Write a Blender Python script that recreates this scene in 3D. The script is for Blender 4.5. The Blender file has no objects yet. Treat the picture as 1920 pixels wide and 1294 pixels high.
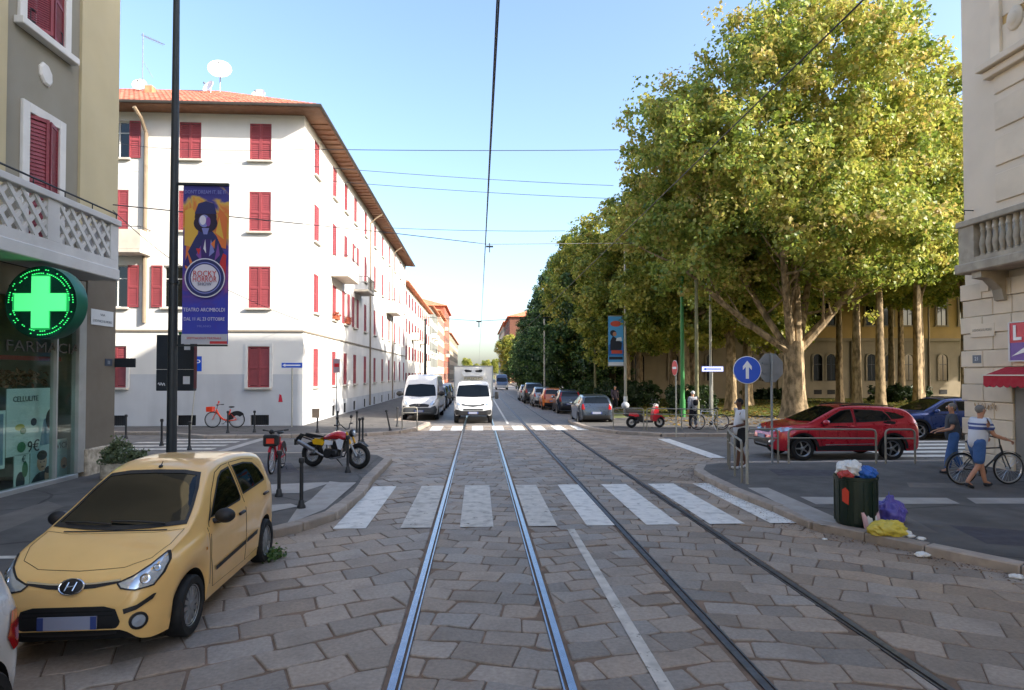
import bpy, bmesh, math, random
import numpy as np
from mathutils import Vector, Matrix, noise
from mathutils.bvhtree import BVHTree
from mathutils.geometry import delaunay_2d_cdt
random.seed(7); RNG = np.random.default_rng(7)
sc = bpy.context.scene
COL = sc.collection
rad = math.radians
# ------------------------------------------------------------------ camera
F, CX, HOR, CAMH, PITCH = 1180.0, 960.0, 702.0, 2.516, rad(1.2)
CY = HOR - F*math.tan(PITCH)
YAW = math.atan((960-897)/F)
cam_d = bpy.data.cameras.new('camera'); cam = bpy.data.objects.new('camera', cam_d); COL.objects.link(cam)
cam.location = (0, 0, CAMH); cam.rotation_euler = (rad(90)+PITCH, 0, -YAW)
cam_d.sensor_width = 36; cam_d.lens = 36*F/1920; cam_d.shift_y = (CY-647)/1920
cam_d.clip_start = .1; cam_d.clip_end = 3000
sc.camera = cam
RM = cam.rotation_euler.to_matrix()
# ------------------------------------------------------------------ light
SUN = Vector((1.9, -0.92, 1.08)).normalized()          # towards the sun
SUN_EL = math.asin(SUN.z); SUN_AZ = math.atan2(SUN.x, SUN.y)
w = bpy.data.worlds.new('World'); sc.world = w; w.use_nodes = True
nt = w.node_tree; nt.nodes.clear()
sky = nt.nodes.new('ShaderNodeTexSky'); sky.sky_type = 'NISHITA'; sky.sun_disc = False
sky.sun_elevation = SUN_EL; sky.sun_rotation = SUN_AZ; sky.air_density = 1.0; sky.dust_density = 2.6; sky.ozone_density = 2.2
bg = nt.nodes.new('ShaderNodeBackground'); bg.inputs[1].default_value = .14
wo = nt.nodes.new('ShaderNodeOutputWorld'); nt.links.new(sky.outputs[0], bg.inputs[0]); nt.links.new(bg.outputs[0], wo.inputs[0])
sl = bpy.data.lights.new('sun', 'SUN'); sl.energy = 3.2; sl.angle = rad(.53); sl.color = (1, .93, .82)
so = bpy.data.objects.new('sun', sl); COL.objects.link(so); so.rotation_euler = SUN.to_track_quat('Z', 'Y').to_euler(); so.location = (30, -20, 40)
sc.view_settings.view_transform = 'Standard'; sc.view_settings.look = 'None'; sc.view_settings.gamma = 1
sc.view_settings.use_curve_mapping = False; sc.view_settings.exposure = 1.7
sc.render.engine = 'CYCLES'
cy = sc.cycles; cy.max_bounces = 6; cy.diffuse_bounces = 3; cy.glossy_bounces = 3; cy.transmission_bounces = 4; cy.transparent_max_bounces = 8
cy.use_denoising = True; cy.caustics_reflective = False; cy.caustics_refractive = False; cy.sample_clamp_indirect = 6
# ------------------------------------------------------------------ pixel helpers (photo pixel -> place in the street)
def ray(px, py): return RM @ Vector(((px-CX)/F, (CY-py)/F, -1))
def G(px, py, z=0.0):
    d = ray(px, py); t = (z-CAMH)/d.z; return Vector((d.x*t, d.y*t, z))
def atY(px, py, Y): d = ray(px, py); t = Y/d.y; return Vector((d.x*t, Y, CAMH+d.z*t))
def atX(px, py, X): d = ray(px, py); t = X/d.x; return Vector((X, d.y*t, CAMH+d.z*t))
# ------------------------------------------------------------------ materials
MATS = {}
def srgb(h):
    h = h.lstrip('#'); c = [int(h[i:i+2], 16)/255 for i in (0, 2, 4)]
    return tuple(((v+.055)/1.055)**2.4 if v > .04045 else v/12.92 for v in c)
def mat(name, col, rough=.6, metal=0, var=.12, scale=3.0, bump=0, bscale=60, coat=0, spec=.5, emit=None, estr=0, col2=None, attr=None, dirt=0, dscale=.8, streak=False, orand=0):
    if name in MATS: return MATS[name]
    if isinstance(col, str): col = srgb(col)
    if isinstance(col2, str): col2 = srgb(col2)
    m = bpy.data.materials.new(name); m.use_nodes = True; N = m.node_tree.nodes; L = m.node_tree.links
    b = N['Principled BSDF']; b.inputs['Roughness'].default_value = rough; b.inputs['Metallic'].default_value = metal
    b.inputs['Specular IOR Level'].default_value = spec
    if coat: b.inputs['Coat Weight'].default_value = coat; b.inputs['Coat Roughness'].default_value = .06
    tc = N.new('ShaderNodeTexCoord')
    def nz(s, det=5, vec=None):
        n = N.new('ShaderNodeTexNoise'); n.inputs['Scale'].default_value = s; n.inputs['Detail'].default_value = det
        L.new(vec or tc.outputs['Object'], n.inputs['Vector']); return n.outputs[0]
    def mr(src, a, b_, c, d):
        r = N.new('ShaderNodeMapRange'); L.new(src, r.inputs[0])
        for i, v in enumerate((a, b_, c, d)): r.inputs[i+1].default_value = v
        return r.outputs[0]
    def mix(f, a, b_, mode='MIX'):
        x = N.new('ShaderNodeMix'); x.data_type = 'RGBA'; x.blend_type = mode
        if isinstance(f, (int, float)): x.inputs[0].default_value = f
        else: L.new(f, x.inputs[0])
        for s, v in ((6, a), (7, b_)):
            if isinstance(v, tuple): x.inputs[s].default_value = (*v[:3], 1)
            else: L.new(v, x.inputs[s])
        return x.outputs[2]
    c = col
    if var or col2 or attr or dirt or orand:
        lo = tuple(v*(1-var) for v in col); hi = tuple(min(1, v*(1+var)) for v in (col2 or col))
        c = mix(mr(nz(scale), .3, .7, 0, 1), lo, hi)
        if attr:
            a = N.new('ShaderNodeAttribute'); a.attribute_name = 'tone'
            c = mix(1.0, c, a.outputs[0], 'MULTIPLY')
        if orand:
            oi = N.new('ShaderNodeObjectInfo'); v = mr(oi.outputs['Random'], 0, 1, 1-orand, 1+orand)
            c = mix(1.0, c, v, 'MULTIPLY')
        if dirt:
            vec = None
            if streak:
                mp = N.new('ShaderNodeMapping'); mp.inputs['Scale'].default_value = (1, 1, .12); L.new(tc.outputs['Object'], mp.inputs[0]); vec = mp.outputs[0]
            f = mr(nz(dscale, 7, vec), .5, .75, 0, dirt)
            c = mix(f, c, tuple(v*.45 for v in col))
        L.new(c, b.inputs['Base Color'])
        rr = mr(nz(scale*2.7, 3), .3, .7, max(0, rough*.85), min(1, rough*1.15)); L.new(rr, b.inputs['Roughness'])
    else: b.inputs['Base Color'].default_value = (*col, 1)
    if bump:
        bp = N.new('ShaderNodeBump'); bp.inputs['Strength'].default_value = bump; bp.inputs['Distance'].default_value = .01
        L.new(nz(bscale, 6), bp.inputs['Height']); L.new(bp.outputs[0], b.inputs['Normal'])
    if emit:
        b.inputs['Emission Color'].default_value = (*(srgb(emit) if isinstance(emit, str) else emit), 1); b.inputs['Emission Strength'].default_value = estr
    MATS[name] = m; return m
# ------------------------------------------------------------------ mesh builder
class MB:
    def __init__(s): s.v = []; s.f = []; s.m = []; s.tone = []
    def add(s, vs, fs, mi=0, M=None):
        o = len(s.v)
        s.v += [tuple(M @ Vector(v)) for v in vs] if M else [tuple(v) for v in vs]
        s.f += [tuple(i+o for i in f) for f in fs]; s.m += [mi]*len(fs); return s
    def box(s, c, d, rz=0, mi=0, M=None, ch=0):
        x, y, z = (v/2 for v in d)
        if ch:
            vs = []; 
            for sx in (-1, 1):
                for sy in (-1, 1):
                    for sz in (-1, 1):
                        vs += [(sx*x, sy*(y-ch), sz*(z-ch)), (sx*(x-ch), sy*y, sz*(z-ch)), (sx*(x-ch), sy*(y-ch), sz*z)]
            bm = bmesh.new(); 
            for v in vs: bm.verts.new(v)
            bmesh.ops.convex_hull(bm, input=bm.verts[:]); bmesh.ops.dissolve_limit(bm, angle_limit=.02, verts=bm.verts[:], edges=bm.edges[:])
            bm.verts.index_update(); vs = [v.co.copy() for v in bm.verts]; fs = [[v.index for v in f.verts] for f in bm.faces]; bm.free()
        else:
            vs = [(-x,-y,-z),(x,-y,-z),(x,y,-z),(-x,y,-z),(-x,-y,z),(x,-y,z),(x,y,z),(-x,y,z)]
            fs = [(0,3,2,1),(4,5,6,7),(0,1,5,4),(1,2,6,5),(2,3,7,6),(3,0,4,7)]
        T = Matrix.Translation(c) @ Matrix.Rotation(rz, 4, 'Z')
        return s.add(vs, fs, mi, (M @ T) if M else T)
    def bx(s, x0, x1, y0, y1, z0, z1, mi=0, ch=0): return s.box(((x0+x1)/2, (y0+y1)/2, (z0+z1)/2), (abs(x1-x0), abs(y1-y0), abs(z1-z0)), 0, mi, None, ch)
    def cyl(s, a, b, r0, r1=None, n=10, mi=0, cap=True):
        r1 = r0 if r1 is None else r1
        a = Vector(a); b = Vector(b); q = (b-a).to_track_quat('Z', 'Y'); vs = []
        for p, r in ((a, r0), (b, r1)):
            for i in range(n):
                t = 2*math.pi*i/n; vs.append(p + q @ Vector((r*math.cos(t), r*math.sin(t), 0)))
        fs = [(i, (i+1) % n, n+(i+1) % n, n+i) for i in range(n)]
        if cap: fs += [tuple(range(n))[::-1], tuple(range(n, 2*n))]
        return s.add(vs, fs, mi)
    def tube(s, pts, r, n=8, mi=0, closed=False):
        pts = [Vector(p) for p in pts]; k = len(pts); rs = r if isinstance(r, (list, tuple)) else [r]*k; vs = []; fs = []
        up = None
        for i, p in enumerate(pts):
            if closed: d = pts[(i+1) % k]-pts[i-1]
            else: d = pts[min(i+1, k-1)]-pts[max(i-1, 0)]
            d.normalize()
            if up is None: up = d.orthogonal()
            up = (up - d*up.dot(d)).normalized() if (up - d*up.dot(d)).length > 1e-6 else d.orthogonal().normalized()
            e = d.cross(up)
            for j in range(n):
                t = 2*math.pi*j/n; vs.append(p + (up*math.cos(t)+e*math.sin(t))*rs[i])
        for i in range(k if closed else k-1):
            a = i*n; b = ((i+1) % k)*n
            fs += [(a+j, a+(j+1) % n, b+(j+1) % n, b+j) for j in range(n)]
        if not closed: fs += [tuple(range(n))[::-1], tuple(range((k-1)*n, k*n))]
        return s.add(vs, fs, mi)
    def lathe(s, prof, n=24, mi=0, M=None, closed=False):   # prof [(r, z)] about Z
        k = len(prof); vs = []; fs = []
        for r, z in prof:
            for j in range(n):
                t = 2*math.pi*j/n; vs.append((r*math.cos(t), r*math.sin(t), z))
        for i in range(k if closed else k-1):
            a = i*n; b = ((i+1) % k)*n
            fs += [(a+j, a+(j+1) % n, b+(j+1) % n, b+j) for j in range(n)]
        if not closed:
            if prof[0][0] > 1e-4: fs.append(tuple(range(n))[::-1])
            if prof[-1][0] > 1e-4: fs.append(tuple(range((k-1)*n, k*n)))
        return s.add(vs, fs, mi, M)
    def prism(s, poly, a, b, mi=0, axis='Z', M=None):       # poly 2-D, extruded along axis from a to b
        n = len(poly)
        def p3(p, h): return {'Z': (p[0], p[1], h), 'Y': (p[0], h, p[1]), 'X': (h, p[0], p[1])}[axis]
        vs = [p3(p, a) for p in poly]+[p3(p, b) for p in poly]
        fs = [tuple(range(n))[::-1], tuple(range(n, 2*n))]+[(i, (i+1) % n, n+(i+1) % n, n+i) for i in range(n)]
        return s.add(vs, fs, mi, M)
    def ball(s, c, r, n=12, k=8, mi=0, sc_=(1, 1, 1)):
        prof = [(max(1e-4, math.sin(math.pi*i/k)), -math.cos(math.pi*i/k)) for i in range(k+1)]
        M = Matrix.Translation(c) @ Matrix.Diagonal((r*sc_[0], r*sc_[1], r*sc_[2], 1))
        return s.lathe(prof, n, mi, M)
    def mesh(s, name, mats, smooth=False, auto=True):
        me = bpy.data.meshes.new(name); me.from_pydata(s.v, [], s.f)
        for m in (mats if isinstance(mats, (list, tuple)) else [mats]): me.materials.append(m)
        if any(s.m): me.polygons.foreach_set('material_index', s.m)
        bm = bmesh.new(); bm.from_mesh(me); bmesh.ops.recalc_face_normals(bm, faces=bm.faces[:])
        if smooth:
            for f in bm.faces: f.smooth = True
            for e in bm.edges:
                if len(e.link_faces) == 2 and e.calc_face_angle(0) > rad(38): e.smooth = False
        bm.to_mesh(me); bm.free(); me.update(); return me
    def build(s, name, mats, parent=None, smooth=False, loc=None, rz=0):
        return ob(name, s.mesh(name, mats, smooth), parent, loc, rz)
def ob(name, me, parent=None, loc=None, rz=0):
    o = bpy.data.objects.new(name, me); COL.objects.link(o)
    if parent: o.parent = parent
    if loc is not None: o.location = loc
    if rz: o.rotation_euler = (0, 0, rz)
    return o
def tag(o, label=None, cat=None, group=None, kind=None):
    if label: o['label'] = label
    if cat: o['category'] = cat
    if group: o['group'] = group
    if kind: o['kind'] = kind
    return o
def thing(name, label, cat, loc=(0, 0, 0), rz=0, group=None):
    o = ob(name, None, None, loc, rz); o.empty_display_size = .2; return tag(o, label, cat, group)
def kids(o): return [c for c in bpy.data.objects if c.parent == o]
def dup(o, loc=None, rz=None, label=None, group=None, parent=None, scale=None):
    c = o.copy(); COL.objects.link(c); c.parent = parent
    if loc is not None: c.location = loc
    if rz is not None: c.rotation_euler = (0, 0, rz)
    if scale is not None: c.scale = scale if isinstance(scale, tuple) else (scale,)*3
    if label: c['label'] = label
    if group: c['group'] = group
    for k in kids(o): dup(k, parent=c)
    return c
def lerp(tab, x):                                           # smooth table lookup, tab [(x, v)] with x ascending
    if x <= tab[0][0]: return tab[0][1]
    for i in range(len(tab)-1):
        x0, v0 = tab[i]; x1, v1 = tab[i+1]
        if x <= x1:
            t = (x-x0)/(x1-x0)
            def sl(j):
                if j <= 0 or j >= len(tab)-1: return None
                a = (tab[j][1]-tab[j-1][1])/(tab[j][0]-tab[j-1][0]); b = (tab[j+1][1]-tab[j][1])/(tab[j+1][0]-tab[j][0])
                return 0 if a*b <= 0 else 2*a*b/(a+b)
            d = (v1-v0)/(x1-x0); s0 = sl(i); s1 = sl(i+1); s0 = d if s0 is None else s0; s1 = d if s1 is None else s1
            h = x1-x0
            return v0*(1+2*t)*(1-t)**2 + v1*t*t*(3-2*t) + h*s0*t*(1-t)**2 - h*s1*t*t*(1-t)
    return tab[-1][1]
def text_obj(body, size, m, parent, loc, rot, extrude=.004, width=None, name='lettering', align='CENTER', bold=0):
    cu = bpy.data.curves.new(name, 'FONT'); cu.body = body; cu.size = size; cu.extrude = extrude; cu.align_x = align; cu.align_y = 'CENTER'; cu.offset = bold
    cu.resolution_u = 2
    t = bpy.data.objects.new(name, cu); COL.objects.link(t)
    bpy.context.view_layer.update()
    me = bpy.data.meshes.new_from_object(t.evaluated_get(bpy.context.evaluated_depsgraph_get()))
    bpy.data.objects.remove(t); bpy.data.curves.remove(cu)
    if width:
        xs = [v.co.x for v in me.vertices]; k = width/max(1e-6, max(xs)-min(xs))
        for v in me.vertices: v.co.x *= k
    me.materials.clear(); me.materials.append(m)
    o = ob(name, me, parent, loc); o.rotation_euler = rot; return o
# ================================================================== materials of the place
m_dirt = mat('joint_dirt', '#776353', .95, var=.3, scale=4, bump=.6, bscale=90)
m_stone = mat('paving_granite', '#968b80', .62, var=.16, scale=26, bump=.55, bscale=120, attr=True, dirt=.45, dscale=2.2, spec=.35)
m_asph = mat('asphalt', '#5c5956', .9, var=.2, scale=1.3, bump=.6, bscale=160, dirt=.45, dscale=.7)
m_asph2 = mat('road_asphalt', '#6d6a67', .85, var=.16, scale=1.2, bump=.4, bscale=160, dirt=.3, dscale=.35)
m_kerb = mat('kerb_granite', '#9c9084', .8, var=.18, scale=6, bump=.4, bscale=90, dirt=.5, dscale=1.5, orand=.14)
m_slab = mat('pale_stone', '#a29d97', .8, var=.12, scale=4, bump=.3, bscale=90, dirt=.4, dscale=1.2, orand=.06)
m_paint = mat('road_paint', '#dcd9d2', .75, var=.08, scale=6, bump=.4, bscale=110, dirt=.75, dscale=4.5)
m_paint2 = mat('worn_road_paint', '#c6c1b8', .8, var=.12, scale=6, bump=.4, bscale=110, dirt=.8, dscale=4)
m_rail = mat('rail_steel', '#8d95a3', .24, metal=1, var=.12, scale=8)
m_rail2 = mat('dull_rail_steel', '#74747a', .46, metal=1, var=.2, scale=8)
m_groove = mat('rail_groove', '#4a4039', .9)
m_leaf_ground = mat('park_ground', '#6d5b3c', .95, var=.35, scale=1.5, col2='#64703a', bump=.5, bscale=40)
def cracked(m):
    N = m.node_tree.nodes; L = m.node_tree.links; b = N['Principled BSDF']; src = b.inputs['Base Color'].links[0].from_socket
    tc = N.new('ShaderNodeTexCoord'); nz = N.new('ShaderNodeTexNoise'); nz.inputs['Scale'].default_value = 1.6; nz.inputs['Detail'].default_value = 6; L.new(tc.outputs['Object'], nz.inputs[0])
    v = N.new('ShaderNodeMix'); v.data_type = 'RGBA'; v.inputs[0].default_value = .12; L.new(tc.outputs['Object'], v.inputs[6]); L.new(nz.outputs[1], v.inputs[7])
    vo = N.new('ShaderNodeTexVoronoi'); vo.feature = 'DISTANCE_TO_EDGE'; vo.inputs['Scale'].default_value = .42; L.new(v.outputs[2], vo.inputs[0])
    r = N.new('ShaderNodeMapRange'); L.new(vo.outputs[0], r.inputs[0]); r.inputs[1].default_value = .004; r.inputs[2].default_value = .014; r.inputs[3].default_value = .5; r.inputs[4].default_value = 1
    n2 = N.new('ShaderNodeTexNoise'); n2.inputs['Scale'].default_value = .35; L.new(tc.outputs['Object'], n2.inputs[0]); r2 = N.new('ShaderNodeMapRange'); L.new(n2.outputs[0], r2.inputs[0]); r2.inputs[1].default_value = .42; r2.inputs[2].default_value = .55
    mx = N.new('ShaderNodeMath'); mx.operation = 'MAXIMUM'; L.new(r.outputs[0], mx.inputs[0]); L.new(r2.outputs[0], mx.inputs[1])
    x = N.new('ShaderNodeMix'); x.data_type = 'RGBA'; x.blend_type = 'MULTIPLY'; x.inputs[0].default_value = 1; L.new(src, x.inputs[6]); L.new(mx.outputs[0], x.inputs[7]); L.new(x.outputs[2], b.inputs['Base Color'])
cracked(m_asph); cracked(m_asph2)
# worn paint lets stone show: transparent holes
def worn(m, thr):
    N = m.node_tree.nodes; L = m.node_tree.links; b = N['Principled BSDF']
    tc = N.new('ShaderNodeTexCoord'); n1 = N.new('ShaderNodeTexNoise'); n1.inputs['Scale'].default_value = 7; n1.inputs['Detail'].default_value = 9; n1.inputs['Roughness'].default_value = .7
    L.new(tc.outputs['Object'], n1.inputs['Vector']); r = N.new('ShaderNodeMapRange'); L.new(n1.outputs[0], r.inputs[0])
    r.inputs[1].default_value = thr; r.inputs[2].default_value = thr+.06; r.inputs[3].default_value = 0; r.inputs[4].default_value = 1; L.new(r.outputs[0], b.inputs['Alpha'])
worn(m_paint, .31); worn(m_paint2, .34)
def struct(name, mb, m, parent=None, smooth=False):
    o = mb.build(name, m, parent, smooth); return tag(o, kind='structure')
# ================================================================== ground and road
g = MB(); g.add([(-900, -60, -.09), (900, -60, -.09), (900, 1500, -.09), (-900, 1500, -.09)], [(0, 1, 2, 3)]); struct('ground', g, m_leaf_ground)
rd = MB(); rd.add([(-5.2, -10, -.014), (8, -10, -.014), (8, 31.2, -.014), (-5.2, 31.2, -.014)], [(0, 1, 2, 3)]); road = struct('roadway', rd, m_dirt)
# far street: setts too far off to tell apart
def sett_mat():
    m = mat('far_setts', '#7d7874', .6, var=.15, scale=2, dirt=.3, dscale=.3); N = m.node_tree.nodes; L = m.node_tree.links; b = N['Principled BSDF']
    tc = N.new('ShaderNodeTexCoord'); br = N.new('ShaderNodeTexBrick'); br.inputs['Scale'].default_value = 1; br.inputs['Mortar Size'].default_value = .02
    br.inputs['Brick Width'].default_value = .6; br.inputs['Row Height'].default_value = .38; L.new(tc.outputs['Object'], br.inputs['Vector'])
    bp = N.new('ShaderNodeBump'); bp.invert = True; bp.inputs['Distance'].default_value = .02; bp.inputs['Strength'].default_value = .6
    L.new(br.outputs['Fac'], bp.inputs['Height']); L.new(bp.outputs[0], b.inputs['Normal']); return m
fr = MB(); fr.add([(-4.6, 31.2, -.012), (8.2, 31.2, -.012), (8.6, 420, -.012), (-5.6, 420, -.012)], [(0, 1, 2, 3)]); fstreet = struct('far_street', fr, sett_mat())
ss = MB(); ss.add([(7.3, 16, -.008), (120, 16, -.008), (120, 26.4, -.008), (7.3, 26.4, -.008)], [(0, 1, 2, 3)]); rside = struct('side_street', ss, m_asph2)
ss = MB(); ss.add([(-90, 17, -.008), (-4.9, 17, -.008), (-4.9, 31, -.008), (-90, 31, -.008)], [(0, 1, 2, 3)]); lside = struct('side_street', ss, m_asph2)
# ---- granite slabs
def clip(poly, ax, lim, keep):                              # Sutherland-Hodgman against x/y = lim
    out = []
    for i, p in enumerate(poly):
        q = poly[(i+1) % len(poly)]; a = (p[ax]-lim)*keep; b = (q[ax]-lim)*keep
        if a >= 0: out.append(p)
        if a*b < 0: t = a/(a-b); out.append((p[0]+(q[0]-p[0])*t, p[1]+(q[1]-p[1])*t))
    return out
def parea(p): return abs(sum(p[i][0]*p[(i+1) % len(p)][1]-p[(i+1) % len(p)][0]*p[i][1] for i in range(len(p))))/2
def shrink(poly, d):
    n = len(poly); out = []
    cx = sum(p[0] for p in poly)/n; cy_ = sum(p[1] for p in poly)/n
    for i in range(n):
        p0, p1, p2 = (Vector(poly[j % n]) for j in (i-1, i, i+1))
        a = (p1-p0).normalized(); b = (p2-p1).normalized(); na = Vector((-a.y, a.x)); nb = Vector((-b.y, b.x)); k = na+nb
        k = k/max(.35, (1+na.dot(nb)))
        out.append(tuple(p1+k*d))
    return out
def ccw(p): return p if sum(p[i][0]*p[(i+1) % len(p)][1]-p[(i+1) % len(p)][0]*p[i][1] for i in range(len(p))) > 0 else p[::-1]
stones = []
def zone(x0, x1, y0, y1, ang, lw, lh, jit=.085):
    c, s = math.cos(ang), math.sin(ang); R = 46; r0 = -R; row = 0
    def off(i, j): rr = random.Random(i*7919+j*104729+int(x0*1000)); return (rr.uniform(-jit, jit), rr.uniform(-jit, jit))
    nrow = int(2*R/lh)
    for j in range(nrow):
        yy = -R+j*lh; rr = random.Random(j*31+int(x0*77)); sh = (.5 if j % 2 else 0)*lw + rr.uniform(-.12, .12)*lw
        # quick reject by row
        for i in range(int(2*R/lw)):
            xx = -R+i*lw+sh
            cxw = (xx+lw/2)*c-(yy+lh/2)*s; cyw = (xx+lw/2)*s+(yy+lh/2)*c+18
            if not (x0-1 < cxw < x1+1 and y0-1 < cyw < y1+1): continue
            jx0 = random.Random(i*13+j*977+5).uniform(-.1, .1)*lw; jx1 = random.Random((i+1)*13+j*977+5).uniform(-.1, .1)*lw
            q = [(xx+jx0, yy), (xx+lw*.5, yy), (xx+lw+jx1, yy), (xx+lw+jx1, yy+lh), (xx+lw*.5, yy+lh), (xx+jx0, yy+lh)]
            pts = []
            for k, (a, b) in enumerate(q):
                o = off(round(a/lw*8), round(b/lh)*17+j*(0 if k < 0 else 0)); a2, b2 = a+o[0]*.5, b+o[1]*.55
                pts.append((a2*c-b2*s, a2*s+b2*c+18))
            for ax, lim, kp in ((0, x0, 1), (0, x1, -1), (1, y0, 1), (1, y1, -1)):
                if len(pts) > 2: pts = clip(pts, ax, lim, kp)
            if len(pts) < 3 or parea(pts) < .025: continue
            pts = ccw(pts)
            stones.append(pts)
ZL = [(-4.95, -.765, 3.2, 31.2, rad(27), .54, .41), (-.625, .685, 3.2, 31.2, rad(-14), .49, .35), (.825, 2.245, 3.2, 31.2, rad(13), .48, .34),
      (2.385, 3.695, 3.2, 31.2, rad(-12), .50, .35), (3.835, 7.35, 3.2, 31.2, rad(-30), .54, .4)]
for z in ZL: zone(*z)
def stone_mesh(mb, poly, rr):
    gap = rr.uniform(.004, .013); p = shrink(poly, gap)
    if parea(p) < .015: return
    # worn corners
    q = []
    n = len(p)
    for i in range(n):
        a, b, c = Vector(p[i-1]), Vector(p[i]), Vector(p[(i+1) % n])
        la, lc = (a-b).length, (c-b).length; k = rr.uniform(.01, .032)
        ang = (a-b).angle(c-b, 0)
        if ang < 2.6 and la > .12 and lc > .12: q += [tuple(b+(a-b)/la*k), tuple(b+(c-b)/lc*k)]
        else: q.append(tuple(b))
    n = len(q); h = rr.uniform(-.008, .004); tx, ty = rr.uniform(-.018, .018), rr.uniform(-.018, .018)
    cx = sum(v[0] for v in q)/n; cy_ = sum(v[1] for v in q)/n
    t = shrink(q, .009)
    if parea(t) < .4*parea(q): t = [(cx+(v[0]-cx)*.85, cy_+(v[1]-cy_)*.85) for v in q]
    Z = lambda v, d: min(.0055, h+(v[0]-cx)*tx+(v[1]-cy_)*ty)-d
    vs = [(v[0], v[1], -.07) for v in q]+[(v[0], v[1], Z(v, .007)) for v in q]+[(v[0], v[1], Z(v, 0)) for v in t]+[(cx, cy_, min(.0055, h+.003))]
    fs = [(i, (i+1) % n, n+(i+1) % n, n+i) for i in range(n)]+[(n+i, n+(i+1) % n, 2*n+(i+1) % n, 2*n+i) for i in range(n)]+[(2*n+i, 2*n+(i+1) % n, 3*n) for i in range(n)]
    base = rr.choice([.84, .92, 1, 1.0, 1.08, .78, 1.14]); warm = rr.uniform(-.06, .07)
    side = max(0, min(1, (abs(cx-.8)-1.6)/3)); warm += .07*side-.015
    tone = (base*(1+warm), base*1.0, base*(1-warm*1.1)); mb.tone += [tone]*len(vs); mb.add(vs, fs)
def tone_mesh(mb, name, m, smooth=False):
    me = mb.mesh(name, m, smooth); a = me.color_attributes.new('tone', 'FLOAT_COLOR', 'POINT')
    a.data.foreach_set('color', np.array([(*t, 1) for t in mb.tone], dtype=np.float32).ravel()); return me
def seen(p):
    cx = sum(v[0] for v in p)/len(p); cy_ = sum(v[1] for v in p)/len(p)
    px = 960+F*(cx*math.cos(YAW)-cy_*math.sin(YAW))/(cy_*math.cos(YAW)+cx*math.sin(YAW)); py = HOR+F*CAMH/max(.1, cy_*math.cos(YAW)+cx*math.sin(YAW))
    vis = -20 < px < 1940 and py < 1310 and not (cx < -2.75 and cy_ < 18.4 and cy_ > 9.8 and cx < -2.7) and not (-4.4 < cx < -2.95 and 5.3 < cy_ < 9.4)
    return (0 if vis else 1, cy_)
stones.sort(key=seen)
rest = MB()
for i, p in enumerate(stones):
    rr = random.Random(i*17+3)
    if i < 300:
        mb = MB(); stone_mesh(mb, p, rr)
        if mb.v: ob('paving_stone', tone_mesh(mb, 'paving_stone', m_stone), road)
    else: stone_mesh(rest, p, rr)
tag(ob('paving_stones_beyond', tone_mesh(rest, 'paving_stones_beyond', m_stone), road), kind='stuff')
# ---- tram rails: running head, groove, guard lip
for x, m in ((-.695, m_rail), (.755, m_rail), (2.315, m_rail2), (3.765, m_rail2)):
    mb = MB(); y0, y1 = 2.5, 330; s = 1 if x in (-.695, 2.315) else -1
    mb.bx(x-.03, x+.034, y0, y1, -.06, .006, 0, 0)
    mb.bx(x+s*.0345, x+s*.058, y0, y1, -.06, -.02, 1)
    mb.bx(x+s*.0585, x+s*.074, y0, y1, -.06, .003, 0)
    mb.build('tram_rail', [m, m_groove], road)
# rail seam dirt either side is the roadway bed itself
# ---- painted markings
def patch(name, pts, m, z, parent, sub=1):
    mb = MB(); mb.add([(p[0], p[1], z) for p in pts], [tuple(range(len(pts)))]); return mb.build(name, m, parent)
def rect(name, x0, x1, y0, y1, m, z, parent): return patch(name, [(x0, y0), (x1, y0), (x1, y1), (x0, y1)], m, z, parent)
for x0, wd in ((-2.36, .53), (-1.27, .5), (-.3, .55), (.83, .48), (1.8, .52), (2.8, .57), (3.88, .6), (4.92, .6)):
    y0, y1 = 10.42, 14.3
    # rails stay bare: paint cut where a rail head runs
    segs = [(x0, x0+wd)]
    for r in (-.68, .74, 2.33, 3.75):
        ns = []
        for a, b in segs:
            if a < r+.06 and b > r-.06:
                if r-.06-a > .03: ns.append((a, r-.06))
                if b-(r+.06) > .03: ns.append((r+.06, b))
            else: ns.append((a, b))
        segs = ns
    mb = MB()
    for a, b in segs: mb.add([(a, y0, .0085), (b, y0, .0085), (b, y1, .0085), (a, y1, .0085)], [(0, 1, 2, 3)])
    mb.build('crossing_stripe', m_paint2 if wd < .51 or x0 == -.3 else m_paint, road)
for i in range(9):
    x0 = -2.2+i*.95
    rect('crossing_stripe', x0, x0+.52, 28.1, 30.7, m_paint, .0085, road)
rect('centre_line', 1.44, 1.56, 3.3, 10.2, m_paint2, .009, road); rect('centre_line', 1.44, 1.56, 32, 90, m_paint, .004, road)
rect('stop_line', 6.95, 7.42, 18.6, 24.2, m_paint, .0095, road)
for i in range(5): rect('crossing_stripe', 12.4+.3*i, 18, 18.5+i*1.0, 19.0+i*1.0, m_paint, .004, rside)
for y, x0, x1 in ((21.6, -13, -8.9), (22.6, -13, -8.9), (23.7, -12.6, -8.9), (24.7, -12, -8.9)): rect('crossing_stripe', x0, x1, y, y+.45, m_paint2, .004, lside)
rect('stone_gutter', -8.55, -8.2, 18.9, 29.6, m_slab, .006, lside)
rect('parking_line', -8.3, -6.0, 8.55, 8.68, m_paint2, .128, None)['kind'] = 'structure'
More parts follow.
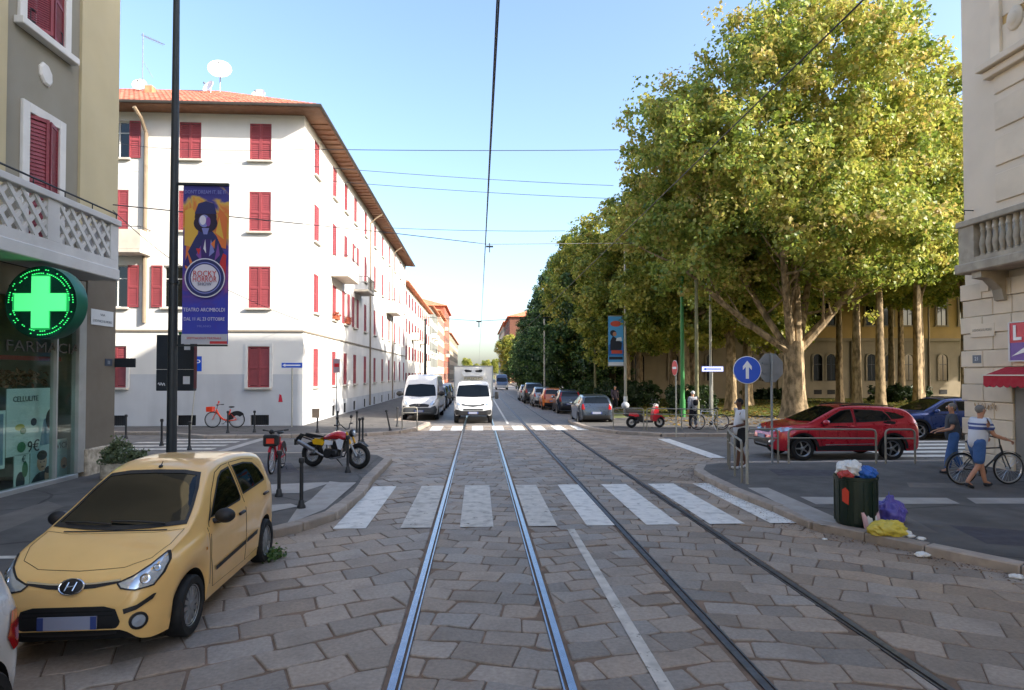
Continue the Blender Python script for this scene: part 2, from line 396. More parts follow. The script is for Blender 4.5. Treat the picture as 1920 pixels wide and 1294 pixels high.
# ---- pavements with kerbs
def pavement(poly, kerbs, z=.12, m=m_asph):
    mb = MB(); mb.prism(ccw([(p[0], p[1]) for p in poly]), -.08, z); o = struct('pavement', mb, m)
    for path, h in kerbs:
        for a, b in zip(path[:-1], path[1:]):
            a = Vector((a[0], a[1])); b = Vector((b[0], b[1])); L_ = (b-a).length; n = max(1, round(L_/.95)); d = (b-a)/n
            for i in range(n):
                p, q = a+d*i, a+d*(i+1); c = (p+q)/2; k = MB()
                k.box((0, 0, 0), ((q-p).length-.012, .24, .2), 0, 0, None, .018)
                e = k.build('kerb_stone', m_kerb, o, True, (c.x, c.y, h-.1+random.uniform(-.006, .006)), math.atan2(d.y, d.x)+random.uniform(-.012, .012))
    return o
def gp(l, z=.12): return [tuple(G(x, y, z)[:2]) for x, y in l]
RK = [(8.6, 4.6)]+gp([(1920, 1058), (1740, 1021), (1530, 978)]); RK2 = gp([(1530, 978), (1460, 948), (1375, 915)]); RK3 = gp([(1375, 915), (1330, 893), (1310, 880), (1316, 871), (1345, 867)])
rq = RK3[-1]; RK4 = [rq, (13.4, rq[1]+.02), (30, rq[1]+.05), (90, rq[1]+.2)]
rpav = pavement(RK+RK2[1:]+RK3[1:]+RK4[1:]+[(90, -8), (9.6, -8)], [(RK, .135), (RK2, .128), (RK3, .135), (RK4[:2], .13)])
m_rep = mat('asphalt_repair', '#46444a', .9, var=.15, scale=2, bump=.5, bscale=180); m_rep2 = mat('worn_asphalt', '#6f6963', .9, var=.15, scale=2, bump=.5, bscale=180)
for pts, m in (([(1560, 960), (1700, 968), (1760, 1000), (1620, 985)], m_rep2), ([(1440, 880), (1620, 882), (1640, 893), (1460, 892)], m_rep), ([(1700, 905), (1790, 906), (1800, 915), (1705, 914)], m_rep2), ([(1780, 985), (1990, 1000), (2020, 1030), (1850, 1020)], m_rep)): patch('asphalt_patch', gp(pts), m, .1225, rpav)
for k, pts in enumerate(([(1402, 915), (1440, 915), (1600, 985), (1540, 985)], [(1500, 932), (1775, 934), (1800, 945), (1530, 946)], [(1812, 934), (1990, 934), (2010, 945), (1830, 945)])):
    patch('stone_strip', gp(pts), m_slab, .1255, rpav)
LK1 = [(-4.9, 3.0), (-4.9, 9.3)]+gp([(504, 994), (560, 980), (620, 961), (640, 946)]); LK2 = gp([(640, 946), (672, 921), (689, 897)]); LK3 = gp([(689, 897), (727, 860)])
c0 = LK3[-1]; LK4 = [c0, (c0[0]-.35, c0[1]+.9), (c0[0]-1.4, c0[1]+1.5), (-8.2, c0[1]+1.6), (-30, c0[1]+1.6)]
lpav = pavement(LK1+LK2[1:]+LK3[1:]+LK4[1:]+[(-30, -8), (-4.9, -8)], [(LK1, .135), (LK2, .126), (LK3, .135), (LK4[:4], .13)])
for pts, m in (([(440, 870), (545, 868), (560, 884), (450, 890)], m_rep), ([(-60, 985), (90, 940), (120, 950), (-30, 1010)], m_rep2), ([(590, 850), (660, 846), (665, 858), (600, 862)], m_rep2)): patch('asphalt_patch', gp(pts), m, .1225, lpav)
cv = G(470, 905, .12); MB().lathe([(1e-4, 0), (.3, 0), (.31, .003), (.34, .003), (.345, -.002)], 32).build('manhole_cover', mat('cast_iron_cover', '#3a3836', .5, metal=.6, var=.2, scale=30, bump=.6, bscale=60), lpav, False, (cv.x, cv.y, .123))
for pts in ([(536, 985), (610, 955), (668, 905), (640, 905), (560, 950)], [(430, 912), (600, 905), (622, 905), (560, 925), (420, 928)], [(618, 903), (640, 905), (600, 945), (570, 950)], [(470, 950), (545, 945), (560, 950), (500, 962)]):
    patch('stone_strip', gp(pts), m_slab, .1255+random.random()*.002, lpav)
FL = [(-60, 27.2), (-16, 27.2), (-13.2, 27.0), (-10.6, 25.3), (-8.4, 25.4), (-4.6, 26.0), (-3.4, 27.0), (-2.75, 28.7), (-2.5, 31.6), (-4.3, 33.2), (-4.5, 60), (-5.2, 118)]
flpav = pavement(FL+[(-60, 118)], [(FL[1:10], .135), (FL[9:12], .13)])
FR = [(4.9, 33.5), (4.8, 31.6), (5.0, 28.6), (5.9, 26.4), (7.4, 25.2), (13, 25.0), (60, 25.2)]
frpav = pavement([(8.0, 34.5)]+FR+[(60, 36.0), (9, 36)], [(FR, .135)])
FR2 = [(7.3, 33.5), (8.2, 110)]
tag(pavement([(7.3, 33.5), (60, 33.5), (60, 60), (9.6, 110), (8.2, 110)], [(FR2, .13)], .115, m_leaf_ground), kind='structure')
FR3 = [(7.6, 110), (8.4, 260)]
pavement([(7.6, 110), (30, 110), (30, 260), (8.4, 260)], [])
pavement([(-5.2, 118), (-40, 118), (-40, 300), (-5.8, 300)], [])
# ================================================================== building helpers
m_white = mat('white_render', '#e3e0da', .85, var=.05, scale=.6, bump=.25, bscale=30, dirt=.22, dscale=.5, streak=True)
m_plinth = mat('grey_plinth', '#c6c8cb', .88, var=.07, scale=.8, bump=.25, bscale=30, dirt=.3, dscale=.7, streak=True)
m_red = mat('red_shutter_paint', '#96454a', .55, var=.1, scale=3, dirt=.2, dscale=2, orand=.12)
m_red2 = mat('dark_red_shutter', '#863540', .55, var=.12, scale=3, dirt=.2, dscale=2)
m_sill = mat('sill_stone', '#c9c2b5', .8, var=.1, scale=4)
m_dark = mat('dark_opening', '#141414', .8)
m_glass = mat('window_glass', '#0d1114', .06, var=0, spec=.7)
m_iron = mat('dark_iron', '#26272a', .55, var=.15)
m_galv = mat('galvanised_steel', '#8d8f90', .45, metal=.7, var=.12, scale=9)
m_wood = mat('soffit_wood', '#835e45', .75, var=.12, scale=2)
m_tile = mat('roof_tile', '#c06a4a', .85, var=.25, scale=2.2, col2='#d98a66', dirt=.3)
m_gut = mat('gutter_metal', '#4a443d', .5, metal=.4)
m_pipe = mat('drainpipe_paint', '#8a7a66', .6)
m_frame = mat('white_trim', '#dcdad5', .7, var=.06, bump=.15, dirt=.15)
def wall(mb, O, u, W, H, holes, depth=.18, mi=0, mi_low=None, zlow=0, nrm=None):
    """wall face from corner O along u, with holes (a, b, z0, z1) that get reveals `depth` deep"""
    O = Vector(O); u = Vector(u).normalized(); n = Vector(nrm) if nrm else Vector((u.y, -u.x, 0))
    us = sorted({0, W, *[h[0] for h in holes], *[h[1] for h in holes]}); zs = sorted({0, H, *([zlow] if mi_low is not None else []), *[h[2] for h in holes], *[h[3] for h in holes]})
    P = lambda a, z, d=0: O+u*a+Vector((0, 0, z))-n*d
    for a, b in zip(us[:-1], us[1:]):
        for c, d in zip(zs[:-1], zs[1:]):
            if any(h[0] <= a and b <= h[1] and h[2] <= c and d <= h[3] for h in holes): continue
            mb.add([P(a, c), P(b, c), P(b, d), P(a, d)], [(0, 1, 2, 3)], mi_low if mi_low is not None and d <= zlow+1e-6 else mi)
    for a, b, c, d in holes:
        mb.add([P(a, c), P(b, c), P(b, d), P(a, d), P(a, c, depth), P(b, c, depth), P(b, d, depth), P(a, d, depth)], [(0, 1, 5, 4), (1, 2, 6, 5), (2, 3, 7, 6), (3, 0, 4, 7)], mi)
def shutter_mesh(w_, h, m, slats=16, mid=True):
    mb = MB(); t = .045; s = .06
    for x in (s/2, w_-s/2): mb.bx(x-s/2, x+s/2, 0, t, 0, h)
    for z in (0, h-.08)+((h*.46,) if mid else ()): mb.bx(s, w_-s, .003, t-.003, z, z+.08)
    for i in range(slats):
        z = .1+(h-.2)*i/slats
        mb.add([(s, .012, z), (w_-s, .012, z), (w_-s, .034, z+(h-.2)/slats*1.05), (s, .034, z+(h-.2)/slats*1.05)], [(0, 1, 2, 3)])
    return mb.mesh('shutter', m)
def window_mesh(w_, h, m=None):
    mb = MB(); m = m or m_frame; f = .055
    for a, b, c, d in ((0, f, 0, h), (w_-f, w_, 0, h), (f, w_-f, 0, f), (f, w_-f, h-f, h), (w_/2-f/2, w_/2+f/2, f, h-f), (f, w_/2-f/2, h*.68, h*.68+.04), (w_/2+f/2, w_-f, h*.68, h*.68+.04)): mb.bx(a, b, -.03, .03, c, d, 0)
    mb.add([(0, 0, 0), (w_, 0, 0), (w_, 0, h), (0, 0, h)], [(0, 1, 2, 3)], 1)
    return mb.mesh('window', [m, m_glass])
# window local frame: x along wall, -y outwards, origin at lower left of the opening on the wall face
SHM = {}
def put_window(parent, loc, rz, w_, h, m_sh=None, state='closed', sill=True, depth=.16, slats=16, frame=None):
    k = (w_, h, frame.name if frame else ''); 
    if k not in SHM: SHM[k] = window_mesh(w_, h, frame)
    wn = ob('window', SHM[k], parent, loc, rz)
    M = Matrix.Rotation(rz, 4, 'Z'); wn.location = Vector(loc)+M @ Vector((0, depth, 0))
    if m_sh:
        k2 = ('s', w_, h, m_sh.name, slats)
        if k2 not in SHM: SHM[k2] = shutter_mesh(w_/2-.008, h-.01, m_sh, slats)
        hw = w_/2
        if state == 'closed': L = ((0.002, -depth+.015, 0, 0), (hw+.006, -depth+.015, 0, 0))
        elif state == 'open': L = ((-hw-.02, -depth-.055, 0, 0), (w_+.03, -depth-.055, 0, 0))
        elif state == 'right': L = ((w_+.03, -depth-.055, 0, 0),)
        else: L = ((.0, -depth+.02, 0, -.45), (w_, -depth+.02, 0, math.pi+.3))
        for x, y, z, r in L: ob('shutter', SHM[k2], wn, (x, y, z+.005), r)
    if sill:
        k3 = ('sill', w_)
        if k3 not in SHM: SHM[k3] = MB().bx(-.1, w_+.1, -depth-.14, -depth+.1, -.1, -.003, 0, .012).mesh('sill', m_sill)
        ob('sill', SHM[k3], wn, (0, 0, 0))
    return wn
# ================================================================== white corner block
ZE = 14.75                                                  # eave height
cn = atY(567, 800, 30.0); X0 = cn.x; Y0 = 30.0; X1 = -34.0; SL = 41.5; Y1 = Y0+SL
WB = thing('apartment_building', 'white corner apartment block with red shutters and a tiled hip roof behind the lamp post', 'building', (X0, Y0, 0))
wb = MB(); fh = []; sh = []
rows = [(12.58, 14.33), (9.22, 11.1), (5.62, 7.58), (1.9, 3.82)]
fx = [atY(c, 700, Y0).x for c in (485, 352, 218)]
cols = [(fx[0]-.5, [1, 1, 1, 1]), (fx[1]-.5, [1, 1, 0, 0]), (fx[2]-.55, [1, 1, 1, 1]), (atY(323, 600, Y0).x-.43, [0, 0, 1, 0])]
cols += [(fx[2]-.5-3.3*k, [1, 1, 1, 1]) for k in (1, 2, 3, 4)]
fw = []
for cx_, on in cols:
    for r, (z0, z1) in enumerate(rows):
        if on[r]: fh.append((cx_-X1, cx_+1.0-X1, z0, z1)); fw.append((cx_, z0, z1, r))
vents = [(atY(c, 780, Y0).x-.42, atY(c, 780, Y0).x+.42, .14, .62) for c in (487, 350, 219)]
for v in vents: fh.append((v[0]-X1, v[1]-X1, v[2], v[3]))
syy = [32.35, 36.35, 39.4, 42.4, 46.2, 50.4, 54.4, 58.4, 62.3, 66.3, 69.9]
sw = []
for i, y in enumerate(syy):
    for r, (z0, z1) in enumerate(rows):
        if r == 3 and i == 0: sw.append((y-.5, 1.9, 3.82, r)); continue
        sw.append((y-.5, z0, z1, r))
for y, z0, z1, r in sw: sh.append((y-Y0, y+1.0-Y0, z0, z1))
sv = [(y-.35, y+.35, .16, .75) for y in syy[1:]]
for v in sv: sh.append((v[0]-Y0, v[1]-Y0, v[2], v[3]))
wall(wb, (X1-X0, 0, 0), (1, 0, 0), X0-X1, ZE, fh, .17, 0, 1, 2.52)
wall(wb, (0, 0, 0), (0, 1, 0), SL, ZE, sh, .17, 0, 1, 1.0)
wb.add([(0, SL, 0), (X1-X0, SL, 0), (X1-X0, SL, ZE), (0, SL, ZE), (X1-X0, 0, 0), (X1-X0, 0, ZE)], [(0, 1, 2, 3), (1, 4, 5, 2), (2, 5, 5, 3)][:2])
wb.build('wall', [m_white, m_plinth], WB)
for cx_, z0, z1, r in fw:
    st = 'closed'
    if abs(cx_-cols[3][0]) < .01: st = 'open'
    elif abs(cx_-cols[2][0]) < .01 and r in (0, 2): st = 'right'
    put_window(WB, (cx_-X0, 0, z0), 0, 1.0, z1-z0, m_red, st, True)
for i, (y, z0, z1, r) in enumerate(sw): put_window(WB, (0, y-Y0, z0), rad(90), 1.0, z1-z0, m_red, 'open' if (i//4 in (2, 3) and r in (1, 2)) and i % 3 else 'closed', True)
gr = MB()
for i in range(9): gr.bx(.03+.09*i, .055+.09*i, .03, .05, 0, .48)
gr.add([(0, .12, 0), (.84, .12, 0), (.84, .12, .48), (0, .12, .48)], [(0, 1, 2, 3)]); grm = gr.mesh('vent_grille', m_iron)
for v in vents: ob('vent_grille', grm, WB, (v[0]-X0, 0, v[2]))
for v in sv: o = ob('vent_grille', grm, WB, (0, v[0]-Y0, v[2]), rad(90)); o.scale = (.83, 1, 1.2)
# white surrounds on ground floor windows
sf = MB()
for a, b, c, d in ((-.14, 0, -.003, 2.06), (1, 1.14, -.003, 2.06), (0, 1, 1.925, 2.06)): sf.bx(a, b, -.035, .002, c, d, 0)
sfm = sf.mesh('window_surround', m_frame)
for cx_, z0, z1, r in fw:
    if r == 3: ob('window_surround', sfm, WB, (cx_-X0, 0, z0))
sc_ = MB(); sc_.bx(X1-X0, .05, -.06, .003, 4.5, 4.58); sc_.bx(-.003, .06, .001, SL, 4.5, 4.58); sc_.build('string_course', mat('string_stone', '#8d8273', .8), WB)
# drainpipes
def drain(parent, pts, r=.06): MB().tube(pts, r, 8).build('drainpipe', m_pipe, parent, True)
dx = atY(274, 400, Y0).x-X0
drain(WB, [(dx-.1, -.95, ZE-.15), (dx, -.5, ZE-.5), (dx, -.09, ZE-1), (dx, -.09, 4.9)], .09)
for y in (47.9, 60.3): drain(WB, [(.95, y-Y0, ZE-.1), (.5, y-Y0, ZE-.4), (.09, y-Y0, ZE-.8), (.09, y-Y0, .2)])
# chalk mark and small red poster on the plinth
ps = MB(); ps.add([(0, 0, 0), (.2, 0, 0), (.14, 0, .32), (.05, 0, .38)], [(0, 1, 2, 3)]); ps.build('paper_notice', mat('red_paper', '#c4263c', .8), WB, False, (atY(522, 746, Y0).x-X0, -.006, 1.22))
# roof: hip, eaves overhang .9
OV = .92; sl_ = math.tan(rad(27)); rdg = 6.5; xr = OV; yf = -OV
roof = MB(); zr = ZE+.12
A = (X1-X0, yf, zr); B = (xr, yf, zr); C_ = (xr, SL+.5, zr); hx = xr-rdg-OV; R1 = (hx, yf+rdg+OV, zr+(rdg+OV)*sl_); R2 = (hx, SL+.5, R1[2]); R3 = (X1-X0, yf+rdg+OV, R1[2])
roof.add([A, B, R1, R3], [(0, 1, 2, 3)]); roof.add([B, C_, R2, R1], [(0, 1, 2, 3)]); roof.add([R3, R1, R2, (X1-X0, SL+.5, R1[2])], [(0, 1, 2, 3)])
RO = roof.build('roof', m_tile, WB)
tl = MB(); n = 0; x = X1-X0+14
while x < xr-.1:
    ym = yf+min(rdg+OV, xr-x)
    prof = [(-.1, .0), (-.06, .055), (0, .075), (.06, .055), (.1, 0)]
    nseg = max(1, int((ym-yf)/.42))
    for j in range(nseg):
        ya, yb = yf-.06+(ym-yf)*j/nseg, yf-.06+(ym-yf)*(j+1)/nseg+.05
        za = zr+(ya-yf)*sl_+.035; zb = zr+(yb-yf)*sl_+.01; o = len(tl.v)
        vs = [(x+p[0]*1.05, ya, za+p[1]) for p in prof]+[(x+p[0]*.92, yb, zb+p[1]) for p in prof]
        tl.add(vs, [(i, i+1, 6+i, 5+i) for i in range(4)]+[(0, 1, 2, 3, 4)]); t = random.choice([.75, .9, 1, 1.1, 1.25]); tl.tone += [(t, t*random.uniform(.9, 1.05), t*.95)]*10
    x += .235
m_tile2 = mat('barrel_tile', '#aa6450', .85, var=.12, scale=3, attr=True, dirt=.2)
tag(ob('roof_tiles', tone_mesh(tl, 'roof_tiles', m_tile2), RO), kind='stuff')
sf = MB(); sf.add([(X1-X0, yf, ZE+.02), (xr, yf, ZE+.02), (0, -.0, ZE-.003), (X1-X0, 0, ZE-.003)], [(0, 1, 2, 3)]); sf.add([(xr, yf, ZE+.02), (xr, SL+.5, ZE+.02), (0, SL, ZE-.003), (0, 0, ZE-.003)], [(0, 1, 2, 3)])
for k in range(60):
    y = 1+k*.68
    sf.bx(.02, xr-.06, y, y+.07, ZE-.05, ZE+.016)
sf.build('soffit', m_wood, WB)
gt = MB(); gt.tube([(X1-X0, yf-.05, zr-.02), (xr+.05, yf-.05, zr-.02), (xr+.05, SL+.5, zr-.02)], .075, 8); gt.build('gutter', m_gut, WB, True)
ch = MB(); ch.bx(-9.2, -8.8, 3.5, 3.9, zr+1.8, zr+2.75, 0, .02); ch.build('chimney', m_tile, RO)
ch = MB(); ch.bx(-11.7, -11.35, 3.0, 3.4, zr+1.6, zr+2.65, 0, .02); ch.build('chimney', m_tile, RO)
# balconies
m_balc = mat('balcony_concrete', '#cfc7b8', .85, var=.08, dirt=.25)
def balcony(parent, loc, rz, L, z, h=1.0, solid=True, d=.95):
    mb = MB(); mb.bx(0, L, -d, -.002, 0, .16, 0, .015)
    if solid:
        mb.bx(0, L, -d, -d+.1, .162, h); mb.bx(0, .1, -d+.102, -.004, .162, h); mb.bx(L-.1, L, -d+.102, -.004, .162, h)
    o = mb.build('balcony', m_balc, parent, False, (*loc[:2], z), rz)
    rl = MB(); zt = h+.14 if solid else h
    rl.tube([(.03, -.01, zt), (.03, -d+.04, zt), (L-.03, -d+.04, zt), (L-.03, -.01, zt)], .02, 6)
    k = int(L/(.14 if not solid else .8)); z0 = .16 if not solid else h
    for i in range(k+1): x = .03+(L-.06)*i/k; rl.cyl((x, -d+.04, z0), (x, -d+.04, zt), .01, None, 5)
    rl.build('railing', m_iron, o); return o
balcony(WB, (atY(200, 460, Y0).x-X0, 0), 0, 2.0, 8.0, 1.05)
balcony(WB, (0, 5.5), rad(90), 3.2, 8.0, 1.05); balcony(WB, (0, 12.0), rad(90), 2.6, 8.0, 1.0, False)
balcony(WB, (0, 26.5), rad(90), 3.6, 8.0, 1.05)
# flower boxes on the first-floor sills
m_fl = mat('geranium_leaf', '#3f6b2a', .7, var=.4, scale=30, col2='#b8322e')
for y in (35.9, 38.95):
    fb = MB(); fb.bx(.05, .25, 0, .9, 0, .18)
    bx_ = fb.build('flower_box', mat('terracotta', '#a5573a', .8), WB, False, (.0, y-Y0, 5.63))
    lf = MB()
    for k in range(140):
        c = Vector((random.uniform(.0, .32), random.uniform(-.05, .95), random.uniform(.15, .42))); q = Matrix.Rotation(random.uniform(0, 6.3), 3, (random.uniform(-1, 1), random.uniform(-1, 1), .3))
        lf.add([c+q @ Vector(p) for p in ((-.05, 0, 0), (0, -.04, 0), (.05, 0, .01), (0, .04, 0))], [(0, 1, 2, 3)])
    tag(lf.build('leaves', m_fl, bx_), kind='stuff')
# rooftop dishes and aerial: own things
m_dish = mat('white_dish', '#e8e8e6', .5, var=.04)
def dish(px, py, Y, r, label, aim):
    p = atY(px, py, Y); zb = zr+min(R1[2]-zr, (Y-Y0+OV)*sl_)
    t = thing('satellite_dish', label, 'satellite dish', (p.x, Y, zb-.05), aim, 'satellite dishes on the white block roof'); h = p.z-zb
    MB().cyl((0, 0, 0), (0, 0, h), .03, None, 8).build('mast', m_galv, t, True)
    M = Matrix.Translation((0, -.1, h)) @ Matrix.Rotation(rad(68), 4, 'X')
    pr = [(r*i/8, .22*r*(i/8)**2) for i in range(9)]; pr2 = pr+[(a, b-.02) for a, b in pr[::-1]]
    pr2[0] = (1e-4, 0); pr2[-1] = (1e-4, -.02)
    MB().lathe(pr2, 28, 0, M).build('dish', m_dish, t, True)
    a = M @ Vector((0, -r*.95, .22*r)); b = M @ Vector((0, -r*.1, r*.95))
    MB().tube([a, b], .015, 6).cyl(b, b+Vector((0, .08, .02)), .05, .04, 10).build('feed_arm', m_galv, t, True)
dish(413, 132, 35.5, .62, 'largest white satellite dish on the tiled roof of the white block', .25)
dish(395, 163, 34.6, .36, 'small white dish just below the largest dish on the roof', -.5)
dish(264, 160, 35.2, .38, 'white satellite dish at the foot of the tall roof aerial', .1)
dish(487, 180, 34.0, .4, 'half hidden white dish near the right hip of the tiled roof', -.2)
p = atY(267, 160, 35.0)
t = thing('roof_aerial', 'thin tall television aerial with sloping boom on tiled roof beside white dish', 'aerial', (p.x, 35, zr+2.5)); zt = atY(267, 62, 35).z-zr-2.5
MB().cyl((0, 0, 0), (0, 0, zt), .025, None, 8).build('mast', m_galv, t, True)
bm_ = MB(); bm_.tube([(-.1, 0, zt-.1), (1.1, .1, zt-.55)], .018, 6)
for i in range(7): bm_.cyl((.1+.14*i, -.28, zt-.18-.06*i), (.1+.14*i, .28, zt-.18-.06*i), .008, None, 5)
bm_.build('boom', m_galv, t)
bm_ = MB(); bm_.tube([(0, 0, zt*.6), (.55, 0, zt*.35)], .012, 6); bm_.build('lower_boom', m_galv, t)

# ================================================================== pharmacy building at left
m_taupe = mat('taupe_render', '#8f8a7c', .85, var=.06, scale=.7, bump=.25, bscale=35, dirt=.2, dscale=.6, streak=True)
m_cream = mat('cream_render', '#c2b592', .85, var=.06, scale=.7, bump=.25, bscale=35, dirt=.25, dscale=.5, streak=True)
m_pier = mat('pier_render', '#726a5e', .85, var=.08, scale=1, bump=.25, bscale=35, dirt=.2)
m_rub = mat('rubble_base', '#a0937f', .9, var=.3, scale=7, bump=.9, bscale=16, col2='#c2b6a2', dirt=.6, dscale=5)
XL = -9.3
yc = atX(212, 700, XL).y
PB = thing('pharmacy_building', 'taupe and cream corner building with a pharmacy shopfront and white lattice balcony', 'building', (XL, yc, 0)); HB = 19.0
def Lx(px, py=500): return atX(px, py, XL).y-yc
yA, yB = Lx(8, 100), Lx(146, 300)                          # taupe panel between the cream strips
w1 = (Lx(50, 280), Lx(107, 280), 4.97, 7.93); w2 = (Lx(45, 50), Lx(118, 50), 9.72, 11.6)
pb = MB()
HW = [(w1[0], w1[1], w1[2], w1[3]), (w2[0], w2[1], w2[2], w2[3])]
for k, (a, b) in enumerate(((yA, yB),)): wall(pb, (0, a, 4.9), (0, 1, 0), b-a, HB-4.9, [(h[0]-a, h[1]-a, h[2]-4.9, h[3]-4.9) for h in HW], .22, 0)
pb.build('wall', m_taupe, PB)
cr = MB(); cr.bx(-.4, .06, yB, 0, 4.9, HB); cr.bx(-.4, .06, yA-15, yA, 4.9, HB); cr.bx(-14, -.401, -.25, -.003, 4.9, HB); cr.build('cream_pilaster', m_cream, PB)
pr_ = MB(); y0g = Lx(144, 800); pr_.bx(-.5, .03, y0g+.28, .03, .75, 4.9); pr_.bx(-14, -.501, -.3, -.0, .0, 4.899); pr_.build('corner_pier', m_pier, PB)
pr_ = MB(); pr_.bx(-.5, .09, y0g+.22, .08, 0, .75, 0, .03); pr_.build('rubble_plinth', m_rub, PB)
bk = MB(); bk.bx(-14, -4.5, yA-15, -.4, 0, HB-.01); bk.bx(-4.4, -.45, yA-15, -.4, 5.05, HB-.01); bk.build('building_core', m_dark, PB)
for h in HW:
    wn = put_window(PB, (0, h[0], h[2]), rad(90), round(h[1]-h[0], 3), round(h[3]-h[2], 3), m_red2, 'ajar', False, .2, 34)
    fr_ = MB(); W_, H_ = h[1]-h[0], h[3]-h[2]; f = .2
    for a, b, c, d in ((-f, 0, -.001, H_+f), (W_, W_+f, -.001, H_+f), (0, W_, H_, H_+f)): fr_.bx(a, b, -.07, .003, c, d, 0, .008)
    if h is HW[1]: fr_.bx(-f-.1, W_+f+.1, -.2, .003, -.16, -.002, 0, .015)
    ob('window_surround', fr_.mesh('window_surround', m_frame), PB, (0, h[0], h[2]), rad(90))
rl = MB(); W_ = w2[1]-w2[0]
for z in (.12, .36): rl.tube([(0, .1, z), (0, W_-.1, z)], .015, 6)
for i in range(9): rl.cyl((0, .1+(W_-.2)*i/8, 0), (0, .1+(W_-.2)*i/8, .36), .009, None, 5)
rl.build('window_guard', m_iron, PB, False, (.06, w2[0], w2[2]))
# octagonal boss
md = MB(); pc = atX(84, 140, XL); M = Matrix.Translation((.0, pc.y-yc, pc.z)) @ Matrix.Rotation(rad(90), 4, 'Y') @ Matrix.Rotation(rad(22.5), 4, 'Z') @ Matrix.Diagonal((1.25, 1, 1, 1))
md.lathe([(.2, -.02), (.2, .03), (.16, .06)], 8, 0, M); md.build('wall_boss', m_frame, PB)
# balcony with lattice parapet
m_bw = mat('balcony_white', '#c9c8c6', .8, var=.06, bump=.2, dirt=.25, dscale=1.5)
bx1 = .82; ye = atX(222, 470, XL+bx1).y-yc; ys = ye-9.5; zs0, zs1 = 4.72, 4.98; zt = 6.14
bl = MB(); bl.bx(.001, bx1+.03, ys, ye+.03, zs0, zs1, 0, .02); BL = bl.build('balcony', m_bw, PB)
pn = MB(); px_ = bx1-.1
pn.bx(px_, bx1, ys, ye, zs1+.002, zs1+.2); pn.bx(px_-.05, bx1+.05, ys, ye+.05, zt-.14, zt, 0, .015)
seg = []; y = ye
marks = [Lx(208, 450), Lx(112, 420), Lx(90, 400)]
m2 = [atX(a, 440, XL+bx1).y-yc for a in (208, 112, 90)]; per = m2[0]-m2[2]; edges = []
y = m2[0]
while y > ys: edges.append((y-(m2[0]-m2[1]), y)); y -= per
prev = ye
for a, b in edges: pn.bx(px_, bx1, b, prev, zs1+.202, zt-.142); prev = a
pn.bx(px_, bx1, ys, prev, zs1+.202, zt-.142); pn.bx(.002, px_-.002, ye-.1, ye, zs1+.002, zt-.142)
PN = pn.build('parapet', m_bw, BL)
lz0, lz1 = zs1+.19, zt-.13; H_ = lz1-lz0
for a, b in edges[:4]:
    n = 5; st = (b-a)/n
    for k in range(-2, n+1):
        for sgn in (1, -1):
            # diagonal bar clipped to the panel
            p0 = (a+k*st, lz0) if sgn > 0 else (a+k*st, lz1); run = H_*.95
            t0, t1 = 0, 1
            if p0[0] < a: t0 = (a-p0[0])/run
            if p0[0]+run > b: t1 = (b-p0[0])/run
            if t1-t0 < .08: continue
            q0 = (p0[0]+run*t0, p0[1]+sgn*H_*t0); q1 = (p0[0]+run*t1, p0[1]+sgn*H_*t1)
            d = (Vector(q1)-Vector(q0)).normalized(); nn = Vector((-d.y, d.x))*.042
            o = 0 if sgn > 0 else .02
            pl = [Vector(q0)+nn, Vector(q0)-nn, Vector(q1)-nn, Vector(q1)+nn]
            lb = MB(); lb.prism([tuple(v) for v in pl], px_+.008+o, bx1-.03+o, 0, 'X'); lb.build('lattice_bar', m_bw, PN)
rl = MB(); rl.tube([(bx1-.03, ys, zt+.14), (bx1-.03, ye-.03, zt+.14)], .02, 6)
for i in range(9): y = ye-.05-i*.92; rl.cyl((bx1-.03, y, zt), (bx1-.03, y, zt+.14), .012, None, 5)
rl.build('handrail', m_iron, BL)
# shopfront
m_alu = mat('brushed_frame', '#b9bbba', .4, metal=.6, var=.08)
m_clear = bpy.data.materials.new('shop_glass'); m_clear.use_nodes = True
_n = m_clear.node_tree; _n.nodes.remove(_n.nodes['Principled BSDF']); _t = _n.nodes.new('ShaderNodeBsdfTransparent'); _t.inputs[0].default_value = (.82, .93, .9, 1); _g = _n.nodes.new('ShaderNodeBsdfGlossy'); _g.inputs['Roughness'].default_value = .03
_lw = _n.nodes.new('ShaderNodeLayerWeight'); _lw.inputs[0].default_value = .5; _p = _n.nodes.new('ShaderNodeMath'); _p.operation = 'POWER'; _p.inputs[1].default_value = 3; _f = _n.nodes.new('ShaderNodeMath'); _f.operation = 'MULTIPLY_ADD'; _f.inputs[1].default_value = .7; _f.inputs[2].default_value = .04; _n.links.new(_lw.outputs['Facing'], _p.inputs[0]); _n.links.new(_p.outputs[0], _f.inputs[0]); _m = _n.nodes.new('ShaderNodeMixShader'); _n.links.new(_f.outputs[0], _m.inputs[0]); _n.links.new(_t.outputs[0], _m.inputs[1]); _n.links.new(_g.outputs[0], _m.inputs[2]); _n.links.new(_m.outputs[0], _n.nodes['Material Output'].inputs[0])
gs = y0g-14
gl = MB(); gl.bx(-.06, -.045, gs, y0g, .22, 4.1); SG = gl.build('shop_window', m_clear, PB)
fr_ = MB(); fr_.bx(-.14, .04, gs, y0g+.02, .02, .22, 0, .01); fr_.bx(-.14, .04, y0g+.002, y0g+.27, .222, 4.05, 0, .01); fr_.bx(-.12, .02, y0g-.75, y0g-.7, .222, 4.1); fr_.bx(-.12, .02, y0g-3.2, y0g-3.14, .222, 4.1)
fr_.build('window_frame', m_alu, SG)
fa = MB(); fa.bx(-.2, .0, gs, y0g+.275, 4.1, 4.71); fa.build('fascia', m_taupe, PB)
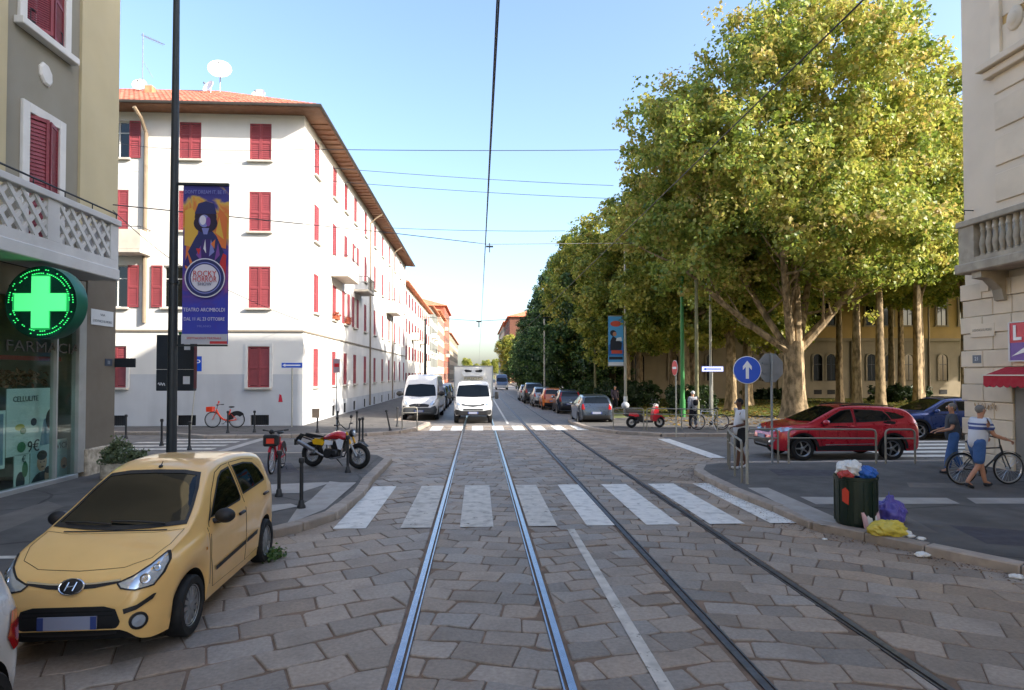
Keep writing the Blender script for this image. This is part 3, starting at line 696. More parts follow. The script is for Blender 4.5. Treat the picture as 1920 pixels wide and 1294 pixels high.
rm = MB(); rm.add([(-4.3, gs, .1), (-.15, gs, .1), (-.15, y0g+.2, .1), (-4.3, y0g+.2, .1), (-4.3, gs, 4.6), (-.15, gs, 4.6), (-.15, y0g+.2, 4.6), (-4.3, y0g+.2, 4.6)], [(0, 1, 2, 3), (7, 6, 5, 4), (0, 4, 5, 1), (2, 6, 7, 3), (3, 7, 4, 0)])
rm.build('shop_interior', mat('shop_plaster', '#8d8f88', .8, var=.1), PB)
sb = MB()
for z in (.5, 1.1, 1.7, 2.3, 2.9): sb.bx(-4.2, -3.8, gs+.5, y0g-.6, z, z+.04)
for i in range(90): y = gs+.6+random.random()*5; z = random.choice((.54, 1.14, 1.74, 2.34)); sb.bx(-4.1, -3.85, y, y+random.uniform(.08, .25), z, z+random.uniform(.15, .4), random.choice((0, 1, 2)))
sb.build('shelving', [mat('shelf_white', '#c8c8c0', .5), mat('box_green', '#5d8f6a', .6), mat('box_red', '#a85548', .6)], PB)
# posters standing in the window
def m_flat(h, r=.7): return mat('print_'+h.strip('#'), h, r, var=0)
def flat(mb, pts, d, mi): mb.add([(d, p[0], p[1]) for p in pts], [tuple(range(len(pts)))], mi)
def ell(cx, cz, a, b, n=20): return [(cx+a*math.cos(2*math.pi*i/n), cz+b*math.sin(2*math.pi*i/n)) for i in range(n)]
PM = [m_flat(h) for h in ('#d9e2e0', '#26303a', '#c79a80', '#2b2420', '#8fb4ba', '#c3b34a', '#4e7f5c', '#b5c9cf', '#5a3a30', '#7e93a6')]
def poster(y0, y1, z0, z1, label, shapes, words=()):
    t = thing('window_poster', label, 'poster', (XL-.34, yc+y0, z0), 0, 'posters in the pharmacy window')
    mb = MB(); mb.bx(-.02, 0, 0, y1-y0, 0, z1-z0); mb.build('board', PM[0], t)
    pr = MB()
    for i, (k, pts) in enumerate(shapes): flat(pr, [(a*(y1-y0), b*(z1-z0)) for a, b in pts], .002+.0012*i, k)
    if pr.v: pr.build('print', PM, t)
    for wd, s, a, b, mm in words: text_obj(wd, s, mm, t, (.012, a*(y1-y0), b*(z1-z0)), (rad(90), 0, rad(90)), .002)
    return t
m_ink = m_flat('#5d6a70')
def shop_at(px, py): return atX(px, py, XL-.34)
def PY(px): return shop_at(px, 800).y-yc
zz = lambda px, py: shop_at(px, py).z
person_sh = [(7, [(0, 0), (1, 0), (1, 1), (0, 1)]), (1, ell(.5, .12, .48, .3)), (2, ell(.45, .62, .2, .2)), (3, ell(.45, .78, .21, .11)), (3, ell(.39, .63, .03, .012)), (3, ell(.53, .63, .03, .012)), (8, ell(.46, .52, .07, .014)), (2, ell(.72, .3, .17, .17)), (3, ell(.72, .43, .18, .08)), (8, ell(.72, .22, .06, .012))]
poster(PY(58), PY(104), zz(80, 918), zz(80, 835), 'poster with two dark haired portraits low in the pharmacy window', person_sh)
poster(PY(106), PY(135), zz(120, 905), zz(120, 822), 'narrow pale poster beside the pier in the pharmacy window', [(7, [(.05, .04), (.95, .04), (.95, .96), (.05, .96)]), (2, ell(.5, .45, .22, .13)), (8, ell(.5, .38, .1, .03))], [('VICHY', .2, .5, .85, m_ink)])
poster(PY(12), PY(108), zz(60, 850), zz(60, 728), 'largest white poster board hanging in the pharmacy window', [(5, ell(.24, .42, .09, .05)), (6, ell(.3, .36, .06, .05)), (1, ell(.5, .48, .06, .06)), (9, [(.62, .1), (.95, .1), (.95, .6), (.7, .5)]), (3, ell(.84, .5, .1, .16)), (6, ell(.27, .12, .08, .08))], [('CELLULITE', .16, .34, .84, m_ink), ('9€', .34, .5, .1, PM[1])])
poster(PY(-60), PY(10), zz(0, 880), zz(0, 770), 'dim blue grey poster at the left edge of the pharmacy window', [(9, [(.06, .06), (.94, .06), (.94, .94), (.06, .94)]), (1, ell(.5, .3, .3, .2))])
poster(PY(28), PY(56), zz(40, 926), zz(40, 852), 'white price card with dark bottles beside the portraits poster', [(1, ell(.4, .3, .3, .26)), (6, ell(.7, .6, .2, .2))], [('€', .2, .6, .86, m_ink)])
lt = MB()
for s_, sz, z in (('FARMACIA', .34, 3.02),): pass
text_obj('FARMACIA', .32, mat('bronze_letters', '#3a342b', .5), PB, (-.03, PY(52)+.05, zz(50, 652)), (rad(90), 0, rad(90)), .006, 2.3)
st = MB(); st.bx(-.2, -.19, gs+.3, PY(100), zz(50, 676), zz(50, 668)); st.build('red_strip', mat('red_strip_print', '#8c2f2c', .6), PB)
# display plants behind the glass
dpl = MB()
for k in range(260):
    c = Vector((random.uniform(-.75, -.45), random.uniform(PY(-20), PY(100)), 0)); c.z = zz(60, 712)+random.uniform(-.14, .2); q = Matrix.Rotation(random.uniform(0, 6.3), 3, (random.uniform(-1, 1), random.uniform(-1, 1), random.uniform(-1, 1)))
    dpl.add([c+q @ Vector(p) for p in ((-.08, 0, 0), (0, -.04, .01), (.08, 0, 0), (0, .04, .01))], [(0, 1, 2, 3)])
tag(dpl.build('display_greenery', mat('display_leaf', '#4c5a3a', .7, var=.4, scale=20, col2='#8a5a48'), PB), kind='stuff')
# street name plate, house number
m_plate = mat('name_plate', '#cfd3d6', .5, var=.04)
a, b = Lx(167, 597), Lx(209, 597); sp = MB(); sp.bx(.032, .05, a, b, atX(188, 611, XL).z, atX(188, 582, XL).z, 0, .004); o = sp.build('street_name_plate', m_plate, PB)
for i, s_ in enumerate(('VIA', 'LODOVICO IL MORO')): text_obj(s_, .085, m_ink, o, (.053, (a+b)/2, atX(188, 591+i*12, XL).z), (rad(90), 0, rad(90)), .001, .2 if i == 0 else (b-a)*.85)
a, b = Lx(194, 680), Lx(207, 680); sp = MB(); sp.bx(.032, .045, a, b, atX(200, 686, XL).z, atX(200, 673, XL).z); o = sp.build('number_plate', mat('number_plate_blue', '#3c4657', .5), PB)
text_obj('11', .13, m_plate, o, (.048, (a+b)/2, atX(200, 680, XL).z), (rad(90), 0, rad(90)), .001)
# ---- round green pharmacy sign
m_led = mat('green_led', '#3aff77', .5, var=0, emit='#39ff7a', estr=.4); m_ledc = mat('pale_green_led', '#8dffb0', .5, var=0, emit='#3cf07a', estr=.3)
m_case = mat('sign_case', '#0d3a2c', .35, var=.1); m_rim = mat('sign_rim', '#1f6b55', .35)
pc = atX(78, 567, XL+.82); R_ = 64*(pc.y+ .3)/F
S = thing('pharmacy_sign', 'round glowing green pharmacy cross sign projecting above the shop window', 'sign', (pc.x, pc.y, pc.z), rad(-4))
Mx = Matrix.Rotation(rad(90), 4, 'X')
dm = MB(); dm.lathe([(1e-4, .0), (R_*.97, .0), (R_, .012), (R_, .02)], 48, 0, Mx); dm.lathe([(R_, .02), (R_+.004, .0), (R_+.004, -.28), (R_, -.3), (1e-4, -.3)], 48, 1, Mx); dm.build('case', [m_case, m_rim], S, True)
a, b = R_*.24, R_*.71
cp = [(-a, -b), (a, -b), (a, -a), (b, -a), (b, a), (a, a), (a, b), (-a, b), (-a, a), (-b, a), (-b, -a), (-a, -a)]
cr_ = MB(); cr_.prism(cp, -.05, -.02, 0, 'Y'); cr_.build('cross', m_ledc, S)
ed = MB(); ed.prism([(x*1.12, z*1.07) for x, z in cp], -.021, -.012, 0, 'Y'); ed.build('cross_border', mat('cross_edge', '#1c8a4d', .4, emit='#1c9a4d', estr=.3), S)
ld = MB()
for i in range(84):
    t = 2*math.pi*i/84
    for rr in (.8, .9):
        if random.random() < .62 and not (-.25 < math.sin(t) < -.05):
            c = (R_*rr*math.cos(t), -.022, R_*rr*math.sin(t)); ld.box(c, (.022, .012, .018))
ld.build('led_ring', m_led, S); tag(kids(S)[-1], kind='stuff')
MB().bx(-.75, 0, .12, .18, -.05, .05).bx(-.75, 0, .12, .18, .3, .36).build('bracket', m_iron, S)

# ================================================================== rusticated building at right
m_rus = mat('pale_rusticated_stone', '#dccbb2', .85, var=.07, scale=1.2, bump=.4, bscale=50, dirt=.3, dscale=1.1, orand=.05)
m_rwall = mat('stone_wall', '#d9c9b2', .85, var=.06, scale=.8, bump=.3, bscale=40, dirt=.25, dscale=.6, streak=True)
m_bal = mat('weathered_balcony_stone', '#a89d8a', .85, var=.2, scale=5, dirt=.7, dscale=2.5, bump=.3)
XR = 13.3; yr = atX(1812, 700, XR).y; HR = 19.3
RB = thing('stone_building', 'pale rusticated stone corner building with a balustraded balcony at the right edge', 'building', (XR, yr, 0))
def Rx(px, py=500): return atX(px, py, XR).y-yr
rb = MB(); rb.bx(.003, 6.4, -9, 0, 0, HR); rb.build('wall', m_rwall, RB)
rb = MB(); rb.bx(6.401, 60, -8.5, -.02, 0, 14.1); rb.build('rear_wing', m_rwall, RB)
rb = MB(); rb.bx(.5, 12, -40, -9.02, 0, 29); rb.build('unseen_street_wing', m_rwall, RB)  # out of view; raised this high to keep the left facade in shade
cs = MB(); cs.bx(-.35, 6.6, -9, .35, HR, HR+.4); cs.build('cornice', m_bal, RB)
yj = Rx(1904, 760); zt_ = 4.95; n = 11; hc = zt_/n
for i in range(n):
    z = i*hc; qx = .1 if i % 2 == 0 else .045
    segs = [(yj, yj*.42), (yj*.42, qx)] if i % 2 == 0 else [(yj, yj*.62), (yj*.62, qx)]
    if z+hc > 2.62: segs = [(-3.6, -2.4), (-2.4, yj-.002)]+segs
    for a, b in segs:
        k = MB(); k.bx(-.05-(qx-.045)*.5, .1, a+.006, b-.006, z+.008, z+hc-.008, 0, .014); k.build('stone_block', m_rus, RB, False)
    k = MB(); k.bx(.102, 1.3+.4*(i % 2), -.2, qx, z+.008, z+hc-.008, 0, .014); k.build('stone_block', m_rus, RB, False)
for i in range(16):                                         # upper quoins by the window bay
    zc = 6.0+i*.93; a, b = Rx(1868, 300), Rx(1868, 300)-1.4
    k = MB(); k.bx(-.045, .1, b, a, zc, zc+.72, 0, .014); k.build('stone_block', m_rus, RB)
# door in the side of the pier
dr = MB(); dr.bx(-.02, .02, -3.3, yj-.012, 0, 2.6); dr.build('door', mat('grey_door', '#7f7b74', .6, var=.1), RB)
# window bay above: sill cornice, surround, cartouche
zb = atX(1850, 132, XR).z; ya = Rx(1850, 132)
c2 = MB(); c2.bx(-.34, .05, ya-3.2, ya, zb-.12, zb+.06, 0, .02); c2.bx(-.2, .05, ya-3.2, ya-.08, zb-.32, zb-.122, 0, .02); c2.build('window_cornice', m_rus, RB)
for k in (-.55, -3.0): MB().bx(-.12, .05, ya+k, ya+k+.3, zb+.062, zb+4, 0, .015).build('window_jamb', m_rus, RB)
c2 = MB(); c2.bx(-.02, .05, ya-2.7, ya-.55, zb+.062, zb+4); c2.build('window_panel', mat('ochre_panel', '#c9a367', .85, var=.08), RB)
c2 = MB(); c2.ball((-.06, ya-.95, zb+.85), .3, 14, 10, 0, (.3, .8, 1)); c2.ball((-.1, ya-.95, zb+.85), .2, 14, 10, 0, (.4, .8, 1)); c2.build('cartouche', m_rus, RB, True)
# balcony
bd = .75; yb = atX(1797, 450, XR-bd).y-yr; zb0 = atX(1800, 515, XR-bd).z; zb1 = zb0+.25; ztp = atX(1798, 418, XR-bd).z+.0
sb = MB(); sb.bx(-bd-.08, .0, yb-3.2, yb+.08, zb0, zb1, 0, .03); RBAL = sb.build('balcony', m_bal, RB)
bt = MB(); bt.bx(-bd, -bd+.22, yb-.5, yb, zb1+.002, ztp-.16); bt.bx(-bd, -bd+.24, yb-3.2, yb-.501, zb1+.002, zb1+.12); bt.bx(-bd-.05, -bd+.28, yb-3.2, yb+.05, ztp-.158, ztp, 0, .02); bt.bx(-bd+.222, -.002, yb-.22, yb, zb1+.002, ztp-.16); bt.build('balustrade', m_bal, RBAL)
hb = ztp-.16-zb1-.122; prof = [(.07, 0), (.07, .04), (.045, .06), (.08, hb*.3), (.085, hb*.38), (.05, hb*.62), (.045, hb*.72), (.065, hb*.78), (.045, hb*.84), (.07, hb-.05), (.07, hb)]
blm = MB().lathe(prof, 12).mesh('baluster', m_bal, True)
for i in range(13): ob('baluster', blm, RBAL, (-bd+.12, yb-.66-.2*i, zb1+.121))
br_ = MB(); pf = [(-bd+.02, 0), (0, 0), (0, -.75), (-.14, -.72), (-.2, -.45), (-bd*.6, -.2), (-bd+.02, -.16)]
br_.prism(pf, -.15, .15, 0, 'Y'); br_.build('bracket', m_bal, RB, False, (0, yb-.55, zb0-.002))
MB().bx(-.12, .0, yb-.2, yb+.1, zb0-.45, zb0-.002, 0, .02).build('corbel', m_rus, RB)
# lamp hook
hk = atX(1825, 395, XR); MB().tube([(0, hk.y-yr, hk.z), (-.25, hk.y-yr, hk.z), (-.25, hk.y-yr, hk.z-.12)], .015, 6).build('wall_hook', m_iron, RB)
# number 21, street name plate, graffiti
a, b = Rx(1845, 672), Rx(1829, 672); pl = MB(); pl.bx(-.085, -.07, a, b, atX(1838, 681, XR).z, atX(1838, 666, XR).z, 0, .003); o = pl.build('number_plate', mat('grey_number_plate', '#5b6470', .5), RB)
text_obj('21', .14, m_plate, o, (-.088, (a+b)/2, atX(1838, 673, XR).z), (rad(90), 0, rad(-90)), .001)
a, b = Rx(1870, 620), Rx(1825, 620); pl = MB(); pl.bx(-.085, -.07, a, b, atX(1845, 632, XR).z, atX(1845, 607, XR).z, 0, .003); o = pl.build('street_name_plate', m_rus, RB)
text_obj('LODOVICO IL MORO', .1, mat('faded_letters', '#8d8172', .7), o, (-.088, (a+b)/2, atX(1847, 619, XR).z), (rad(90), 0, rad(-90)), .001, abs(b-a)*.8)
gf = MB(); pts = []
for i in range(46): t = i/45; pts.append((-.092, Rx(1830)+(Rx(1872)-Rx(1830))*t+.03*math.sin(t*40), atX(1850, 762, XR).z+.07*math.sin(t*55)+.03*math.sin(t*17)))
gf.tube(pts, .008, 4); gf.build('graffiti', mat('tan_spray_paint', '#a8824e', .7), RB)
# shop sign with letter L
m_sr = mat('sign_red', '#d23b4c', .45, var=.03); m_sp = mat('sign_purple', '#6d4a9b', .45, var=.03)
ya, yb2 = Rx(1904, 640), Rx(1904, 640)-2.4; z0, zm, z1 = atX(1910, 676, XR).z, atX(1910, 643, XR).z, atX(1910, 606, XR).z
SG2 = thing('shop_sign', 'red over purple shop sign board with a white letter above the red awning', 'sign', (XR-.11, yr+ya, z0))
k = MB(); k.bx(-.06, .06, yb2-ya, 0, zm-z0, z1-z0, 0); k.bx(-.06, .06, yb2-ya, 0, 0, zm-z0-.002, 1); k.build('board', [m_sr, m_sp], SG2)
k = MB(); k.bx(-.075, .065, -.03, .012, -.02, z1-z0+.02); k.bx(-.075, .065, yb2-ya, -.031, -.03, -.002); k.bx(-.075, .065, yb2-ya, -.031, z1-z0+.002, z1-z0+.03); k.build('frame', m_frame, SG2)
text_obj('L', .5, mat('sign_white', '#f0eeea', .5), SG2, (-.07, -.24, (zm-z0+z1-z0)/2-.02), (rad(90), 0, rad(-90)), .006, None, 'lettering', 'CENTER', .015)
k = MB(); k.add([(-.068, -.08, .1), (-.068, -.5, .34), (-.068, -.5, .2)], [(0, 1, 2)]); k.build('white_swoosh', mat('sign_white', '#f0eeea', .5), SG2)
# awning with scalloped valance
ya = Rx(1893, 690); za0 = 2.35; zaw = 2.68
AW = thing('shop_awning', 'red scalloped shop awning on the stone building at right edge', 'awning', (XR-.06, yr+ya, 0))
m_aw = mat('red_canvas', '#b01f30', .8, var=.1, bump=.2)
k = MB(); k.add([(-.04, 0, zaw), (-.04, -2.6, zaw), (-.62, -2.6, za0+.12), (-.62, 0, za0+.12), (-.04, 0, zaw+.02), (-.04, -2.6, zaw+.02), (-.62, -2.6, za0+.14), (-.62, 0, za0+.14)], [(0, 1, 2, 3), (4, 5, 6, 7), (0, 3, 7, 4), (3, 2, 6, 7)]); k.build('canopy', m_aw, AW)
k = MB(); pts = [(0, .13)]
for i in range(13):
    for j in range(5): t = j/4; pts.append((-.2*i-.2*t, -.1-.055*math.sin(math.pi*t)))
pts.append((-2.6, .13)); k.prism([(a, b+za0) for a, b in pts], -.635, -.622, 0, 'X')
side = [(-.62, za0+.12), (-.62, za0-.1), (-.43, za0-.15), (-.24, za0-.1), (-.05, za0-.12), (-.05, zaw)]
k.prism(side, .004, .012, 0, 'Y'); k.build('valance', m_aw, AW)
MB().bx(-.66, -.60, -2.6, .03, za0+.13, za0+.16).build('front_bar', mat('cream_bar', '#d8cfc0', .6), AW)

# ================================================================== old institution behind the trees
m_och = mat('ochre_render', '#a98d56', .9, var=.1, scale=.6, dirt=.3, dscale=.5, streak=True)
m_grey = mat('grey_ashlar', '#8b7f6a', .9, var=.12, scale=.8, dirt=.4, dscale=.6, streak=True)
YI = 62.0; xi0 = 13.0; xi1 = 62.0
IB = thing('institution_building', 'long old ochre and grey building with arched windows behind the plane trees', 'building', (xi0, YI, 0))
zs_ = atY(1700, 640, YI).z
ib = MB(); ib.bx(0, xi1-xi0, 0, 16, 0, zs_, 1); ib.bx(0, xi1-xi0, .12, 16, zs_+.3, 14.6, 0); ib.build('wall', [m_och, m_grey], IB)
k = MB(); k.bx(-.1, xi1-xi0, -.22, 15, zs_+.002, zs_+.298); k.bx(-.3, xi1-xi0, -.4, 15, 14.6, 15.1); k.build('string_course', m_grey, IB)
am = MB(); aw, ah = .95, 2.7; arc = [(0, 0), (aw, 0), (aw, ah-aw/2)]+[(aw/2+aw/2*math.cos(t*math.pi/8), ah-aw/2+aw/2*math.sin(t*math.pi/8)) for t in range(1, 8)]+[(0, ah-aw/2)]
arc2 = [(aw/2+(x-aw/2)*1.3, z*1.05) for x, z in arc]
n = len(arc); vs = [(x, -.1, z) for x, z in arc2]+[(x, -.1, z) for x, z in arc]+[(x, .001, z) for x, z in arc2]+[(x, -.01, z) for x, z in arc]
am.add(vs, [(i, (i+1) % n, n+(i+1) % n, n+i) for i in range(n)]+[(i, (i+1) % n, 2*n+(i+1) % n, 2*n+i) for i in range(n)]+[(n+i, n+(i+1) % n, 3*n+(i+1) % n, 3*n+i) for i in range(n)], 0); am.add([(x, -.012, z) for x, z in arc], [tuple(range(n))], 1); am.bx(aw/2-.03, aw/2+.03, -.04, -.013, 0, ah-.1, 2); am.bx(0, aw, -.04, -.013, ah*.6, ah*.6+.05, 2)
amm = am.mesh('window', [m_grey, m_glass, m_iron])
rm_ = MB(); rw_, rh_ = 1.0, 2.6
for a, b, c, d in ((-.18, 0, -.1, rh_+.2), (rw_, rw_+.18, -.1, rh_+.2), (0, rw_, rh_, rh_+.2), (-.25, rw_+.25, -.25, -.102)): rm_.bx(a, b, -.12, .001, c, d, 0)
rm_.add([(0, -.02, -.1), (rw_, -.02, -.1), (rw_, -.02, rh_), (0, -.02, rh_)], [(0, 1, 2, 3)], 1); rm_.bx(rw_/2-.03, rw_/2+.03, -.05, -.021, -.1, rh_, 2)
rmm = rm_.mesh('window', [m_grey, m_glass, m_iron])
vm = MB().bx(0, .8, -.03, .001, 0, .45).mesh('vent_grille', m_dark)
xs_ = []; px = 1810
for step in (42, 64, 36, 34, 76, 25, 60, 36, 34, 70, 36, 34, 64, 36, 34, 60, 36): xs_.append(px); px -= step
for px in xs_:
    p = atY(px, 700, YI); x = p.x-xi0
    if x < .5: continue
    ob('window', amm, IB, (x-aw/2, 0, atY(px, 712, YI).z-.1)); ob('window', rmm, IB, (x-.5, .12, atY(px, 608, YI).z)); ob('vent_grille', vm, IB, (x-.4, 0, .5))
for px in (1735, 1600, 1462, 1340): x = atY(px, 700, YI).x-xi0; MB().bx(x-.25, x+.25, -.16, -.001, 0, zs_).build('pilaster', m_grey, IB)
drain(IB, [(atY(1738, 600, YI).x-xi0, -.2, 14.4), (atY(1738, 600, YI).x-xi0, -.26, .2)], .08)

# ================================================================== buildings down the street
def block(label, x0, x1, y0, y1, h, face, m, m_sh, floors, rows_, roof=m_tile, ov=.7, balc=(), base=None, slope=22):
    """face +1: street facade looks to +X (left side of the street); -1: looks to -X"""
    xf = x1 if face > 0 else x0
    B = thing('apartment_building', label, 'building', (xf, y0, 0)); D = abs(x1-x0); Ls = y1-y0
    mb = MB(); a, b = (-D, 0) if face > 0 else (0, D)
    mb.bx(a, b, 0, Ls, 0, h); mb.build('wall', m, B)
    ww, wh = 1.0, 1.75; fl = h/floors; nn = rows_
    for r in range(floors):
        for i in range(nn):
            y = Ls*(i+.5)/nn; z = r*fl+fl*.28
            key = ('far', ww, wh, m_sh.name)
            if key not in SHM:
                q = MB(); q.bx(-.05, ww+.05, -.05, .002, -.08, 0, 2); q.add([(0, -.006, 0), (ww, -.006, 0), (ww, -.006, wh), (0, -.006, wh)], [(0, 1, 2, 3)], 1); q.bx(-.42, 0, -.05, .002, 0, wh, 0); q.bx(ww, ww+.42, -.05, .002, 0, wh, 0)
                SHM[key] = q.mesh('window', [m_sh, m_glass, m_sill])
            ob('window', SHM[key], B, (0.003*face, y-(.5 if face > 0 else -.5), z), rad(90)*face)
    for r, i in balc:
        y = Ls*(i+.5)/nn; balcony(B, (0, y-(1.2 if face > 0 else -1.2)), rad(90)*face, 2.4, r*fl+fl*.1, 1.0, (r+i) % 2 == 0, .9)
    z0 = h; rr = MB(); xa, xb, ya, yb_ = a-ov, b+ov, -ov, Ls+ov; hh = (D/2)*math.tan(rad(slope)); ins = D/2
    rr.add([(xa, ya, z0), (xb, ya, z0), (xb, yb_, z0), (xa, yb_, z0), ((xa+xb)/2, ya+ins, z0+hh), ((xa+xb)/2, yb_-ins, z0+hh), (xa, ya, z0+.15), (xb, ya, z0+.15), (xb, yb_, z0+.15), (xa, yb_, z0+.15)],
           [(3, 2, 1, 0), (0, 1, 7, 6), (1, 2, 8, 7), (2, 3, 9, 8), (3, 0, 6, 9), (6, 7, 4), (7, 8, 5, 4), (8, 9, 5), (9, 6, 4, 5)]); rr.build('roof', roof, B); return B
m_w2 = mat('pale_render', '#d8d0c2', .85, var=.06, dirt=.2); m_bei = mat('beige_render', '#c4b59c', .85, var=.06, dirt=.2); m_gy = mat('grey_render', '#a7a5a0', .85, var=.06, dirt=.2); m_brk = mat('brick_red_render', '#a8604a', .85, var=.1, dirt=.2); m_shg = mat('grey_green_shutter', '#5a6058', .6); m_brn = mat('dark_brick', '#6b4638', .9, var=.15)
block('second white block with red shutters beyond the corner block', -24, -9.0, 76.5, 116, 13.6, 1, m_w2, m_red, 4, 10, balc=((2, 2), (2, 5), (1, 7)))
block('grey block with cantilevered balconies beyond the second white block', -26, -9.2, 120, 142, 15.5, 1, m_gy, m_shg, 5, 6, balc=((2, 1), (3, 1), (2, 3), (3, 3)))
block('pale beige block far down the left side of the street', -26, -9.3, 144, 172, 17, 1, m_bei, m_red2, 5, 7)
block('brick red block with small balconies at the far left of the street', -26, -9.4, 175, 205, 21.5, 1, m_brk, m_shg, 6, 7, balc=((3, 0), (4, 0), (2, 2)))
block('farthest pale block at the end of the left row', -28, -9.5, 208, 290, 16, 1, m_bei, m_shg, 5, 14)
block('dark brick block with stacked balconies at the far right of the street', 9.2, 24, 185, 225, 19.5, -1, m_brn, m_shg, 6, 9, balc=tuple((r, i) for r in (1, 2, 3, 4) for i in (0, 2, 4)))
block('pale block beyond the dark brick block at far right', 9.6, 24, 228, 300, 21.5, -1, m_bei, m_shg, 6, 14)
block('unseen cream block behind the camera on the left, added for reflections', -24, -9.35, -60, -2.5, 17, 1, m_cream, m_red2, 5, 14)  # stands behind the camera, added to be mirrored in the car glass
# ================================================================== trees
def leaf_mat(name, tint=1.0, trans=.35):
    m = bpy.data.materials.new(name); m.use_nodes = True; N = m.node_tree.nodes; L = m.node_tree.links; N.remove(N['Principled BSDF'])
    a = N.new('ShaderNodeAttribute'); a.attribute_name = 'tone'
    d = N.new('ShaderNodeBsdfDiffuse'); t = N.new('ShaderNodeBsdfTranslucent'); gl = N.new('ShaderNodeBsdfGlossy'); gl.inputs['Roughness'].default_value = .45; gl.inputs[0].default_value = (.8, .8, .8, 1)
    x = N.new('ShaderNodeMixShader'); x.inputs[0].default_value = trans; y = N.new('ShaderNodeMixShader'); y.inputs[0].default_value = .035
    L.new(a.outputs[0], d.inputs[0]); L.new(a.outputs[0], t.inputs[0]); L.new(d.outputs[0], x.inputs[1]); L.new(t.outputs[0], x.inputs[2]); L.new(x.outputs[0], y.inputs[1]); L.new(gl.outputs[0], y.inputs[2])
    L.new(y.outputs[0], N['Material Output'].inputs[0]); return m
m_leaf = leaf_mat('plane_leaf', 1, .45); m_leafd = leaf_mat('dark_leaf', 1, .28)
def bark(name, c1, c2, c3):
    m = bpy.data.materials.new(name); m.use_nodes = True; N = m.node_tree.nodes; L = m.node_tree.links; b = N['Principled BSDF']; b.inputs['Roughness'].default_value = .9
    tc = N.new('ShaderNodeTexCoord'); mp = N.new('ShaderNodeMapping'); mp.inputs['Scale'].default_value = (2.2, 2.2, 1.0); L.new(tc.outputs['Object'], mp.inputs[0])
    n1 = N.new('ShaderNodeTexNoise'); n1.inputs['Scale'].default_value = 2.2; n1.inputs['Detail'].default_value = 6; L.new(mp.outputs[0], n1.inputs[0])
    r = N.new('ShaderNodeValToRGB'); r.color_ramp.interpolation = 'LINEAR'; e = r.color_ramp.elements; e[0].position = .36; e[0].color = (*srgb(c1), 1); e[1].position = .62; e[1].color = (*srgb(c3), 1); k = e.new(.48); k.color = (*srgb(c2), 1)
    L.new(n1.outputs[0], r.inputs[0]); L.new(r.outputs[0], b.inputs['Base Color'])
    bp = N.new('ShaderNodeBump'); bp.inputs['Strength'].default_value = .7; bp.inputs['Distance'].default_value = .03; n2 = N.new('ShaderNodeTexNoise'); n2.inputs['Scale'].default_value = 14; n2.inputs['Detail'].default_value = 6; L.new(tc.outputs['Object'], n2.inputs[0]); L.new(n2.outputs[0], bp.inputs['Height']); L.new(bp.outputs[0], b.inputs['Normal']); return m
m_bark = bark('plane_bark', '#65583f', '#8c785b', '#aa9472'); m_bark2 = bark('dark_bark', '#4a4034', '#5e5242', '#75674f')
def leaves(name, lobes, n, size, tones, m, seed, hollow=.55, clump=.5, flat=.75):
    """lobes [(centre, radii)]: leaves gather in clumps near the surface of each lobe"""
    g = np.random.default_rng(seed); C = np.array([l[0] for l in lobes], float); R = np.array([l[1] for l in lobes], float)
    area = (R[:, 0]*R[:, 1]+R[:, 1]*R[:, 2]+R[:, 0]*R[:, 2]); pr = area/area.sum()
    nc = max(20, n//45); li = g.choice(len(C), nc, p=pr)
    d = g.normal(size=(nc, 3)); d /= np.linalg.norm(d, axis=1)[:, None]
    rr = hollow+(1-hollow)*g.random(nc)**.6; rr *= 1+.22*g.normal(size=nc)*.6
    cc = C[li]+d*R[li]*rr[:, None]; cs_ = clump*(.55+.9*g.random(nc)); ct = g.random(nc)
    k = g.integers(0, nc, n); off = g.normal(size=(n, 3)); off /= np.linalg.norm(off, axis=1)[:, None]; off *= (g.random(n)**.45)[:, None]*cs_[k][:, None]; off[:, 2] *= flat
    p = cc[k]+off
    nrm = off/np.maximum(1e-6, np.linalg.norm(off, axis=1))[:, None]*.6+d[k]*.5+g.normal(size=(n, 3))*.75+np.array([0, 0, .35]); nrm /= np.linalg.norm(nrm, axis=1)[:, None]
    t = np.cross(nrm, g.normal(size=(n, 3))); t /= np.linalg.norm(t, axis=1)[:, None]; b = np.cross(nrm, t)
    s = size*(.6+.8*g.random(n))[:, None]*.5
    tip = p+t*s*1.15; base = p-t*s*.95; l = p+b*s*.85+nrm*s*.28; r = p-b*s*.85+nrm*s*.28
    V = np.stack([base, l, tip, r], 1).reshape(-1, 3)
    me = bpy.data.meshes.new(name); me.vertices.add(4*n); me.vertices.foreach_set('co', V.ravel().astype(np.float32))
    idx = np.arange(4*n).reshape(n, 4); tri = np.stack([idx[:, [0, 2, 1]], idx[:, [0, 3, 2]]], 1).reshape(-1)
    me.loops.add(6*n); me.loops.foreach_set('vertex_index', tri.astype(np.int32)); me.polygons.add(2*n)
    me.polygons.foreach_set('loop_start', np.arange(0, 6*n, 3, dtype=np.int32)); me.polygons.foreach_set('loop_total', np.full(2*n, 3, np.int32)); me.update(calc_edges=True)
    T = np.array([srgb(x) for x in tones]); f = np.clip(.55*ct[k]+.45*g.random(n), 0, .999)*(len(T)-1); i = f.astype(int); q = (f-i)[:, None]
    col = (T[i]*(1-q)+T[i+1]*q)*(.8+.4*g.random(n))[:, None]
    col4 = np.concatenate([np.repeat(col, 4, 0), np.ones((4*n, 1))], 1).astype(np.float32)
    a = me.color_attributes.new('tone', 'FLOAT_COLOR', 'POINT'); a.data.foreach_set('color', col4.ravel()); me.materials.append(m); return me
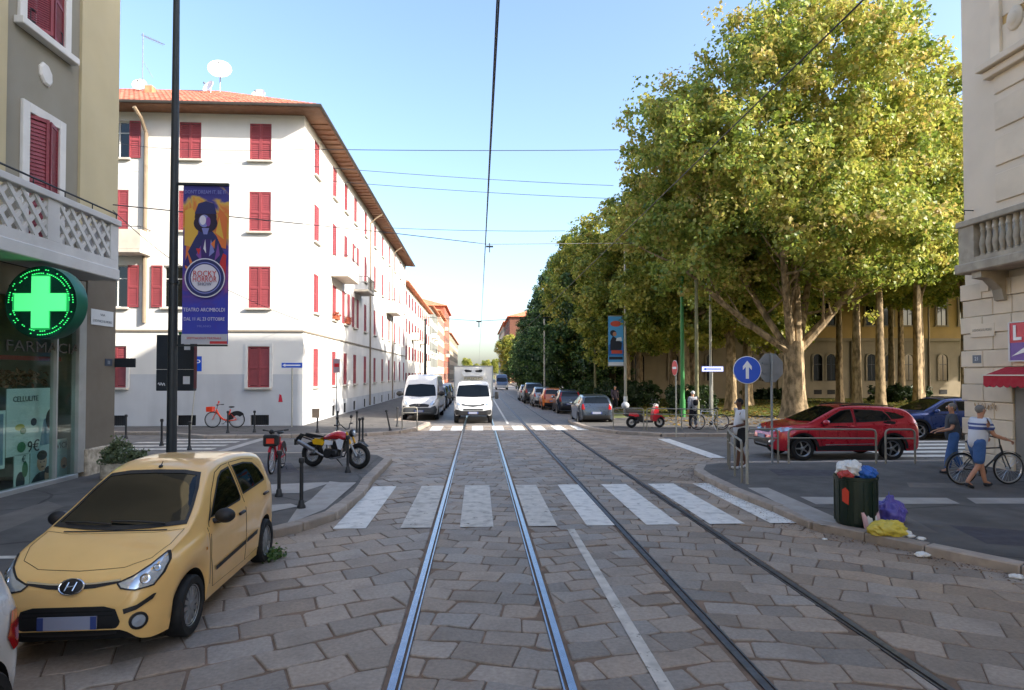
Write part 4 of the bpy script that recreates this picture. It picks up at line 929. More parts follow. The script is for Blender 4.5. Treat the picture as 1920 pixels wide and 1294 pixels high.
def curve(p0, p1, bend, n=7):
    p0, p1, bend = Vector(p0), Vector(p1), Vector(bend); return [p0*(1-t)**2+bend*2*t*(1-t)+p1*t*t for t in (i/(n-1) for i in range(n))]
def trunk_mesh(h, r0, r1, seed, m, lean=(0, 0)):
    g = random.Random(seed); n = 14; k = 12; mb = MB(); vs = []; fs = []
    for i in range(k+1):
        t = i/k; z = h*t; r = r1+(r0-r1)*(1-t)**1.2+.45*r0*math.exp(-t*h*2.4)
        for j in range(n):
            a = 2*math.pi*j/n; q = 1+.1*math.sin(3*a+seed)+.07*math.sin(5*a+2*t*3+seed)*(1-t)+g.uniform(-.03, .03)
            vs.append((r*q*math.cos(a)+lean[0]*t*t, r*q*math.sin(a)+lean[1]*t*t, z-.05))
    for i in range(k):
        for j in range(n): fs.append((i*n+j, i*n+(j+1) % n, (i+1)*n+(j+1) % n, (i+1)*n+j))
    mb.add(vs, fs); return mb.mesh('trunk', m, True)
def tree(label, loc, lobes, n, size, tones, seed, th, r0, r1, group, m=m_leaf, bm_=m_bark, limbs=6, fork=None, hollow=.55, clump=.55, cat='tree'):
    T = thing('plane_tree' if m is m_leaf else 'evergreen_tree', label, cat, loc, 0, group); g = random.Random(seed)
    ob('trunk', trunk_mesh(th, r0, r1, seed, bm_), T)
    cr = ob('crown', leaves('crown', lobes, n, size, tones, m, seed, hollow, clump), T)
    tgt = sorted(lobes, key=lambda l: g.random())[:limbs]
    for i, (c, R) in enumerate(tgt):
        c = Vector(c); b = Vector((0, 0, th-.15*r0-g.random()*.12*th)); bend = Vector((c.x*.35, c.y*.35, b.z+(c.z-b.z)*.55)); 
        rr = r1*(.5+.25*g.random()); pts = curve(b, c, bend, 9); mb = MB(); mb.tube(pts, [rr*(1-.8*j/8) for j in range(9)], 8)
        for q in range(5):
            s = pts[3+q]; e = s+Vector((g.uniform(-1, 1), g.uniform(-1, 1), g.uniform(.1, 1))).normalized()*g.uniform(1.0, 2.2)*R[0]/2.6; mb.tube(curve(s, e, (s+e)/2+Vector((0, 0, -.15)), 5), [rr*.3*(1-.18*j) for j in range(5)], 5)
        mb.build('limb', bm_, T, True)
    return T
PT = ['#586d2d', '#708436', '#899a3f', '#a4a84c', '#b9b458', '#b39e56', '#c2ab66']
PT2 = ['#516125', '#6b7d30', '#8a973d', '#a9a94a', '#bfb553', '#b8a04f']
DT = ['#263a23', '#344b2c', '#435d32', '#557037', '#6a7f3f']
g_ = random.Random(11)
# ---- the big plane at the corner of the park
T1 = G(1490, 784, .1)
lob = []
for i in range(30):
    a = i*2.4; zc = 8.6+13.2*(i/29); prof = math.sin(math.pi*min(.97, max(.1, (zc-5.2)/20.2)))**.62; rr = 6.6*prof*(.62+.38*((i*7) % 5)/4)
    if i > 26: rr *= .45
    R = 2.9-.75*(zc-8)/14+g_.uniform(-.25, .3); lob.append(((rr*math.cos(a), rr*math.sin(a), zc), (R*1.1, R*1.1, R*.9)))
lob += [((-6.2, -1.5, 7.6), (2.3, 2.2, 1.4)), ((-8.2, 0, 10.2), (2.2, 2.0, 1.7)), ((6.8, -1, 10.0), (2.6, 2.6, 1.7)), ((3.4, -4.5, 9.0), (2.3, 2, 1.3)), ((-2, -5.6, 9.5), (2.4, 2.2, 1.8)), ((0, 0, 13), (4, 4, 4.5)), ((.5, 0, 22.5), (2.3, 2.3, 2)), ((7.5, 1, 14), (2.6, 2.6, 2.6)), ((8.2, 0, 18), (2.2, 2.2, 2.2)), ((-5.5, 0, 15.5), (2.3, 2.3, 2.1)), ((5.5, 0, 21.0), (2.3, 2.3, 2.0)), ((10.0, .5, 16.0), (2.2, 2.2, 2.4)), ((10.0, .5, 12.5), (2.2, 2.2, 2.2))]
TB = tree('biggest plane tree with forked mottled trunk at the park corner behind the red car', T1, lob, 150000, .205, PT, 5, 4.3, .62, .5, 'plane trees in the park', limbs=0, hollow=.5, clump=.62)
gl_ = random.Random(4)
for tgt, r in (((-6.5, -.6, 8.3), .23), ((-2.5, -3.5, 10.5), .24), ((.4, .5, 14), .34), ((4.4, -1, 9.4), .27), ((3.0, 3, 12), .25), ((-3.5, 3, 12), .22), ((6.8, .5, 11.5), .18), ((-1, -.5, 12.5), .26)):
    c = Vector(tgt); b = Vector((.16*(1 if c.x > 0 else -1), 0, 3.5+gl_.random()*.5)); pts = curve(b, c, (c.x*.55, c.y*.5, b.z+(c.z-b.z)*.42), 11); mb = MB(); mb.tube(pts, [r*(1-.72*j/10) for j in range(11)], 9)
    for q in range(8):
        s = pts[3+q % 8]; e = s+Vector((gl_.uniform(-1, 1), gl_.uniform(-1, 1), gl_.uniform(.2, 1.1))).normalized()*gl_.uniform(1.6, 3.2); mb.tube(curve(s, e, (s+e)/2+Vector((0, 0, -.25)), 6), [r*.34*(1-.15*j) for j in range(6)], 6)
    mb.build('limb', m_bark, TB, True)
# ---- medium planes: two built, the rest copied
def medium(seed, h, R0):
    g = random.Random(seed); L = []
    for i in range(17):
        a = i*2.4+seed; zc = h*.34+(h*.56)*(i/16); pr = math.sin(math.pi*min(.95, max(.14, (zc-h*.22)/(h*.84))))**.6; rr = R0*pr*(.5+.5*g.random()); R = g.uniform(1.7, 2.5); L.append(((rr*math.cos(a), rr*math.sin(a), zc), (R, R, R*.85)))
    return L+[((0, 0, h*.6), (2.6, 2.6, h*.25))]
M1 = tree('street plane tree with yellowing crown beside the blue banner post', (11.2, 47, .1), medium(2, 17, 4.2), 52000, .235, PT2, 21, 5.2, .34, .26, 'plane trees in the park', limbs=7)
M2 = tree('park plane tree with leaning crown just left of the biggest plane', (13.8, 41.5, .1), medium(9, 17.5, 4.6), 56000, .23, PT2, 22, 5.0, .36, .28, 'plane trees in the park', limbs=7)
lab = 'plane trunk %s in the park'
def high(seed, h, R0):
    g = random.Random(seed); L = []
    for i in range(17):
        a = i*2.4+seed; zc = h*.52+(h*.4)*(i/16); pr = math.sin(math.pi*min(.95, max(.2, (zc-h*.42)/(h*.62))))**.6; rr = R0*pr*(.5+.5*g.random()); R = g.uniform(1.7, 2.4); L.append(((rr*math.cos(a), rr*math.sin(a), zc), (R, R, R*.8)))
    return L
M3 = tree('tall plane tree with high crown right of the biggest plane', (27, 41, .1), high(5, 19.5, 4.8), 48000, .235, PT2, 23, 8.5, .32, .2, 'plane trees in the park', limbs=8)
for src, (px, py), s, rz, lb in ((M3, (1607, 768), 1.0, 2.0, 'plane tree with pale sunlit trunk behind the rear of the red car'),
        (M3, (1575, 757), .98, 1.1, 'plane tree just left of the pale trunk behind the red car'),
        (M2, (1372, 771), 1.0, 3.3, 'slim plane trunk right behind the round blue arrow sign'),
        (M1, (1402, 762), 1.1, 4.4, 'plane tree standing between the blue arrow sign and the octagonal sign'),
        (M3, (1722, 768), 1.03, 5.0, 'plane tree in front of the institution above the blue car'),
        (M3, (1690, 750), 1.05, .4, 'far plane tree close to the arched windows left of the blue car'),
        (M2, (1262, 758), 1.0, 5.5, 'plane tree behind the green pole'),
        (M1, (1120, 747), .98, 1.2, 'bushy plane tree above the clipped hedge'),
        (M2, (1098, 742), .95, 2.9, 'yellow green plane tree just left of the bushy hedge plane')):
    p = G(px, py, .1); dup(src, (p.x, p.y, .1), rz, lb, None, None, s)
# extra planes deeper in the park fill the foliage; last four added for shade
for i, (x, y, s) in enumerate(((24, 55, 1.05), (20, 58, 1.1), (32, 44, 1.0), (37, 46, 1.05), (38, 56, 1.0), (15.5, 60, 1.0), (17, 75, 1.05), (46, 50, 1.15), (55, 54, 1.15), (47, 41, 1.1), (64, 50, 1.2))):
    dup((M1, M2)[i % 2] if i in (1, 5, 6) else M3, (x, y, .1), i*1.3+.5, ['plane tree hidden deep among the park foliage', 'plane tree in the back row before the ochre building', 'plane tree at the right side of the park by the side street', 'plane tree between the blue car and the ochre building', 'plane tree at the far right of the back row', 'plane tree of the back row nearest the street', 'farthest plane tree of the park', 'plane tree beyond the stone building, added to shade the ochre facade', 'unseen plane tree far right, added to shade the ochre facade', 'unseen plane tree along the side street, added to shade the ochre facade', 'unseen plane tree at the far end of the side street, added for shade'][i], None, None, s)
M1.scale = (.86, .86, .84)
# ---- dark evergreens lining the street
def cone(seed, h, R0):
    g = random.Random(seed); L = []
    for i in range(18):
        t = i/17; zc = h*(.14+.8*t); rr = R0*(1-t)**.75*(.5+.5*g.random()); a = i*2.4; R = .7+1.5*(1-t); L.append(((rr*math.cos(a), rr*math.sin(a), zc), (R, R, R*1.1)))
    return L+[((0, 0, h*.4), (R0*.7, R0*.7, h*.3))]
E1 = tree('broad dark evergreen tree at the street side left of the yellow planes', (10.6, 62, .1), cone(3, 18.5, 4.6), 40000, .27, DT, 31, 3.0, .3, .22, 'dark evergreen trees along the street', m_leafd, m_bark2, 4, None, .5, .6)
for x, y, s, rz, lb in ((10.2, 70, 1.0, 1, 'second dark evergreen from the crossing'), (9.9, 79, .98, 2, 'third dark evergreen from the crossing'), (9.7, 89, .95, 3, 'fourth dark evergreen from the crossing'), (9.6, 100, .92, 4, 'pointed dark evergreen, last tall one of the row'), (10.2, 116, .8, 5, 'low green tree beyond the dark evergreens'), (9.4, 150, .7, .5, 'small tree before the dark brick block')):
    dup(E1, (x, y, .1), rz, lb, None, None, s)
# street trees continue far away on the right
dup(M2, (8.6, 170, 0), 1.1, 'distant green tree at the end of the right side', None, None, .75)
for i, (x, s) in enumerate(((-7, .75), (-1, .55), (5, .7), (11, .75))): dup(M2, (x, 405+i*6, 0), i*1.1, ['distant tree closing the street at its left side', 'lowest distant tree in the middle of the street end', 'distant tree just right of the street end middle', 'distant tree closing the street at its right side'][i], None, None, s)
# ---- hedges and shrubs
def hedge(name, label, x0, x1, y0, y1, h, tones, n, seed, size=.16):
    H = thing(name, label, 'hedge' if name == 'hedge' else 'shrub', ((x0+x1)/2, (y0+y1)/2, .1), 0, 'hedges and shrubs under the park trees')
    L = []; g = random.Random(seed)
    for i in range(7): L.append((((x1-x0)*(g.random()-.5)*.75, (y1-y0)*(g.random()-.5)*.8, h*.5), ((x1-x0)*.26, (y1-y0)*.22, h*.48)))
    tag(ob('foliage', leaves('foliage', L, n, size, tones, m_leafd, seed, .6, .25), H), kind='stuff')
    MB().cyl((0, 0, -.05), (0, 0, h*.6), .05, .03, 6).build('stem', m_bark2, H)
HT = ['#1b2a17', '#27391d', '#354a24', '#48592c']
hedge('hedge', 'clipped dark hedge behind the parked dark cars', 8.6, 13.4, 43, 49, 1.9, HT, 9000, 61)
hedge('hedge', 'lighter rounded hedge left of the clipped dark hedge', 8.6, 11, 50, 57, 2.1, ['#2c3f1e', '#3f5427', '#56692f'], 7000, 62)
hedge('shrub', 'dark rounded shrub behind the no entry sign', 11.8, 14.4, 37, 39.5, 1.7, HT, 5000, 63)
hedge('shrub', 'low dark shrub to the right of the green pole', 14.5, 17, 44, 47, 1.6, HT, 4500, 64)
hedge('shrub', 'low bush line before the arched windows', 24, 30, 57, 59, 1.0, HT, 6000, 65)
hedge('shrub', 'spiky green bush by the corner of the stone building', 33, 38, 50, 53, 1.5, HT, 5000, 66)
# fallen leaves and grass on the park floor
def scatter(name, x0, x1, y0, y1, n, size, tones, z, seed, parent=None):
    g = np.random.default_rng(seed); me = bpy.data.meshes.new(name)
    p = np.stack([g.uniform(x0, x1, n), g.uniform(y0, y1, n), np.full(n, z)], 1); a = g.uniform(0, 6.28, n); t = np.stack([np.cos(a), np.sin(a), g.normal(size=n)*.3], 1); b = np.stack([-np.sin(a), np.cos(a), g.normal(size=n)*.3], 1); s = size*(.5+g.random(n))[:, None]
    V = np.stack([p-t*s, p+b*s*.7, p+t*s, p-b*s*.7], 1).reshape(-1, 3); V[:, 2] = np.maximum(V[:, 2], z-.02)
    me.vertices.add(4*n); me.vertices.foreach_set('co', V.ravel().astype(np.float32)); me.loops.add(4*n); me.loops.foreach_set('vertex_index', np.arange(4*n, dtype=np.int32)); me.polygons.add(n); me.polygons.foreach_set('loop_start', np.arange(0, 4*n, 4, dtype=np.int32)); me.polygons.foreach_set('loop_total', np.full(n, 4, np.int32)); me.update(calc_edges=True)
    T = np.array([srgb(x) for x in tones]); c = T[g.integers(0, len(T), n)]; a_ = me.color_attributes.new('tone', 'FLOAT_COLOR', 'POINT'); a_.data.foreach_set('color', np.concatenate([np.repeat(c, 4, 0), np.ones((4*n, 1))], 1).astype(np.float32).ravel()); me.materials.append(m_leaf)
    return tag(ob(name, me, parent), 'fallen brown and yellow leaves under the park plane trees' if name == 'fallen_leaves' else 'short tufts of park grass', 'leaves' if name == 'fallen_leaves' else 'grass', None, 'stuff')
scatter('fallen_leaves', 8.5, 45, 29, 58, 9000, .09, ['#8a6b3a', '#a4884a', '#6f5530', '#b59b50', '#5d4a2c'], .15, 3)
KL = RK+RK2[1:]+RK3[1:]; gk = np.random.default_rng(8); gb = MB()
for a, b in zip(KL[:-1], KL[1:]):
    a, b = Vector(a[:2]), Vector(b[:2]); d = b-a; n = Vector((-d.y, d.x)).normalized()
    if n.x > 0: n = -n
    for k in range(int(d.length*150)):
        q = a+d*gk.random()+n*(.13+abs(gk.normal())*.22); s = .006+.016*gk.random()**2; t = gk.random()*6.3; z = .007
        gb.add([(q.x+s*math.cos(t), q.y+s*math.sin(t), z), (q.x-s*.6*math.sin(t), q.y+s*.6*math.cos(t), z+s*.5), (q.x-s*math.cos(t), q.y-s*math.sin(t), z), (q.x+s*.6*math.sin(t), q.y-s*.6*math.cos(t), z)], [(0, 1, 2, 3)]); c = srgb(('#6b4a32', '#7d5a3c', '#4d3a2a', '#8f7452')[int(gk.integers(0, 4))]); gb.tone += [c]*4
tag(ob('kerb_grit', tone_mesh(gb, 'kerb_grit', m_leaf)), 'brown grit and leaf crumbs gathered along the right kerb', 'grit', None, 'stuff')
scatter('grass', 9.5, 45, 34.5, 60, 26000, .09, ['#4c5a28', '#5d6a2e', '#6f7434', '#77683a'], .16, 4)

E1.scale = (.9, .9, .9)
# ================================================================== vehicles
m_carglass = mat('car_glass', '#0a0e0f', .03, var=0, spec=.42)
m_rubber = mat('black_rubber', '#121213', .75, var=.1)
m_trim = mat('black_trim', '#17181b', .5, var=.08)
m_under = mat('wheel_well', '#0a0a0a', .95, var=0)
m_chrome = mat('chrome', '#c9ccd0', .12, metal=1, var=0)
m_alloy = mat('alloy_wheel', '#9ea1a5', .35, metal=.8, var=.05)
m_lens = mat('clear_lens', '#b9c4d0', .08, metal=.55, var=.1, scale=14)
m_tail = mat('red_tail_lens', '#a80f18', .12, var=.05, coat=.5)
m_plate_w = mat('blurred_plate_white', '#8e93a8', .7, var=0)
m_plate_b = mat('plate_blue', '#33447e', .6, var=0)
m_gap = mat('panel_gap', '#0c0b0a', .9, var=0)
m_amber = mat('amber_lens', '#c87f2a', .2, var=0)
def paint(name, h, metal=0, rough=.3): return mat(name, h, rough, metal=metal, var=.03, scale=3, coat=.8, dirt=.06, dscale=2)
def tube_rows(ctrl, n):
    """smooth a half cross-section: Catmull-Rom through control points"""
    out = []; P = [Vector(p) for p in ctrl]
    for i in range(len(P)-1):
        p0 = P[max(0, i-1)]; p1 = P[i]; p2 = P[i+1]; p3 = P[min(len(P)-1, i+2)]
        for j in range(n):
            t = j/n; out.append(.5*((2*p1)+(p2-p0)*t+(2*p0-5*p1+4*p2-p3)*t*t+(3*p1-p0-3*p2+p3)*t**3))
    out.append(P[-1]); return out
def shell(S, step=.045):
    """S: profile tables over x (front +). returns MB with body (0) and wheel well (1) faces"""
    xf, xr = S['top'][-1][0], S['top'][0][0]; H = max(v for _, v in S['top']); xs = set()
    n = int((xf-xr)/step)
    for i in range(n+1): xs.add(round(xr+(xf-xr)*i/n, 4))
    for k in range(1, 9): d = .18*(k/9)**2.2; xs.add(round(xf-d, 4)); xs.add(round(xr+d, 4))
    for ax in S['axles']:
        for k in range(25):
            a = math.pi*k/24; xs.add(round(ax+S['arch']*math.cos(a), 4))
    xs = sorted(xs); xs = [x for i, x in enumerate(xs) if i == 0 or x-xs[i-1] > .004]
    rows = []
    for x in xs:
        W = lerp(S['wid'], x); zt = lerp(S['top'], x); zb = min(lerp(S['belt'], x), zt-.012); zs = lerp(S['sill'], x); za = zs
        for ax in S['axles']:
            if abs(x-ax) < S['arch']: za = max(zs, S['wr']+math.sqrt(S['arch']**2-(x-ax)**2))
        za = min(za, zb-.06)
        k = max(0, min(1, (zt-zb)/(H-1.0))); wt = W*(.93-S.get('tumble', .23)*k); zm = za+(zb-za)*.5; zl = za+(zb-za)*.2
        fl = 0
        for ax in S['axles']: fl = max(fl, math.exp(-((x-ax)/(S['arch']*1.15))**4))
        Wf = W+S.get('flare', .012)*fl
        low = [(0, zs), (W*.62, zs), (W*.63, za), (Wf*.955, za)]
        c = [(Wf*.955, za), (Wf*.985, zl), (Wf, zm), (W*.99, zb-(zb-za)*.14), (W*.945, zb), ((W*.935+wt)/2, zb+(zt-zb)*.5), (wt, zb+(zt-zb)*.86), (wt*.86, zb+(zt-zb)*.965), (wt*.45, zt-.004), (0, zt)]
        sec = [Vector(p) for p in low[:3]]+tube_rows(c, 3); rows.append([(x, p.x, p.y) for p in sec])
    mb = MB(); m = len(rows[0]); full = 2*m-1
    for r in rows:
        L = r; R = [(x, -y, z) for x, y, z in r[::-1][1:]]; mb.v += L+R
    # ring: 0..m-1 left from underside centre up to roof centre, then right back down (underside centre repeated -> merged at end)
    for i in range(len(rows)-1):
        for j in range(full-1):
            well = j < 3 or j >= full-4
            mb.f.append((i*full+j, i*full+j+1, (i+1)*full+j+1, (i+1)*full+j)); mb.m.append(1 if well else 0)
    for i, fl in ((0, 0), (len(rows)-1, 1)):
        idx = [i*full+j for j in range(full)]; mb.f.append(tuple(idx)); mb.m.append(0)
    return mb
class Car:
    def __init__(s, S, name, label, cat, loc, rz, group, pm):
        s.S = S; s.pm = pm; s.t = thing(name, label, cat, loc, rz, group); mb = shell(S)
        me = mb.mesh('body', [pm, m_under]); bm = bmesh.new(); bm.from_mesh(me); bmesh.ops.remove_doubles(bm, verts=bm.verts[:], dist=.0005); bmesh.ops.recalc_face_normals(bm, faces=bm.faces[:])
        for f in bm.faces: f.smooth = True
        for e in bm.edges:
            if len(e.link_faces) == 2 and e.calc_face_angle(0) > rad(42): e.smooth = False
        bm.to_mesh(me); s.bvh = BVHTree.FromBMesh(bm); bm.free(); s.body = ob('body', me, s.t)
    def hit(s, view, a, b):
        o, d = {'F': ((6, a, b), (-1, 0, 0)), 'R': ((-6, a, b), (1, 0, 0)), 'L': ((a, 4, b), (0, -1, 0)), 'P': ((a, -4, b), (0, 1, 0)), 'T': ((a, b, 5), (0, 0, -1))}[view]
        r = s.bvh.ray_cast(Vector(o), Vector(d)); return (r[0], r[1]) if r[0] else None
    def patch(s, name, view, poly, m, off=.004, parent=None, cell=.06, build=True, mb=None, mi=0, rim=True):
        pts = [Vector(p) for p in poly]; B = []
        for i, p in enumerate(pts):
            q = pts[(i+1) % len(pts)]; n = max(1, int((q-p).length/cell)); B += [p.lerp(q, j/n) for j in range(n)]
        n = len(B); edges = [(i, (i+1) % n) for i in range(n)]
        x0, x1 = min(p.x for p in B), max(p.x for p in B); y0, y1 = min(p.y for p in B), max(p.y for p in B); I = []
        def inside(p):
            c = False
            for i in range(n):
                a, b = B[i], B[(i+1) % n]
                if (a.y > p.y) != (b.y > p.y) and p.x < (b.x-a.x)*(p.y-a.y)/(b.y-a.y)+a.x: c = not c
            return c
        gx = x0+cell*.5
        while gx < x1:
            gy = y0+cell*.5
            while gy < y1:
                p = Vector((gx, gy))
                if inside(p) and min((p-b).length for b in B) > cell*.35: I.append(p)
                gy += cell
            gx += cell
        V, E, Fc, *_ = delaunay_2d_cdt(B+I, edges, [], 1, 1e-5)
        vs = []; ok = []
        for v in V:
            h = s.hit(view, v.x, v.y)
            if h: nn = h[1] if h[1].dot({'F': Vector((1, 0, 0)), 'R': Vector((-1, 0, 0)), 'L': Vector((0, 1, 0)), 'P': Vector((0, -1, 0)), 'T': Vector((0, 0, 1))}[view]) > 0 else -h[1]; vs.append(h[0]+nn*off); ok.append(True)
            else: vs.append(Vector((0, 0, 0))); ok.append(False)
        out = mb or MB(); fs = [f for f in Fc if all(ok[i] for i in f)]
        if not fs: return None
        out.add(vs, fs, mi)
        if build and mb is None: return out.build(name, m, parent or s.t, True)
    def both(s, name, poly, m, off=.004, parent=None, cell=.06):
        return [s.patch(name, 'L', poly, m, off, parent, cell), s.patch(name, 'P', poly, m, off, parent, cell)]
    def ring(s, view, poly, wdt, m, name, off=.003, parent=None, cell=.06):    # thin line that follows an outline (panel gap)
        pts = [Vector(p) for p in poly]; inn = shrink([tuple(p) for p in ccw([tuple(p) for p in pts])], wdt); o = ccw([tuple(p) for p in pts]); mb = MB()
        for i in range(len(o)):
            j = (i+1) % len(o); s.patch(name, view, [o[i], o[j], inn[j], inn[i]], m, off, None, cell, False, mb)
        if mb.v: return mb.build(name, m, parent or s.t, True)
    def line(s, view, pts, wdt, m, name, off=.003, parent=None, cell=.06):
        mb = MB()
        for a, b in zip(pts[:-1], pts[1:]):
            a, b = Vector(a), Vector(b); d = (b-a).normalized(); n = Vector((-d.y, d.x))*wdt/2; s.patch(name, view, [a+n, b+n, b-n, a-n], m, off, None, cell, False, mb)
        if mb.v: return mb.build(name, m, parent or s.t, True)
    def wheels(s, r, wdt, track, spokes=10, rim_m=None, style='cap'):
        key = ('wheel', r, wdt, spokes, style)
        if key not in SHM:
            a = wdt/2; tm = MB(); Mx = Matrix.Rotation(rad(-90), 4, 'X')
            tm.lathe([(r*.66, -a*.8), (r*.72, -a), (r*.93, -a), (r*.985, -a*.8), (r, -a*.45), (r, a*.45), (r*.985, a*.8), (r*.93, a), (r*.72, a), (r*.66, a*.8)], 36, 0, Mx, True)
            rm = MB(); rr = r*.68; rm.lathe([(1e-4, a*.3), (rr*.9, a*.25), (rr*.92, a*.75), (rr, a*.8), (rr, -a*.8), (1e-4, -a*.8)], 36, 1, Mx)
            rm.lathe([(rr*.86, a*.62), (rr, a*.86), (rr*1.02, a*.8), (rr*.86, a*.4)], 36, 0, Mx, True)
            rm.lathe([(1e-4, a*.86), (rr*.2, a*.84), (rr*.26, a*.7), (rr*.26, a*.3)], 16, 0, Mx)
            for i in range(spokes):
                t = 2*math.pi*i/spokes; q = Matrix.Rotation(t, 4, 'Y'); w0, w1 = rr*(.075 if style != 'cap' else .1), rr*(.055 if style != 'cap' else .105)
                rm.add([(rr*.2, a*.8, -w0), (rr*.9, a*.68, -w1), (rr*.9, a*.68, w1), (rr*.2, a*.8, w0), (rr*.2, a*.4, -w0*1.3), (rr*.9, a*.35, -w1*1.3), (rr*.9, a*.35, w1*1.3), (rr*.2, a*.4, w0*1.3)], [(0, 1, 2, 3), (0, 4, 5, 1), (3, 2, 6, 7)], 0, q)
            SHM[key] = (tm.mesh('wheel', m_rubber, True), rm.mesh('rim', [rim_m or m_alloy, m_under], True))
        for ax in s.S['axles']:
            for sd in (1, -1):
                w_ = ob('wheel', SHM[key][0], s.t, (ax, sd*(track-wdt/2), r), 0 if sd > 0 else math.pi); ob('rim', SHM[key][1], w_)
    def mirror(s, x, z, m, w_=None, sz=1):
        for sd in (1, -1):
            h = s.hit('L' if sd > 0 else 'P', x, z); y = h[0].y
            mb = MB(); mb.ball((0, sd*.13*sz, .03), .1*sz, 14, 10, 0, (.75, 1.05, .78)); mb.tube([(0, -sd*.02, -.03), (0, sd*.08*sz, -.02)], .03*sz, 8, 1)
            mo = mb.build('door_mirror', [m, m_trim], s.t, True, (x, y, z)); g = MB(); g.ball((-.062*sz, sd*.13*sz, .03), .078*sz, 12, 8, 0, (.22, 1.0, .8)); g.build('mirror_glass', m_chrome, mo, True)
    def plate(s, view, z, w_=.52, h=.11, yc_=0):
        h0 = s.hit(view, yc_, z); x = h0[0].x+(.016 if view == 'F' else -.016); mb = MB(); mb.box((0, 0, 0), (.012, w_, h), 0, 0)
        sx = 1 if view == 'F' else -1
        mb.bx(sx*.007, sx*.009, -w_/2, -w_/2+.05, -h/2, h/2, 1); mb.bx(sx*.007, sx*.009, w_/2-.05, w_/2, -h/2, h/2, 1); mb.build('number_plate', [m_plate_w, m_plate_b], s.t, False, (x, yc_, z))
    def handle(s, door, x, z, m, off=.018):
        for sd, v in ((1, 'L'), (-1, 'P')):
            h = s.hit(v, x, z); mb = MB(); mb.box((0, 0, 0), (.17, .035, .035), 0, 0, None, .01); mb.build('door_handle', m, door[0 if sd > 0 else 1], True, h[0]+Vector((0, sd*off, 0)))
def scale_tab(S, sx, sy, sz):
    o = {}
    for k, v in S.items():
        if k in ('top', 'belt', 'sill'): o[k] = [(a*sx, b*sz) for a, b in v]
        elif k == 'wid': o[k] = [(a*sx, b*sy) for a, b in v]
        elif k == 'axles': o[k] = [a*sx for a in v]
        else: o[k] = v
    return o
HATCH = dict(top=[(-1.785, .62), (-1.775, .74), (-1.75, .9), (-1.70, 1.06), (-1.62, 1.27), (-1.52, 1.40), (-1.38, 1.462), (-1.1, 1.51), (-.6, 1.545), (-.2, 1.54), (.06, 1.50), (.2, 1.452), (.42, 1.335), (.7, 1.165), (.95, 1.045), (1.05, 1.0), (1.15, .975), (1.32, .925), (1.48, .865), (1.62, .795), (1.70, .735), (1.755, .645), (1.785, .52)],
    belt=[(-1.785, .58), (-1.74, .84), (-1.66, 1.0), (-1.5, 1.07), (-1.1, 1.06), (-.4, 1.01), (.3, .965), (.75, .935), (1.0, .9), (1.3, .86), (1.5, .805), (1.66, .72), (1.74, .61), (1.785, .48)],
    sill=[(-1.785, .42), (-1.74, .3), (-1.6, .23), (-1.3, .2), (1.4, .2), (1.62, .2), (1.72, .23), (1.785, .33)],
    wid=[(-1.785, .5), (-1.765, .6), (-1.72, .68), (-1.6, .745), (-1.35, .785), (-.8, .797), (.6, .797), (1.1, .79), (1.35, .765), (1.52, .725), (1.64, .67), (1.72, .6), (1.765, .53), (1.785, .45)],
    axles=(1.11, -1.27), arch=.345, wr=.285, tumble=.24)
